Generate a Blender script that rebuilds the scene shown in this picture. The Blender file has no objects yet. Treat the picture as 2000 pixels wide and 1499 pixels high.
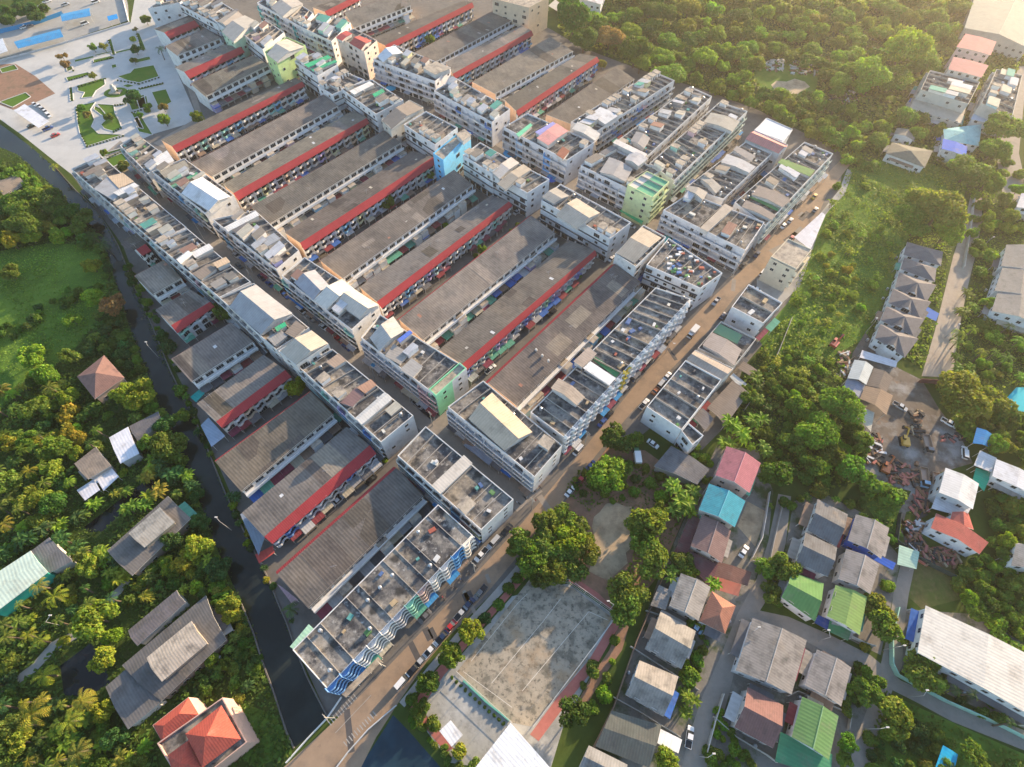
# Aerial view of a shophouse estate beside a canal, built from the photograph
SUN_E, EXPO, HAZE = 5.0, 1.5, 0.00012
import bpy, math, random
import numpy as np
from mathutils import Vector, Matrix
C = bpy.context.scene
COL = C.collection
RNG = random.Random(7)
PI = math.pi
# ---------------------------------------------------------------- camera solved from the photograph's vanishing points
F, HT = 1064.9, 170.0
PIT, ROL = math.radians(57.424), math.radians(-1.242)
cp, sp = math.cos(PIT), math.sin(PIT)
FWD = np.array([0, cp, -sp]); RT = np.array([1., 0, 0]); DN = np.cross(FWD, RT)
R2 = math.cos(ROL)*RT + math.sin(ROL)*DN
D2 = -math.sin(ROL)*RT + math.cos(ROL)*DN
CAMP = np.array([0, 0, HT])
def G(x, y, z=0.0):
    d = R2*((x-1000)/F) + D2*((y-749.5)/F) + FWD
    t = (z-HT)/d[2]
    return (d[0]*t, d[1]*t, z)
def mpp(p):            # metres per photo pixel at a world point
    return float(np.dot(np.array(p)-CAMP, FWD))/F
cam = bpy.data.cameras.new('camera'); cam.sensor_fit = 'HORIZONTAL'; cam.sensor_width = 36
cam.lens = 36*F/2000; cam.clip_end = 6000; cam.clip_start = 1
co = bpy.data.objects.new('camera', cam); COL.objects.link(co); C.camera = co
co.matrix_world = Matrix(((R2[0], -D2[0], -FWD[0], 0), (R2[1], -D2[1], -FWD[1], 0), (R2[2], -D2[2], -FWD[2], HT), (0, 0, 0, 1)))
# ---------------------------------------------------------------- light
SUN_EL, SUN_AZ = math.radians(13), math.radians(47.5)      # azimuth counted from +X
w = bpy.data.worlds.new('World'); C.world = w; w.use_nodes = True
nt = w.node_tree; bg = nt.nodes['Background']
sky = nt.nodes.new('ShaderNodeTexSky'); sky.sky_type = 'NISHITA'; sky.sun_disc = False
sky.sun_elevation = SUN_EL; sky.sun_rotation = PI/2-SUN_AZ
sky.air_density = 1.0; sky.dust_density = 0.8; sky.ozone_density = 1.6
nt.links.new(sky.outputs[0], bg.inputs[0]); bg.inputs[1].default_value = 0.15
sl = bpy.data.lights.new('sun', 'SUN'); sl.energy = SUN_E; sl.angle = math.radians(0.6); sl.color = (1.0, 0.75, 0.47)
so = bpy.data.objects.new('sun', sl); COL.objects.link(so)
so.rotation_euler = Vector((math.cos(SUN_EL)*math.cos(SUN_AZ), math.cos(SUN_EL)*math.sin(SUN_AZ), math.sin(SUN_EL))).to_track_quat('Z', 'Y').to_euler()
C.view_settings.view_transform = 'Standard'; C.view_settings.look = 'None'; C.view_settings.gamma = 1
C.view_settings.exposure = EXPO
cy = C.cycles; cy.use_denoising = True; cy.max_bounces = 5; cy.diffuse_bounces = 3; cy.glossy_bounces = 2; cy.transmission_bounces = 3; cy.volume_bounces = 1
cy.transparent_max_bounces = 4; cy.use_adaptive_sampling = True
# ---------------------------------------------------------------- materials
MATS = {}
def nodes(name):
    m = bpy.data.materials.new(name); m.use_nodes = True; t = m.node_tree
    b = t.nodes['Principled BSDF']; return m, t, b
def mixc(t, f, a, b, mode='MIX'):
    n = t.nodes.new('ShaderNodeMix'); n.data_type = 'RGBA'; n.blend_type = mode
    for k, v in ((0, f), (6, a), (7, b)):
        if hasattr(v, 'links'): t.links.new(v, n.inputs[k])
        else: n.inputs[k].default_value = v if k == 0 else ((*v, 1) if len(v) == 3 else v)
    return n.outputs[2]
def noise(t, vec, sc, det=4, rough=.6):
    n = t.nodes.new('ShaderNodeTexNoise'); n.inputs['Scale'].default_value = sc; n.inputs['Detail'].default_value = det; n.inputs['Roughness'].default_value = rough
    if vec is not None: t.links.new(vec, n.inputs['Vector'])
    return n.outputs[0]
def ramp(t, v, lo, hi, a=0., b=1.):
    n = t.nodes.new('ShaderNodeMapRange'); t.links.new(v, n.inputs[0])
    for i, x in enumerate((lo, hi, a, b)): n.inputs[i+1].default_value = x
    return n.outputs[0]
def mathn(t, op, a, b=None):
    n = t.nodes.new('ShaderNodeMath'); n.operation = op
    for i, v in enumerate((a, b)):
        if v is None: continue
        if hasattr(v, 'links'): t.links.new(v, n.inputs[i])
        else: n.inputs[i].default_value = v
    return n.outputs[0]
def mk(name, col=None, var=.12, vs=.6, stains=(), rough=.85, spec=.3, rib=None, tile=None, metal=0., spots=None):
    """col None = the object's own colour; stains = [(colour, noise scale, lo, hi, strength)]; rib/tile use the UV in metres"""
    m, t, b = nodes(name)
    pos = t.nodes.new('ShaderNodeNewGeometry').outputs['Position']
    if col is None: c = t.nodes.new('ShaderNodeObjectInfo').outputs['Color']
    else:
        r = t.nodes.new('ShaderNodeRGB'); r.outputs[0].default_value = (*col, 1); c = r.outputs[0]
    for (sc, s, lo, hi, k) in stains:
        f = ramp(t, noise(t, pos, s, 6, .65), lo, hi, 0, k)
        c = mixc(t, f, c, sc)
    if spots:
        vn = t.nodes.new('ShaderNodeTexVoronoi'); vn.inputs['Scale'].default_value = spots[1]; vn.inputs['Randomness'].default_value = .9
        ad = t.nodes.new('ShaderNodeVectorMath'); ad.operation = 'ADD'; t.links.new(pos, ad.inputs[0])
        nn = t.nodes.new('ShaderNodeTexNoise'); nn.inputs['Scale'].default_value = .5; nn.inputs['Detail'].default_value = 3; t.links.new(pos, nn.inputs['Vector']); sc_ = t.nodes.new('ShaderNodeVectorMath'); sc_.operation = 'SCALE'; sc_.inputs[3].default_value = 1.6; t.links.new(nn.outputs[1], sc_.inputs[0]); t.links.new(sc_.outputs[0], ad.inputs[1]); t.links.new(ad.outputs[0], vn.inputs['Vector'])
        c = mixc(t, ramp(t, vn.outputs['Distance'], spots[2], spots[3], spots[4], 0), c, spots[0])
    if name == 'fibre': c = mixc(t, 1., c, t.nodes.new('ShaderNodeObjectInfo').outputs['Color'], 'MULTIPLY')
    v = ramp(t, noise(t, pos, vs, 5, .7), .25, .75, 1-var, 1+var)
    g = t.nodes.new('ShaderNodeCombineColor')
    for i in range(3): t.links.new(v, g.inputs[i])
    c = mixc(t, 1.0, c, g.outputs[0], 'MULTIPLY')
    if rib or tile:
        uv = t.nodes.new('ShaderNodeUVMap').outputs[0]
        sx = t.nodes.new('ShaderNodeSeparateXYZ'); t.links.new(uv, sx.inputs[0])
        if rib:
            s = mathn(t, 'SINE', mathn(t, 'MULTIPLY', sx.outputs[0], 2*PI/rib[0]))
            # sheet rows: a joint every few metres and a random tone per sheet
            wn = t.nodes.new('ShaderNodeTexWhiteNoise'); wn.noise_dimensions = '2D'
            cb = t.nodes.new('ShaderNodeCombineXYZ')
            t.links.new(mathn(t, 'FLOOR', mathn(t, 'DIVIDE', sx.outputs[0], rib[0]*1.0)), cb.inputs[0])
            t.links.new(mathn(t, 'FLOOR', mathn(t, 'DIVIDE', sx.outputs[1], rib[2] if len(rib) > 2 else 1.6)), cb.inputs[1])
            t.links.new(cb.outputs[0], wn.inputs[0])
            k = mathn(t, 'ADD', ramp(t, s, -1, 1, 1-rib[1], 1+rib[1]), ramp(t, wn.outputs[0], 0, 1, -rib[1]*.9, rib[1]*.9))
            g2 = t.nodes.new('ShaderNodeCombineColor')
            for i in range(3): t.links.new(k, g2.inputs[i])
            c = mixc(t, 1.0, c, g2.outputs[0], 'MULTIPLY')
            bp = t.nodes.new('ShaderNodeBump'); bp.inputs['Strength'].default_value = .2; bp.inputs['Distance'].default_value = .04
            t.links.new(s, bp.inputs['Height']); t.links.new(bp.outputs[0], b.inputs['Normal'])
    t.links.new(c, b.inputs['Base Color'])
    b.inputs['Roughness'].default_value = rough; b.inputs['Specular IOR Level'].default_value = spec; b.inputs['Metallic'].default_value = metal
    MATS[name] = m
    return m
DK = (.035, .034, .036)
mk('paint', None, .10, .5, [((.20, .19, .18), .35, .52, .75, .45), ((.10, .10, .10), 1.4, .60, .8, .5)])
mk('plain', None, .06, .8)
mk('sheet', None, .12, .35, [((.22, .18, .145), .22, .54, .74, .5), ((.14, .12, .10), .9, .62, .74, .4)], rough=.85, spec=.12, rib=(.9, .05, 3.0))
mk('fibre', (.155, .140, .126), .16, .10, [((.085, .080, .078), .14, .45, .68, .75), ((.24, .20, .16), .045, .50, .70, .6), ((.20, .12, .08), .30, .64, .76, .4)], rough=.95, spec=.1, rib=(.92, .12, 1.5))
mk('fibre_tint', None, .18, .25, [((.09, .085, .08), .3, .48, .70, .75), ((.30, .24, .18), .18, .58, .74, .5)], rough=.95, spec=.1, rib=(.72, .06, 1.3))
mk('red_tile', (.30, .046, .054), .12, .25, [((.25, .055, .05), .15, .5, .8, .5)], rough=.9, spec=.1, rib=(.6, .05, .5))
mk('tile', None, .14, .5, [((.07, .06, .055), .45, .54, .74, .5), ((.28, .24, .2), .25, .6, .76, .35)], rough=.85, spec=.12, rib=(.6, .06, .4))
mk('slab', (.25, .232, .21), .34, .9, [((.060, .062, .070), .17, .42, .58, .92), ((.36, .30, .22), .10, .52, .66, .75), ((.040, .040, .046), .33, .52, .64, .9), ((.50, .49, .47), .55, .58, .68, .6)], rough=.95, spec=.1, spots=((.035, .034, .034), .17, .16, .30, .85))
mk('yard_ground', (.19, .175, .155), .2, .6, [((.055, .085, .025), .11, .50, .60, .95), ((.30, .28, .25), .14, .56, .68, .8), ((.10, .09, .08), .4, .55, .7, .6)], rough=.95)
mk('slab_light', (.42, .36, .29), .25, .8, [((.14, .13, .13), .3, .46, .68, .85), ((.60, .50, .38), .2, .52, .75, .6)], rough=.95, spec=.1)
mk('parapet', (.36, .33, .30), .2, 1.0, [((.12, .12, .12), .5, .5, .72, .7)], rough=.95)
mk('concrete', (.34, .33, .31), .12, .3, [((.20, .19, .18), .12, .5, .75, .6)], rough=.9)
mk('pale_concrete', (.47, .46, .44), .08, .2, [((.36, .355, .35), .09, .48, .7, .7), ((.54, .53, .5), .3, .6, .75, .5)], rough=.9)
mk('town_ground', (.150, .138, .128), .15, .5, [((.09, .085, .08), .15, .48, .7, .7), ((.24, .20, .16), .1, .58, .8, .6)], rough=.95)
mk('road', (.30, .215, .150), .12, .35, [((.18, .14, .11), .11, .48, .66, .75), ((.38, .27, .18), .05, .55, .8, .5), ((.13, .105, .085), .45, .62, .72, .6)], rough=.95)
mk('lane', (.27, .24, .21), .12, .5, [((.18, .17, .155), .15, .5, .7, .6)], rough=.95)
mk('dirt_lane', (.36, .30, .24), .12, .4, [((.24, .19, .15), .15, .5, .7, .6)], rough=.95)
mk('court_floor', (.35, .305, .24), .25, .6, [((.115, .108, .088), .30, .48, .60, .85), ((.07, .066, .054), .8, .53, .64, .75), ((.36, .25, .15), .06, .50, .64, .8), ((.46, .47, .42), .12, .66, .72, .6)], rough=.95)
mk('sand', (.42, .32, .21), .2, .5, [((.20, .145, .095), .14, .46, .66, .85), ((.12, .09, .06), .5, .58, .7, .6)], rough=.95)
mk('dark_yard', (.15, .125, .105), .2, .4, [((.29, .285, .28), .075, .50, .62, .9), ((.055, .045, .04), .2, .48, .66, .8), ((.22, .13, .07), .13, .58, .7, .8)], rough=.95)
mk('red_path', (.40, .14, .12), .15, .8, [((.26, .15, .11), .2, .5, .7, .6)], rough=.9)
mk('earth', (.26, .15, .10), .18, .6, [((.12, .10, .06), .2, .5, .7, .7)], rough=.95)
mk('wild_ground', (.050, .078, .020), .25, .25, [((.075, .10, .022), .05, .45, .65, .8), ((.11, .085, .05), .12, .6, .75, .7)], rough=1, spec=.05)
mk('grass_field', (.095, .175, .030), .20, .35, [((.135, .215, .036), .06, .45, .65, .8), ((.060, .105, .022), .10, .55, .75, .7)], rough=1, spec=.05)
mk('lawn', (.085, .16, .025), .15, .6, [((.16, .18, .04), .1, .5, .75, .6)], rough=1, spec=.05)
mk('dry_grass', (.13, .12, .05), .25, .5, [((.08, .11, .03), .12, .45, .62, .8), ((.2, .15, .09), .3, .56, .7, .7)], rough=1, spec=.05)
mk('school_paving', (.34, .335, .315), .14, .4, [((.20, .20, .19), .13, .46, .62, .8), ((.46, .455, .44), .07, .52, .66, .8), ((.14, .14, .13), .6, .58, .7, .6)], rough=.95)
mk('frame', (.55, .53, .50), .05); mk('dark', (.045, .045, .05), .2); mk('steel', (.45, .45, .46), .1, 2, rough=.35, spec=.5, metal=.6)
mk('bark', (.12, .09, .065), .2, 3); mk('tyre', (.02, .02, .02), .1)
mk('asphalt_patch', (.085, .08, .082), .2, .5)
mk('white_line', (.62, .58, .52), .2, 2)
mk('pool_tile', (.02, .42, .50), .05)
mk('blue_pool', (.03, .13, .45), .05)
def glass():
    m, t, b = nodes('glass'); b.inputs['Base Color'].default_value = (.022, .026, .032, 1); b.inputs['Roughness'].default_value = .12; b.inputs['Specular IOR Level'].default_value = .5
    MATS['glass'] = m
glass()
def carpaint():
    m, t, b = nodes('car_paint'); oi = t.nodes.new('ShaderNodeObjectInfo'); t.links.new(oi.outputs['Color'], b.inputs['Base Color'])
    b.inputs['Roughness'].default_value = .3; b.inputs['Coat Weight'].default_value = .4; MATS['car_paint'] = m
carpaint()
def water(name, col, rough):
    m, t, b = nodes(name)
    pos = t.nodes.new('ShaderNodeNewGeometry').outputs['Position']
    c = mixc(t, ramp(t, noise(t, pos, .06, 4), .42, .6), col, tuple(x*1.9 for x in col))
    t.links.new(c, b.inputs['Base Color']); b.inputs['Roughness'].default_value = rough; b.inputs['Specular IOR Level'].default_value = .35
    bp = t.nodes.new('ShaderNodeBump'); bp.inputs['Strength'].default_value = .08; bp.inputs['Distance'].default_value = .05
    t.links.new(noise(t, pos, 1.3, 3), bp.inputs['Height']); t.links.new(bp.outputs[0], b.inputs['Normal'])
    MATS[name] = m
water('canal_water', (.012, .016, .015), .05); water('pond_water', (.013, .032, .048), .10); water('dark_water', (.006, .008, .011), .1)
def leafmat(name, trans=.42):
    m, t, b = nodes(name)
    at = t.nodes.new('ShaderNodeAttribute'); at.attribute_name = 'tone'
    oi = t.nodes.new('ShaderNodeObjectInfo')
    s = t.nodes.new('ShaderNodeSeparateColor'); t.links.new(at.outputs['Color'], s.inputs[0])
    k = ramp(t, s.outputs[0], 0, 1, .55, 1.5)
    g = t.nodes.new('ShaderNodeCombineColor')
    t.links.new(mathn(t, 'MULTIPLY', k, ramp(t, s.outputs[1], 0, 1, .75, 1.35)), g.inputs[0]); t.links.new(k, g.inputs[1]); t.links.new(k, g.inputs[2])
    c = mixc(t, 1., oi.outputs['Color'], g.outputs[0], 'MULTIPLY')
    t.links.new(c, b.inputs['Base Color']); b.inputs['Roughness'].default_value = .7; b.inputs['Specular IOR Level'].default_value = .2
    tr = t.nodes.new('ShaderNodeBsdfTranslucent'); t.links.new(mixc(t, 1., c, (1.15, 1.2, .5), 'MULTIPLY'), tr.inputs[0])
    mx = t.nodes.new('ShaderNodeMixShader'); mx.inputs[0].default_value = trans
    t.links.new(b.outputs[0], mx.inputs[1]); t.links.new(tr.outputs[0], mx.inputs[2])
    t.links.new(mx.outputs[0], t.nodes['Material Output'].inputs[0]); MATS[name] = m
leafmat('leaf')
# ---------------------------------------------------------------- mesh builder and object helpers
class MB:
    def __init__(s): s.v = []; s.f = []; s.m = []; s.uv = []; s.mats = []
    def mi(s, mat):
        if mat not in s.mats: s.mats.append(mat)
        return s.mats.index(mat)
    def face(s, pts, mat, uv=None):
        i = len(s.v); s.v += [tuple(p) for p in pts]; s.f.append(tuple(range(i, i+len(pts)))); s.m.append(s.mi(mat)); s.uv.append(uv)
    def slope(s, pts, mat):     # pts[0]-pts[1] runs along the eave; uv in metres
        a, b = Vector(pts[0]), Vector(pts[1]); u = (b-a).normalized(); n = (b-a).cross(Vector(pts[-1])-a).normalized(); vv = n.cross(u)
        s.face(pts, mat, [((Vector(p)-a).dot(u), (Vector(p)-a).dot(vv)) for p in pts])
    def box(s, x0, x1, y0, y1, z0, z1, mat, top=None, bottom=True):
        P = [(x0, y0), (x1, y0), (x1, y1), (x0, y1)]
        s.prism(P, z0, z1, mat, top, bottom)
    def prism(s, P, z0, z1, mat, top=None, bottom=True):   # P counter-clockwise
        n = len(P)
        for i in range(n):
            a, b = P[i], P[(i+1) % n]; L = math.dist(a, b)
            s.face([(a[0], a[1], z0), (b[0], b[1], z0), (b[0], b[1], z1), (a[0], a[1], z1)], mat, [(0, 0), (L, 0), (L, z1-z0), (0, z1-z0)])
        s.face([(p[0], p[1], z1) for p in P], top or mat, [(p[0], p[1]) for p in P])
        if bottom: s.face([(p[0], p[1], z0) for p in reversed(P)], mat)
    def cyl(s, x, y, z0, z1, r, mat, n=10, r1=None):
        r1 = r if r1 is None else r1
        A = [(x+r*math.cos(2*PI*i/n), y+r*math.sin(2*PI*i/n), z0) for i in range(n)]; B = [(x+r1*math.cos(2*PI*i/n), y+r1*math.sin(2*PI*i/n), z1) for i in range(n)]
        for i in range(n): j = (i+1) % n; s.face([A[i], A[j], B[j], B[i]], mat)
        s.face(B, mat); s.face(A[::-1], mat)
    def tube(s, p, q, r, mat, n=6, r1=None):
        p, q = Vector(p), Vector(q); r1 = r if r1 is None else r1; d = (q-p).normalized(); a = d.orthogonal().normalized(); b = d.cross(a)
        A = [p+(a*math.cos(2*PI*i/n)+b*math.sin(2*PI*i/n))*r for i in range(n)]; B = [q+(a*math.cos(2*PI*i/n)+b*math.sin(2*PI*i/n))*r1 for i in range(n)]
        for i in range(n): j = (i+1) % n; s.face([A[i], A[j], B[j], B[i]], mat)
        s.face(B, mat); s.face(A[::-1], mat)
    def mesh(s, name, off=(0, 0, 0)):
        me = bpy.data.meshes.new(name)
        me.from_pydata([(v[0]-off[0], v[1]-off[1], v[2]-off[2]) for v in s.v], [], s.f)
        me.polygons.foreach_set('material_index', s.m)
        if any(s.uv):
            ul = me.uv_layers.new(name='UVMap'); flat = []
            for f, u in zip(s.f, s.uv): flat += [c for x in (u or [(0, 0)]*len(f)) for c in x]
            ul.data.foreach_set('uv', flat)
        for m in s.mats: me.materials.append(MATS[m])
        me.update(); return me
    def build(s, name, parent=None, color=None, label=None):
        o = bpy.data.objects.new(name, s.mesh(name, parent.location if parent else (0, 0, 0)))
        COL.objects.link(o)
        if parent: o.parent = parent
        if color: o.color = (*color, 1)
        if label: o['label'] = label
        return o
def part(name, me, parent, loc, rz=0., color=None, sc=None):      # a child placed in world coordinates
    o = bpy.data.objects.new(name, me); COL.objects.link(o); o.parent = parent
    pl = parent.location
    o.location = (loc[0]-pl[0], loc[1]-pl[1], loc[2]-pl[2]); o.rotation_euler = (0, 0, rz)
    if color: o.color = (*color, 1)
    if sc: o.scale = sc
    return o
LAND = []
def thing(name, loc, label, cat, group=None, lm=None):
    o = bpy.data.objects.new(name, None); COL.objects.link(o); o.location = loc; o.empty_display_size = .5
    tag(o, label, cat, group)
    if lm: LAND.append((lm, loc[0], loc[1]))
    return o
def tag(o, label, cat, group=None):
    o['label'] = label; o['category'] = cat
    if group: o['group'] = group
def struct(o, kind='structure'): o['kind'] = kind; return o
def cen(P): return (sum(p[0] for p in P)/len(P), sum(p[1] for p in P)/len(P))
def ccw(P):
    a = sum(P[i][0]*P[(i+1) % len(P)][1]-P[(i+1) % len(P)][0]*P[i][1] for i in range(len(P)))
    return list(P) if a > 0 else list(P)[::-1]
def inset(P, d):       # offset a convex ccw polygon inwards
    n = len(P); L = []
    for i in range(n):
        a, b = P[i], P[(i+1) % n]; l = math.dist(a[:2], b[:2]) or 1e-6; u = ((b[0]-a[0])/l, (b[1]-a[1])/l); nn = (-u[1], u[0])
        L.append(((a[0]+nn[0]*d, a[1]+nn[1]*d), u))
    out = []
    for i in range(n):
        (p, u), (q, v) = L[i-1], L[i]; den = u[0]*v[1]-u[1]*v[0]
        if abs(den) < 1e-6: out.append(q); continue
        t = ((q[0]-p[0])*v[1]-(q[1]-p[1])*v[0])/den; out.append((p[0]+u[0]*t, p[1]+u[1]*t))
    return out
def lerp(a, b, t): return tuple(x+(y-x)*t for x, y in zip(a, b))
def facing(mid, n): return n[0]*(CAMP[0]-mid[0])+n[1]*(CAMP[1]-mid[1])
def ring(mb, P, z0, z1, th, mat, zin=None):       # hollow wall with a coping; zin = height of the floor inside
    n = len(P); Q = inset(P, th); zi = z0 if zin is None else zin
    for i in range(n):
        j = (i+1) % n; a, b, c, d = P[i], P[j], Q[j], Q[i]; L = math.dist(a, b)
        mb.face([(*a, z0), (*b, z0), (*b, z1), (*a, z1)], mat, [(0, 0), (L, 0), (L, z1), (0, z1)])
        mb.face([(*a, z1), (*b, z1), (*c, z1), (*d, z1)], mat); mb.face([(*d, z1), (*c, z1), (*c, zi), (*d, zi)], mat)
def poly(pts): return ccw([G(x, y)[:2] for x, y in pts])
# ---------------------------------------------------------------- small shared parts
def mesh_of(fn, name): mb = MB(); fn(mb); return mb.mesh(name)
def _win(mb, w=1.7, h=1.35, n=2):
    mb.box(-w/2, w/2, -.07, 0, 0, h, 'frame'); k = (w-.1)/n
    for i in range(n): mb.box(-w/2+.06+i*k, -w/2+.05+i*k+k-.05, -.085, -.06, .07, h-.07, 'glass')
W_S = mesh_of(lambda m: _win(m, 1.5, 1.3, 2), 'window_small')
W_L = mesh_of(lambda m: _win(m, 2.9, 1.9, 3), 'window_wide')
W_D = mesh_of(lambda m: _win(m, 3.3, 2.4, 4), 'window_tall')
def _balc(mb):
    mb.box(-2, 2, -1.1, 0, -.12, .02, 'paint'); mb.box(-2, 2, -1.1, -1.0, .02, .95, 'paint'); mb.box(-2, -1.9, -1.0, 0, .02, 2.2, 'paint')
BALC = mesh_of(_balc, 'balcony_straight')
def _wave(mb):
    n = 16; pts = []
    for i in range(n+1):
        x = -2+4*i/n; pts.append((x, -(.95+.42*math.sin(2*PI*i/n))))
    for i in range(n):
        a, b = pts[i], pts[i+1]
        q = [(a[0], a[1]), (b[0], b[1]), (b[0], b[1]+.14), (a[0], a[1]+.14)]
        mb.face([(*q[0], -.15), (*q[1], -.15), (*q[1], .95), (*q[0], .95)], 'paint'); mb.face([(*q[0], .95), (*q[1], .95), (*q[2], .95), (*q[3], .95)], 'paint')
        mb.face([(*q[3], .95), (*q[2], .95), (*q[2], .02), (*q[3], .02)], 'paint'); mb.face([(*q[3], .02), (*q[2], .02), (b[0], 0, .02), (a[0], 0, .02)], 'paint'); mb.face([(a[0], 0, -.15), (b[0], 0, -.15), (*q[1], -.15), (*q[0], -.15)], 'paint')
    mb.box(-2.06, -1.94, -1.25, 0, -.15, 2.6, 'paint')
WAVE = mesh_of(_wave, 'balcony_wavy')
def _awn(mb):      # 4 x 1 lean-to sheet, outward = -y, drops 0.35
    mb.slope([(-2, -1, -.35), (2, -1, -.35), (2, 0, 0), (-2, 0, 0)], 'sheet'); mb.face([(-2, 0, -.08), (2, 0, -.08), (2, -1, -.43), (-2, -1, -.43)], 'sheet')
    mb.face([(-2, -1, -.43), (2, -1, -.43), (2, -1, -.35), (-2, -1, -.35)], 'sheet')
    for x in (-1.9, 1.9): mb.box(x-.05, x+.05, -.97, -.9, -2.8, -.38, 'frame')
AWN = mesh_of(_awn, 'awning_sheet')
def _hut(mb):
    mb.box(-1.4, 1.4, -1.7, 1.7, 0, 2.3, 'paint'); mb.box(-1.65, 1.65, -1.95, 1.95, 2.3, 2.48, 'slab_light'); mb.box(-.4, .4, -1.74, -1.69, .05, 1.95, 'dark')
HUT = mesh_of(_hut, 'stair_hut')
def _tank(mb):
    for x in (-.4, .4):
        for y in (-.4, .4): mb.box(x-.05, x+.05, y-.05, y+.05, 0, .5, 'frame')
    mb.cyl(0, 0, .5, 2.0, .62, 'steel', 12); mb.cyl(0, 0, 2.0, 2.25, .62, 'steel', 12, .2)
TANK = mesh_of(_tank, 'water_tank')
def _vent(mb): mb.box(-.35, .35, -.35, .35, 0, .7, 'frame'); mb.cyl(0, 0, .7, 1.3, .5, 'frame', 8, .35)
VENT = mesh_of(_vent, 'roof_vent')
# ---------------------------------------------------------------- terraces
WHITES = [(.74, .74, .73), (.68, .68, .69), (.76, .73, .68), (.60, .63, .68), (.68, .63, .57), (.52, .52, .53)]
TINTS = [(.20, .42, .62), (.62, .40, .42), (.30, .55, .48), (.55, .55, .35), (.42, .36, .58), (.12, .25, .55), (.62, .48, .36), (.45, .62, .62)]
SHEETS = [(.30, .30, .31), (.14, .14, .15), (.22, .05, .06), (.05, .13, .38), (.10, .30, .22), (.45, .45, .46), (.24, .17, .13), (.40, .36, .28), (.20, .05, .08), (.10, .10, .11)]
def pick(r, p=.75, a=WHITES, b=TINTS): return r.choice(a) if r.random() < p else r.choice(b)
def terrace(kind, px, label, lm, seed, endcol=(.74, .50, .34), front=WHITES, gutter=(.70, .70, .70), colors=None):
    """px: R = backW, backE, crestE, crestW, eaveE, eaveW ; B = crestW, crestE, backE, backW"""
    r = random.Random(seed); zb, zc, ze = 8.7, 10.1, 8.3
    if kind == 'R': bw, be, ce, cw, ee, ew = [Vector(G(*p, z)) for p, z in zip(px, (zb, zb, zc, zc, ze, ze))]
    else:
        cw, ce, be, bw = [Vector(G(*p, z)) for p, z in zip(px, (zc, zc, zb-.5, zb-.5))]
        up = (cw-bw); up.z = 0; up.normalize(); ew, ee = cw+up*1.7, ce+up*1.7; ew.z = ee.z = ze
    # keep the front edge parallel and at a constant offset
    u = (ce-cw); u.z = 0; L = u.length; u.normalize()
    ctr = (bw+be+ce+cw)/4; T = thing('terraced_row', (ctr.x, ctr.y, 0), label, 'terrace', 'terraced rows of the estate', lm)
    nout = Vector((u.y, -u.x, 0))              # towards the front?
    if (ew-cw).dot(nout) < 0: nout = -nout
    # roof slab
    m = MB(); q = [bw, be, ce, cw]
    if (be-bw).cross(ce-bw).z < 0: q = [be, bw, cw, ce]
    m.slope(q, 'fibre'); lo = [p-Vector((0, 0, .18)) for p in q]; m.face(lo[::-1], 'fibre')
    for i in range(4): j = (i+1) % 4; m.face([lo[i], lo[j], q[j], q[i]], 'frame')
    g_ = r.uniform(.82, 1.22); m.build('roof', T, (g_*r.uniform(.97, 1.05), g_, g_*r.uniform(.92, 1.05)))
    for i in range(r.choice((1, 2, 2, 3))):
        w_ = r.uniform(3.5, 11)/L; a_ = r.uniform(.02, .97-w_); s0, s1 = (0.02, .98) if r.random() < .5 else sorted((r.uniform(.03, .5), r.uniform(.55, .97))); z = Vector((0, 0, .02+.006*i))
        f_ = lambda a, s: bw.lerp(be, a).lerp(cw.lerp(ce, a), s)+z
        Q = [f_(a_, s0), f_(a_+w_, s0), f_(a_+w_, s1), f_(a_, s1)]
        if (Q[1]-Q[0]).cross(Q[2]-Q[0]).z < 0: Q = [Q[1], Q[0], Q[3], Q[2]]
        m2 = MB(); m2.slope(Q, 'fibre'); k_ = r.choice((.62, .72, 1.3, 1.5)); m2.build('roof_patch', T, color=(k_*1.02, k_*.99, k_*r.uniform(.9, 1.04)))
    m = MB(); dz = Vector((0, 0, .05)); e = [ew, ee, ce+dz, cw+dz]
    if (e[1]-e[0]).cross(e[2]-e[0]).z < 0: e = [ee, ew, cw+dz, ce+dz]
    m.slope(e, 'red_tile'); lo = [p-Vector((0, 0, .2)) for p in e]; m.face(lo[::-1], 'red_tile')
    for i in range(4): j = (i+1) % 4; m.face([lo[i], lo[j], e[j], e[i]], 'red_tile')
    m.build('red_eave_band', T)
    # walls: front wall 1.1 m behind the eave line, back wall 0.3 m inside the back edge, gable ends with the roof's profile
    iw = .25
    def dn(p, z=0): return Vector((p.x, p.y, z))
    fw, fe = ew-nout*1.5+u*iw, ee-nout*1.5-u*iw; kw, ke = bw+nout*.3+u*iw, be+nout*.3-u*iw
    if (fw-cw).dot(nout) < -.2: fw, fe = cw+u*iw+nout*.1, ce-u*iw+nout*.1
    m = MB()
    for (a, b, s) in ((fw, fe, 1), (ke, kw, 1)):
        z = zb-.25; m.face([dn(a), dn(b), dn(b, z), dn(a, z)], 'paint')
    m.build('wall', T, color=r.choice(front))
    for (f, c, k) in ((fw, cw, kw), (fe, ce, ke)):
        m = MB(); c2 = dn(c)+u*(iw if c is cw else -iw)
        pts = [dn(f), dn(f, ze+.05), dn(c2, zc-.08), dn(k, (zb if kind == 'R' else zb-.5)-.02), dn(k)]
        m.face(pts, 'paint'); m.build('gable_wall', T, color=endcol)
    # a low coping along the west gable
    # unit fittings
    n = max(2, round(L/4.05)); ang = math.atan2(u.y, u.x)
    ffront = facing(fw.lerp(fe, .5), nout) > 0
    angf = math.atan2(nout.y, nout.x)+PI/2; angb = angf+PI
    cols = []; 
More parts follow.
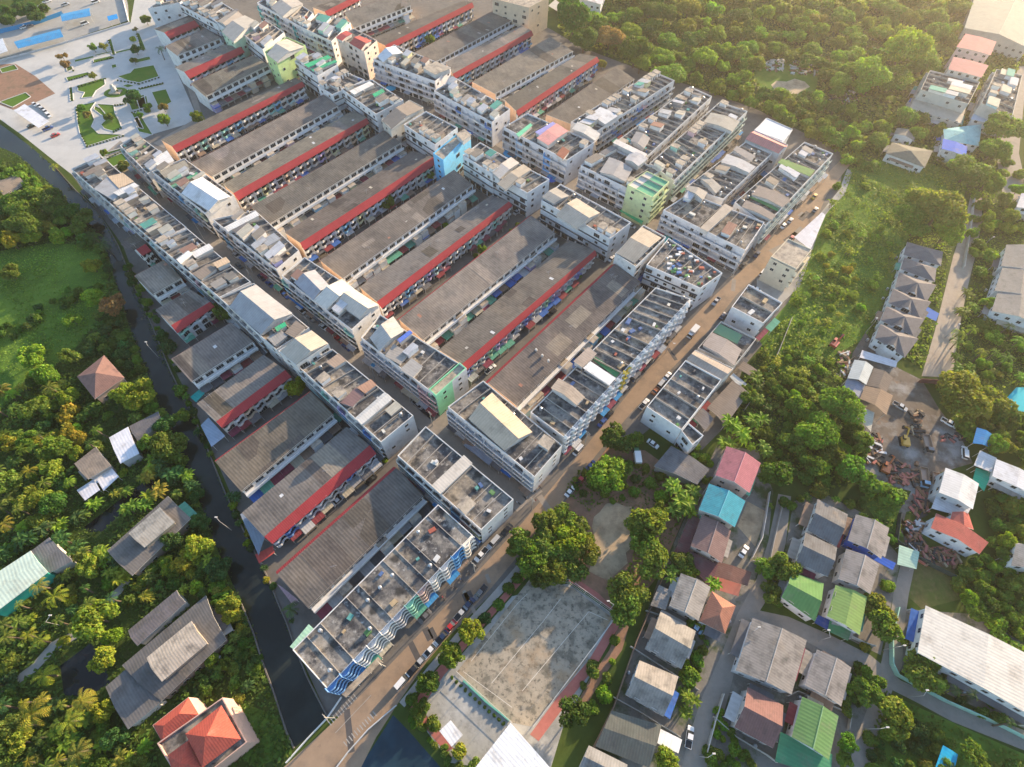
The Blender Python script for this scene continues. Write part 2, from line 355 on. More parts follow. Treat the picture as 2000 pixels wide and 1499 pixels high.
    for i in range(n): cols.append(pick(r, .72, front))
    for i in range(n):
        t = (i+.5)/n; sx = L/n/4.0
        if ffront:
            p = fw.lerp(fe, t); c = colors[i % len(colors)] if colors else cols[i]
            for z in (3.0, 5.9):
                if r.random() < .94: part('balcony', WAVE, T, (p.x+nout.x*.02, p.y+nout.y*.02, z), angf, c, (sx, 1, 1))
                part('window', W_D if r.random() < .6 else W_L, T, (p.x, p.y, z+.06), angf)
            part('shopfront', W_D, T, (p.x, p.y, .15), angf)
            if r.random() < .75:
                d = r.uniform(2.2, 3.6); part('awning', AWN, T, (p.x+nout.x*.02, p.y+nout.y*.02, 2.9), angf, r.choice(SHEETS), (sx*.96, d, 1))
        if facing(kw.lerp(ke, .5), -nout) > 0:
            p = kw.lerp(ke, t); c = pick(r, .85)
            part('window', W_L, T, (p.x, p.y, 6.2), angb); part('window', W_L, T, (p.x, p.y, 3.4), angb)
            d = r.uniform(2.6, 3.9); o = part('yard_roof', AWN, T, (p.x-nout.x*.02, p.y-nout.y*.02, r.uniform(2.9, 3.6)), angb, r.choice(SHEETS), (sx*.97, d, 1))
            if r.random() < .35: part('back_annex', ANX, T, (p.x-nout.x*.02, p.y-nout.y*.02, 0), angb, pick(r, .7), (sx*.93, r.uniform(.8, 1.1), r.uniform(.8, 1.15)))
    # roof furniture: antennas, replaced pale sheets
    for i in range(max(2, n//4)):
        a_, s_ = r.uniform(.04, .96), r.uniform(.12, .9); p = bw.lerp(be, a_).lerp(cw.lerp(ce, a_), s_)
        if r.random() < .5:
            m = MB(); m.tube(p, p+Vector((0, 0, 2.6)), .035, 'steel', 4)
            for z in (1.9, 2.5): m.tube(p+Vector((-.9, -.3, z)), p+Vector((.9, .3, z)), .025, 'steel', 4)
            m.build('antenna', T)
        else:
            q2 = bw.lerp(be, min(.99, a_+1.1/L)).lerp(cw.lerp(ce, min(.99, a_+1.1/L)), s_); up2 = (cw-bw).normalized()*r.uniform(.8, 2.2); z = Vector((0, 0, .03)); Q = [p+z, q2+z, q2+up2+z, p+up2+z]
            if s_ < .8:
                if (Q[1]-Q[0]).cross(Q[2]-Q[0]).z < 0: Q = Q[::-1]
                m = MB(); m.slope(Q, 'sheet'); m.build('roof_patch', T, color=r.choice([(.55, .55, .56), (.38, .36, .33), (.5, .45, .36), (.3, .16, .12)]))
    if facing(kw.lerp(ke, .5), -nout) > 0:       # rear gallery with its white parapet
        o = -nout
        m = MB(); a, b = kw, ke
        P = ccw([tuple(dn(x)[:2]) for x in (a+o*.02, b+o*.02, b+o*1.5, a+o*1.5)]); m.prism(P, 5.6, 5.75, 'paint')
        P = ccw([tuple(dn(x)[:2]) for x in (a+o*1.5, b+o*1.5, b+o*1.66, a+o*1.66)]); m.prism(P, 5.45, 6.75, 'paint')
        m.build('rear_gallery', T, color=gutter)
    return T
def _anx(mb): mb.box(-1.9, 1.9, -3.4, 0, 0, 5.2, 'paint'); mb.box(-1.95, 1.95, -3.5, 0, 5.2, 5.32, 'slab_light')
ANX = mesh_of(_anx, 'annex')
BOXM = mesh_of(lambda m: m.box(-1, 1, -1, 1, .004, 1, 'paint'), 'rooftop_box')
# ---------------------------------------------------------------- shophouse blocks
def shop(px, h, label, lm, seed, name='shophouse_block', cat='shophouses', wall=(.62, .61, .60), n=None, style='balc', balc=None, huts=.45, tanks=.35, roofmat='slab', sheds=.25, floors=None, ledge=None, awn=.6, par=.75, tins=(), div=True, rear='flat', frontcols=None, endwin=True):
    """px = W,N,E,S corners of the roof. Long sides are split in shop units; tins = [(quad px, z above roof, colour, rise, mat)]"""
    r = random.Random(seed)
    P4 = [G(*p, h)[:2] for p in px]; P = ccw(P4); c = cen(P)
    T = thing(name, (c[0], c[1], 0), label, cat, 'shophouse blocks', lm)
    m = MB(); ring(m, P, 0, h+par, .22, 'paint', h); m.build('wall', T, color=wall)
    m = MB(); Q = inset(P, .21); m.face([(*q, h) for q in Q], roofmat); m.build('roof', T)
    L = [math.dist(P[i], P[(i+1) % 4]) for i in range(4)]
    s = 0 if L[0]+L[2] > L[1]+L[3] else 1           # long edges: s and s+2
    a0, a1, b1, b0 = P[s], P[(s+1) % 4], P[(s+2) % 4], P[(s+3) % 4]      # a0->a1 long, b0->b1 long opposite
    ln, dp = (L[s]+L[s+2])/2, (L[(s+1) % 4]+L[(s+3) % 4])/2
    n = n or max(1, round(ln/4.2)); uw = ln/n
    uax = Vector((a1[0]-a0[0], a1[1]-a0[1], 0)).normalized(); ang = math.atan2(uax.y, uax.x)
    fl = floors or max(2, round(h/3.2)); fh = h/fl
    if div:
        for i in range(1, n):
            if r.random() < .12: continue
            t = i/n; p, q = lerp(a0, a1, t), lerp(b0, b1, t); d = Vector((q[0]-p[0], q[1]-p[1])).normalized()
            p, q = (p[0]+d.x*.24, p[1]+d.y*.24), (q[0]-d.x*.24, q[1]-d.y*.24); nn = Vector((-d.y, d.x))*.09
            m = MB(); m.prism(ccw([(p[0]+nn.x, p[1]+nn.y), (q[0]+nn.x, q[1]+nn.y), (q[0]-nn.x, q[1]-nn.y), (p[0]-nn.x, p[1]-nn.y)]), h-.05, h+par*r.choice((.75, .9, 1.2)), 'parapet'); m.build('party_wall', T)
    covered = [poly_at(t[0], h+t[1]) for t in tins]
    for i in range(n):
        t = (i+.5)/n; A, B = lerp(a0, a1, t), lerp(b0, b1, t); mid = lerp(A, B, .5)
        def at(f): return lerp(A, B, f)
        free = lambda p: not any(inside(p, cv) for cv in covered)
        k = r.random(); f = .80 if r.random() < .8 else .25
        p = at(f)
        if k < huts and free(p) and min(uw, dp) > 3.6: part('stair_hut', HUT, T, (*p, h), ang, pick(r, .92), (min(1, uw/4.2), 1, 1))
        elif k < huts+sheds and free(p):
            p = at(r.choice((.3, .5, .7))); z = r.uniform(2.0, 2.8); d = dp*r.uniform(.25, .45)
            if free(p):
                m = MB(); hx = uax*(uw*.48); hy = Vector((b0[0]-a0[0], b0[1]-a0[1], 0)).normalized()*d/2; o = Vector((*p, 0)); q = [o-hx-hy, o+hx-hy, o+hx+hy, o-hx+hy]; q = [Vector((x.x, x.y, h+z+(.25 if j < 2 else -.2))) for j, x in enumerate(q)]
                m.slope(q, 'sheet'); lo = [x-Vector((0, 0, .1)) for x in q]; m.face(lo[::-1], 'sheet')
                m.build('shed_roof', T, color=r.choice([(.42, .42, .43), (.30, .25, .2), (.5, .45, .36), (.12, .35, .28), (.35, .2, .15), (.5, .5, .52)]))
                m = MB(); ww = [x*1 for x in q]; m.prism(ccw([tuple(lerp(o[:2], x[:2], .93)) for x in q]), h+.01, h+z-.35, 'paint'); m.build('shed_wall', T, color=pick(r, .9))
        if r.random() < sheds*.9 and dp > 6:
            f2 = r.choice((.2, .45, .7)); p = at(f2); d = dp*r.uniform(.12, .22); z = r.uniform(1.6, 2.4)
            if free(p):
                hx = uax*(uw*r.uniform(.25, .46)); hy = Vector((b0[0]-a0[0], b0[1]-a0[1], 0)).normalized()*d; o = Vector((*p, 0)); q = [o-hx-hy, o+hx-hy, o+hx+hy, o-hx+hy]; q = [Vector((x.x, x.y, h+z+(.2 if j < 2 else -.15))) for j, x in enumerate(q)]
                m = MB(); m.slope(q, 'sheet'); m.face([x-Vector((0, 0, .08)) for x in q][::-1], 'sheet'); m.build('shed_roof', T, color=r.choice([(.42, .42, .43), (.27, .21, .17), (.5, .45, .36), (.34, .3, .26), (.5, .5, .52), (.2, .19, .19)]))
                m = MB(); m.prism(ccw([tuple(lerp(o[:2], x[:2], .9)) for x in q]), h+.02, h+z-.3, 'paint'); m.build('shed_wall', T, color=r.choice(WHITES+[(.4, .34, .28), (.3, .28, .27)]))
        for _ in range(2):
            if r.random() < .32:
                p = lerp(lerp(a0, a1, (i+r.uniform(.2, .8))/n), lerp(b0, b1, (i+r.uniform(.2, .8))/n), r.uniform(.12, .88)); s_ = r.uniform(.25, .75)
                if free(p) and inside(p, inset(P, .9)): part('rooftop_box', BOXM, T, (*p, h), ang+r.uniform(-.3, .3), r.choice([(.55, .55, .55), (.08, .14, .3), (.4, .3, .18), (.1, .22, .08), (.35, .1, .07), (.12, .12, .13), (.6, .58, .52), (.1, .3, .28)]), (s_*r.uniform(.7, 2.0), s_, r.uniform(.3, 1.0)))
        if r.random() < tanks:
            p = lerp(at(r.choice((.15, .62, .9))), mid, .1); p = (p[0]+uax.x*uw*.25, p[1]+uax.y*uw*.25)
            if free(p): part('water_tank', TANK, T, (*p, h), 0, None, (.8,)*3)
    # facades
    for (p0, p1, long) in ((a0, a1, 1), (b1, b0, 1), (a1, b1, 0), (b0, a0, 0)):
        e = Vector((p1[0]-p0[0], p1[1]-p0[1], 0)); el = e.length; e.normalize(); no = Vector((e.y, -e.x, 0)); mid = lerp(p0, p1, .5)
        if facing(mid, no)/math.dist(mid, CAMP[:2]) < .05: continue
        an = math.atan2(e.y, e.x)
        if long:
            for k in range(fl):
                z = k*fh
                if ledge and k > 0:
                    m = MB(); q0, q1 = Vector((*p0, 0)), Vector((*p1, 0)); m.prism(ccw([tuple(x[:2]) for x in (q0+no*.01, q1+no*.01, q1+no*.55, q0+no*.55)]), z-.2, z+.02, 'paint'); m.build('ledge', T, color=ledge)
                for i in range(n):
                    q = lerp(p0, p1, (i+.5)/n); cc = (frontcols[i % len(frontcols)] if frontcols else None) or balc or (wall if r.random() < .7 else pick(r, .6))
                    if k == 0:
                        part('shopfront', W_D, T, (q[0], q[1], .2), an, None, (uw/4.2, 1, 1))
                        if r.random() < awn: part('awning', AWN, T, (q[0]+no.x*.02, q[1]+no.y*.02, 3.1), an, r.choice(SHEETS+[(.05, .22, .45), (.35, .36, .38), (.28, .31, .36)]), (uw/4.1, r.uniform(1.8, 3.2), 1))
                    elif style == 'flat': part('window', W_L if r.random() < .35 else W_S, T, (q[0]+e.x*r.uniform(-.5, .5), q[1]+e.y*r.uniform(-.5, .5), z+.8), an)
                    else:
                        part('balcony', WAVE if style == 'wave' else BALC, T, (q[0]+no.x*.02, q[1]+no.y*.02, z), an, cc, (uw/4.0, 1, 1)); k2 = r.random(); part('window', W_D if k2 < .12 else W_L if k2 < .55 else W_S, T, (q[0]+e.x*r.uniform(-.4, .4), q[1]+e.y*r.uniform(-.4, .4), z+(.1 if k2 < .12 else .75)), an, None, (min(1, uw/4.1), 1, 1))
            if style == 'wave':
                for i in range(n):
                    q = lerp(p0, p1, (i+.5)/n); cc = (frontcols[i % len(frontcols)] if frontcols else None) or balc or wall
                    part('balcony', WAVE, T, (q[0]+no.x*.02, q[1]+no.y*.02, h-.1), an, cc, (uw/4.0, 1, .95))
        elif endwin:
            nw = max(1, int(el/5))
            for k in range(1, fl):
                for i in range(nw):
                    if r.random() < .7: q = lerp(p0, p1, (i+.5)/nw); part('window', W_S, T, (q[0], q[1], k*fh+.9), an)
    for (q, dz, col, rise, mat) in tins: tin(T, q, h, dz, col, rise, mat)
    return T
def poly_at(px, z): return ccw([G(x, y, z)[:2] for x, y in px])
def inside(p, P):
    s = True
    for i in range(len(P)):
        a, b = P[i], P[(i+1) % len(P)]
        if (b[0]-a[0])*(p[1]-a[1])-(b[1]-a[1])*(p[0]-a[0]) < 0: s = False
    return s
def tin(T, px, h, dz, col, rise, mat='sheet', wallcol=(.50, .49, .48), name='tin_roof', base=None):
    """px a,b,c,d : eaves run a-b and d-c, the ridge lies between them (rise 0 = one flat sheet, negative = slopes down from a-b)"""
    z = h+dz; P = [Vector(G(x, y, z)) for x, y in px]
    if (P[1]-P[0]).cross(P[2]-P[0]).z < 0: P = [P[1], P[0], P[3], P[2]]
    a, b, c, d = P; m = MB(); t = Vector((0, 0, .14))
    if rise > 0:
        r0, r1 = (a+d)/2, (b+c)/2; r0.z += rise; r1.z += rise
        m.slope([a, b, r1, r0], mat); m.slope([c, d, r0, r1], mat)
        for q in ([a, b, r1, r0], [c, d, r0, r1]): m.face([x-t for x in q][::-1], mat)
        for x, y in ((a, b), (c, d), (b, r1), (r1, c), (d, r0), (r0, a)): m.face([x-t, y-t, y, x], mat)
    else:
        a, b = a-Vector((0, 0, rise)), b-Vector((0, 0, rise)); q = [a, b, c, d]; m.slope(q, mat); m.face([x-t for x in q][::-1], mat)
        for i in range(4): j = (i+1) % 4; m.face([q[i]-t, q[j]-t, q[j], q[i]], mat)
    m.build(name, T, color=col)
    W = inset(ccw([tuple(x[:2]) for x in (P)]), .35); m = MB(); zb = h+.005 if base is None else base
    if dz > .6:
        m.prism(W, zb, z-.16, 'paint', bottom=False)
        if rise > 0:
            for (x, y, rr) in ((d, a, r0), (b, c, r1)):
                k = ((rr-cen3(P)).normalized())*.4; k.z = 0
                m.face([x-k-t, y-k-t, rr-k-t], 'paint'); 
        m.build('tin_roof_wall' if name == 'tin_roof' else 'wall', T, color=wallcol)
    return W
def cen3(P): return sum(P, Vector((0, 0, 0)))/len(P)
# ---------------------------------------------------------------- detached houses
def house(px, z, rise, label, lm, roofcol, wallcol=(.6, .59, .57), mat='fibre_tint', hip=False, cat='house', name='house', inn=.5, win=True, over=.5, ridge=False, seed=0):
    """px a,b,c,d at eave height z; ridge parallel to a-b"""
    r = random.Random(hash(label) % 9999 if False else len(label)*31+int(px[0][0]))
    P = [Vector(G(x, y, z)) for x, y in px]
    if (P[1]-P[0]).cross(P[2]-P[0]).z < 0: P = [P[1], P[0], P[3], P[2]]
    a, b, c, d = P; ct = cen3(P); T = thing(name, (ct.x, ct.y, 0), label, cat, None, lm)
    t = Vector((0, 0, .15)); m = MB(); r0, r1 = (a+d)/2, (b+c)/2; r0.z = r1.z = z+rise
    if hip:
        k = min(.5, .5*(a-d).length/max((a-b).length, .1)); r0, r1 = r0.lerp(r1, k), r1.lerp(r0, k)
    faces = [[a, b, r1, r0], [c, d, r0, r1]]+([[b, c, r1], [d, a, r0]] if hip else [])
    for q in faces:
        if hip and len(q) == 4 and (q[2]-q[3]).length < .05: q = q[:3]
        m.slope(q, mat); m.face([x-t for x in q][::-1], mat)
    for x, y in (((a, b), (b, c), (c, d), (d, a)) if hip else ((a, b), (c, d), (b, r1), (r1, c), (d, r0), (r0, a))): m.face([x-t, y-t, y, x], 'frame')
    m.build('roof', T, color=roofcol)
    if ridge:
        m = MB(); m.tube(r0+Vector((0, 0, .02)), r1+Vector((0, 0, .02)), .16, 'paint', 6); m.build('ridge_cap', T, color=tuple(min(1, x*1.25+.06) for x in roofcol))
    W = inset(ccw([tuple(x[:2]) for x in P]), over); m = MB(); m.prism(W, 0, z-.17, 'paint', bottom=False)
    if not hip and rise > 0:
        for (x, y, rr) in ((d, a, r0), (b, c, r1)):
            k = (rr-ct); k.z = 0; k = k.normalized()*over; s = (x-y).normalized()*over*.3; m.face([x-k-t-s, y-k-t+s, rr-k-t], 'paint')
    m.build('wall', T, color=wallcol)
    if win:
        for i in range(4):
            p0, p1 = W[i], W[(i+1) % 4]; e = Vector((p1[0]-p0[0], p1[1]-p0[1], 0)); el = e.length; e.normalize(); no = Vector((e.y, -e.x, 0))
            if facing(lerp(p0, p1, .5), no) < 0 or el < 3: continue
            nw = max(1, int(el/3.6))
            for k in range(max(1, round(z/3.2))):
                for j in range(nw):
                    q = lerp(p0, p1, (j+.5)/nw); part('window', W_S, T, (q[0], q[1], k*3.1+1.0), math.atan2(e.y, e.x))
        for i in range(4):
            p0, p1 = W[i], W[(i+1) % 4]; e = Vector((p1[0]-p0[0], p1[1]-p0[1], 0)); el = e.length; e.normalize(); no = Vector((e.y, -e.x, 0))
            if el > 4 and r.random() < .55:
                q = lerp(p0, p1, r.uniform(.35, .65)); part('porch_roof', AWN, T, (q[0]+no.x*.02, q[1]+no.y*.02, r.uniform(2.8, 3.1)), math.atan2(e.y, e.x), r.choice(SHEETS+[(.3, .28, .26)]*4), (el*r.uniform(.12, .2), r.uniform(1.6, 2.8), 1))
            if r.random() < .4:
                q = lerp(p0, p1, r.uniform(.1, .9)); part('water_jar', TANK, T, (q[0]+no.x*1.3, q[1]+no.y*1.3, -.35), 0, None, (.75, .75, .7))
    return T
def sheet_roof(px, z, label, lm, col, rise=0, mat='sheet', name='canopy', cat='canopy', posts=True, drop=.4):
    """a roof on posts; px a,b,c,d"""
    P = [Vector(G(x, y, z)) for x, y in px]
    if (P[1]-P[0]).cross(P[2]-P[0]).z < 0: P = [P[1], P[0], P[3], P[2]]
    ct = cen3(P); T = thing(name, (ct.x, ct.y, 0), label, cat, None, lm); a, b, c, d = P; m = MB(); t = Vector((0, 0, .12))
    if rise > 0:
        r0, r1 = (a+d)/2, (b+c)/2; r0.z += rise; r1.z += rise
        qs = [[a, b, r1, r0], [c, d, r0, r1]]; ed = ((a, b), (c, d), (b, r1), (r1, c), (d, r0), (r0, a))
    else: a = a-Vector((0, 0, drop)); b = b-Vector((0, 0, drop)); qs = [[a, b, c, d]]; ed = ((a, b), (b, c), (c, d), (d, a))
    for q in qs: m.slope(q, mat); m.face([x-t for x in q][::-1], mat)
    for x, y in ed: m.face([x-t, y-t, y, x], mat)
    m.build('roof', T, color=col)
    if posts:
        W = inset(ccw([tuple(x[:2]) for x in P]), .35)
        for q in W: m = MB(); m.cyl(q[0], q[1], 0, z-drop-.1, .07, 'frame', 6); m.build('post', T)
    return T
def wall(px, h, label, col, th=.2, name='boundary_wall', cat='wall', mat='paint', z=0, posts=0, closed=False):
    P = [G(x, y, h if h > 1.4 else 0) for x, y in px]; P = [(p[0], p[1], 0) for p in P]
    ct = cen(P); T = MB()
    for i in range(len(P)-1):
        a, b = Vector(P[i]), Vector(P[i+1]); d = (b-a).normalized(); nn = Vector((-d.y, d.x, 0))*th/2
        T.prism(ccw([tuple(x[:2]) for x in (a+nn, b+nn, b-nn, a-nn)]), z, h+i*.003, mat)
    o = T.build(name, None, col); tag(o, label, cat); return o
def flat(name, px, z, mat, kind='structure', color=None):
    P = poly(px); m = MB(); m.face([(*p, z) for p in P], mat, [tuple(p) for p in P]); o = m.build(name, None, color); o['kind'] = kind; return o
def frame_edge(px0, px1, z=0): return G(*px0, z), G(*px1, z)
# ---------------------------------------------------------------- ground, water, roads
m = MB(); m.face([(-1500, -400, 0), (1500, -400, 0), (1500, 1800, 0), (-1500, 1800, 0)], 'wild_ground'); m.build('ground')['kind'] = 'structure'
flat('estate_pavement', [(135, 335), (270, 255), (385, 235), (300, 40), (285, -60), (700, -60), (880, -20), (960, 0), (1080, 60), (1130, 90), (1180, 110), (1260, 140), (1340, 165), (1400, 185), (1480, 215), (1650, 300), (1640, 370), (1590, 480), (1560, 560), (1500, 660), (1450, 720), (1420, 830), (1370, 880), (1290, 820), (1230, 870), (1100, 1000), (1010, 1110), (830, 1290), (700, 1400), (640, 1400), (560, 1220), (470, 1010), (380, 800), (300, 640), (240, 480)], .008, 'town_ground')
CANAL_R = [(-30, 222), (0, 243), (60, 287), (110, 330), (150, 374), (190, 412), (215, 452), (232, 482), (247, 520), (262, 560), (280, 600), (295, 630), (312, 672), (332, 722), (355, 770), (375, 805), (397, 855), (418, 908), (440, 962), (465, 1015), (500, 1082), (525, 1132), (545, 1182), (560, 1216), (578, 1268), (600, 1322), (620, 1362), (640, 1400), (600, 1440)]
CANAL_L = [(575, 1462), (560, 1430), (535, 1352), (512, 1290), (495, 1235), (472, 1180), (445, 1120), (420, 1065), (398, 1000), (378, 950), (355, 895), (330, 840), (306, 780), (288, 725), (268, 680), (250, 630), (238, 588), (222, 540), (212, 498), (192, 460), (160, 425), (120, 380), (80, 345), (40, 305), (0, 287), (-40, 280)]
P = [G(*p)[:2] for p in CANAL_R+CANAL_L]
m = MB(); n = len(CANAL_R); k = len(CANAL_L)
for i in range(n-1):
    a, b = P[i], P[i+1]; f0, f1 = i/(n-1), (i+1)/(n-1)
    def lp(f):
        x = (1-f)*(k-1); j = min(k-2, int(x)); return lerp(P[n+j], P[n+j+1], x-j)
    c, d = lp(f1), lp(f0); m.face([(*a, .016), (*b, .016), (*c, .016), (*d, .016)][::-1], 'canal_water')
m.build('canal')['kind'] = 'structure'
def canal_wall(px, label):
    wall(px, .45, label, (.2, .2, .19), .35, 'canal_wall', 'canal wall', 'town_ground')
canal_wall(CANAL_R[3:-1], 'long grey concrete bank wall on the estate side of the dark canal')
canal_wall([(575, 1462), (560, 1430), (535, 1352), (512, 1290), (495, 1235), (472, 1180)], 'grey concrete canal wall below the red hip-roofed mansion')
flat('park_paving', [(-40, 130), (60, 102), (130, 82), (255, 45), (268, -30), (296, -30), (320, 60), (350, 150), (388, 236), (300, 262), (240, 290), (205, 312), (145, 345), (100, 310), (40, 262), (-40, 205)], .014, 'pale_concrete')
flat('market_yard', [(-60, 130), (-60, 45), (60, 20), (120, -20), (240, -30), (250, 10), (252, 40), (130, 80), (60, 100)], .012, 'concrete')
flat('bare_earth', [(-40, 128), (30, 125), (70, 150), (108, 183), (60, 205), (25, 215), (-40, 190)], .018, 'earth')
ROAD_L = [(520, 1530), (575, 1480), (640, 1421), (680, 1384), (760, 1300), (880, 1175), (985, 1060), (1040, 1000), (1100, 925), (1180, 830), (1280, 700), (1370, 600), (1450, 530), (1500, 475), (1540, 425), (1590, 365), (1640, 315)]
ROAD_R = [(1662, 320), (1615, 380), (1590, 440), (1545, 495), (1478, 540), (1440, 575), (1385, 645), (1305, 728), (1228, 812), (1162, 892), (1092, 990), (1012, 1086), (962, 1146), (902, 1212), (832, 1295), (780, 1370), (735, 1440), (690, 1530)]
flat_px = ROAD_L+ROAD_R
def strip(name, Lp, Rp, z, mat):
    A = [G(*p)[:2] for p in Lp]; B = [G(*p)[:2] for p in Rp][::-1]; m = MB(); n = max(len(A), len(B))
    def at(Q, f): x = f*(len(Q)-1); j = min(len(Q)-2, int(x)); return lerp(Q[j], Q[j+1], x-j)
    for i in range(n-1):
        f0, f1 = i/(n-1), (i+1)/(n-1); q = [at(A, f0), at(B, f0), at(B, f1), at(A, f1)]; q = ccw(q); m.face([(*x, z) for x in q], mat, [x for x in q])
    o = m.build(name); o['kind'] = 'structure'; return o
strip('main_road', ROAD_L, ROAD_R, .022, 'road')
strip('front_street', [(205, 300), (300, 395), (400, 490), (500, 572), (600, 660), (700, 738), (800, 825), (905, 905), (1010, 1000)], [(1060, 960), (960, 870), (860, 780), (760, 700), (690, 640), (600, 565), (520, 498), (420, 420), (320, 340), (235, 275)], .018, 'lane')
strip('market_street', [(540, 30), (640, 95), (760, 150), (860, 220), (960, 280), (1080, 350), (1200, 420), (1300, 480), (1420, 545)], [(1450, 520), (1330, 455), (1220, 395), (1120, 340), (1000, 280), (900, 210), (800, 145), (700, 95), (580, 20)], .018, 'lane')
strip('park_street', [(330, 60), (385, 230), (300, 280)], [(320, 290), (398, 236), (345, 60)], .02, 'lane')
# lanes of the villa quarter
strip('villa_lane', [(1520, 965), (1500, 1060), (1478, 1130), (1440, 1200), (1408, 1280), (1372, 1360), (1345, 1440), (1325, 1530)], [(1385, 1530), (1400, 1440), (1420, 1370), (1440, 1290), (1470, 1215), (1512, 1150), (1535, 1060), (1545, 970)], .022, 'lane')
strip('cross_lane', [(1470, 1190), (1540, 1205), (1620, 1240), (1700, 1280), (1760, 1330), (1860, 1372), (2060, 1450)], [(2060, 1490), (1860, 1410), (1790, 1372), (1722, 1338), (1660, 1300), (1560, 1245), (1450, 1215)], .026, 'lane')
strip('side_lane', [(1762, 1090), (1745, 1160), (1735, 1230), (1722, 1290), (1700, 1370), (1672, 1440), (1650, 1530)], [(1690, 1530), (1712, 1440), (1735, 1370), (1762, 1300), (1765, 1230), (1775, 1160), (1790, 1090)], .024, 'lane')
strip('dirt_lane', [(1895, 385), (1885, 430), (1862, 500), (1845, 570), (1825, 650), (1800, 735)], [(1860, 738), (1872, 650), (1888, 570), (1905, 500), (1918, 430), (1918, 385)], .02, 'dirt_lane')
strip('avenue', [(1990, 130), (1965, 200), (1945, 300), (1960, 390)], [(2010, 390), (1990, 300), (2000, 200), (2040, 130)], .02, 'lane')
# bridge deck line, wings, and strips painting the railing posts' light and shadow
for i in range(10):
    x, y = 648+i*6.6, 1419-i*5.6
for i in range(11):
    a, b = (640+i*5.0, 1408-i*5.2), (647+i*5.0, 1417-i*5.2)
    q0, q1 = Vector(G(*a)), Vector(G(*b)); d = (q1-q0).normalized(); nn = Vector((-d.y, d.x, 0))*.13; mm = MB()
    mm.face([tuple(x[:2])+(.027,) for x in (q0+nn, q0-nn, q1-nn, q1+nn)], 'concrete'); o = mm.build('deck_line_rail_light'); o['kind'] = 'structure'
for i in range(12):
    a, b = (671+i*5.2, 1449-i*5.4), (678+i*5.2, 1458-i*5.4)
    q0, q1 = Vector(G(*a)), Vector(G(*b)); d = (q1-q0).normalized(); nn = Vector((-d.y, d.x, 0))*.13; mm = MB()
    mm.face([tuple(x[:2])+(.027,) for x in (q0+nn, q0-nn, q1-nn, q1+nn)], 'concrete'); o = mm.build('deck_line_rail_light'); o['kind'] = 'structure'
q0, q1 = Vector(G(655, 1432)), Vector(G(725, 1358)); d = (q1-q0).normalized(); nn = Vector((-d.y, d.x, 0))*.07; mm = MB(); mm.face([tuple(x[:2])+(.027,) for x in (q0+nn, q0-nn, q1-nn, q1+nn)], 'concrete'); o = mm.build('deck_line_rail_light'); o['kind'] = 'structure'
wall([(560, 1490), (600, 1445), (640, 1403), (668, 1362)], 1.0, 'white railed parapet of the road bridge along the canal', (.66, .66, .66), .25, 'bridge_parapet', 'parapet')
wall([(650, 1510), (680, 1470), (720, 1425), (775, 1378)], 1.0, 'grey parapet of the road bridge along the blue pond', (.5, .5, .5), .25, 'bridge_parapet', 'parapet')
# school ground, sand lot
strip('footpath', [(1085, 1000), (1020, 1092), (968, 1152), (908, 1218), (838, 1300), (780, 1372)], [(790, 1382), (850, 1308), (918, 1228), (978, 1162), (1034, 1098), (1096, 1010)], .12, 'concrete')
strip('red_verge', [(1036, 1100), (980, 1164), (920, 1230), (852, 1310), (800, 1385), (870, 1470)], [(885, 1462), (822, 1385), (868, 1318), (932, 1238), (990, 1172), (1046, 1108)], .03, 'red_path')
flat('school_yard', [(868, 1318), (1000, 1165), (1110, 1140), (1205, 1205), (1190, 1250), (1100, 1420), (1070, 1520), (880, 1490), (800, 1385)], .012, 'school_paving')
flat('ball_court', [(893, 1312), (1040, 1125), (1120, 1150), (1196, 1207), (1130, 1310), (1038, 1420), (1000, 1412)], .022, 'court_floor')
strip('red_track', [(1110, 1135), (1160, 1165), (1204, 1200), (1150, 1290), (1090, 1360), (1035, 1435)], [(1052, 1448), (1110, 1370), (1165, 1300), (1218, 1208), (1170, 1160), (1118, 1125)], .028, 'red_path')
flat('earth_track', [(1218, 1215), (1228, 1225), (1215, 1270), (1180, 1320), (1150, 1370), (1128, 1372), (1150, 1330), (1190, 1270), (1205, 1230)], .024, 'earth')
flat('waste_lot', [(1080, 1010), (1190, 870), (1260, 880), (1330, 930), (1345, 990), (1290, 1120), (1215, 1210), (1110, 1130), (1010, 1095)], .010, 'earth')
flat('sand_lot', [(1160, 1010), (1172, 1000), (1184, 984), (1204, 982), (1222, 990), (1238, 990), (1252, 1006), (1246, 1022), (1252, 1034), (1236, 1050), (1238, 1066), (1222, 1080), (1226, 1100), (1206, 1118), (1188, 1134), (1168, 1126), (1150, 1116), (1158, 1092), (1148, 1070), (1162, 1050), (1156, 1030)], .02, 'sand')
# court markings
def line(px, w, mat, name='court_line', z=.027):
    mm = MB()
    for i in range(len(px)-1):
        q0, q1 = Vector(G(*px[i])), Vector(G(*px[i+1])); d = (q1-q0).normalized(); nn = Vector((-d.y, d.x, 0))*w/2; mm.face([tuple(x[:2])+(z,) for x in (q0-nn, q1-nn, q1+nn, q0+nn)], mat)
    o = mm.build(name); o['kind'] = 'structure'
line([(1020, 1350), (1108, 1245), (1150, 1195), (1188, 1212)], .12, 'white_line'); line([(920, 1292), (1010, 1180), (1030, 1160)], .12, 'white_line'); line([(960, 1335), (1060, 1215), (1095, 1170)], .12, 'white_line'); line([(905, 1312), (1000, 1382)], .12, 'white_line')
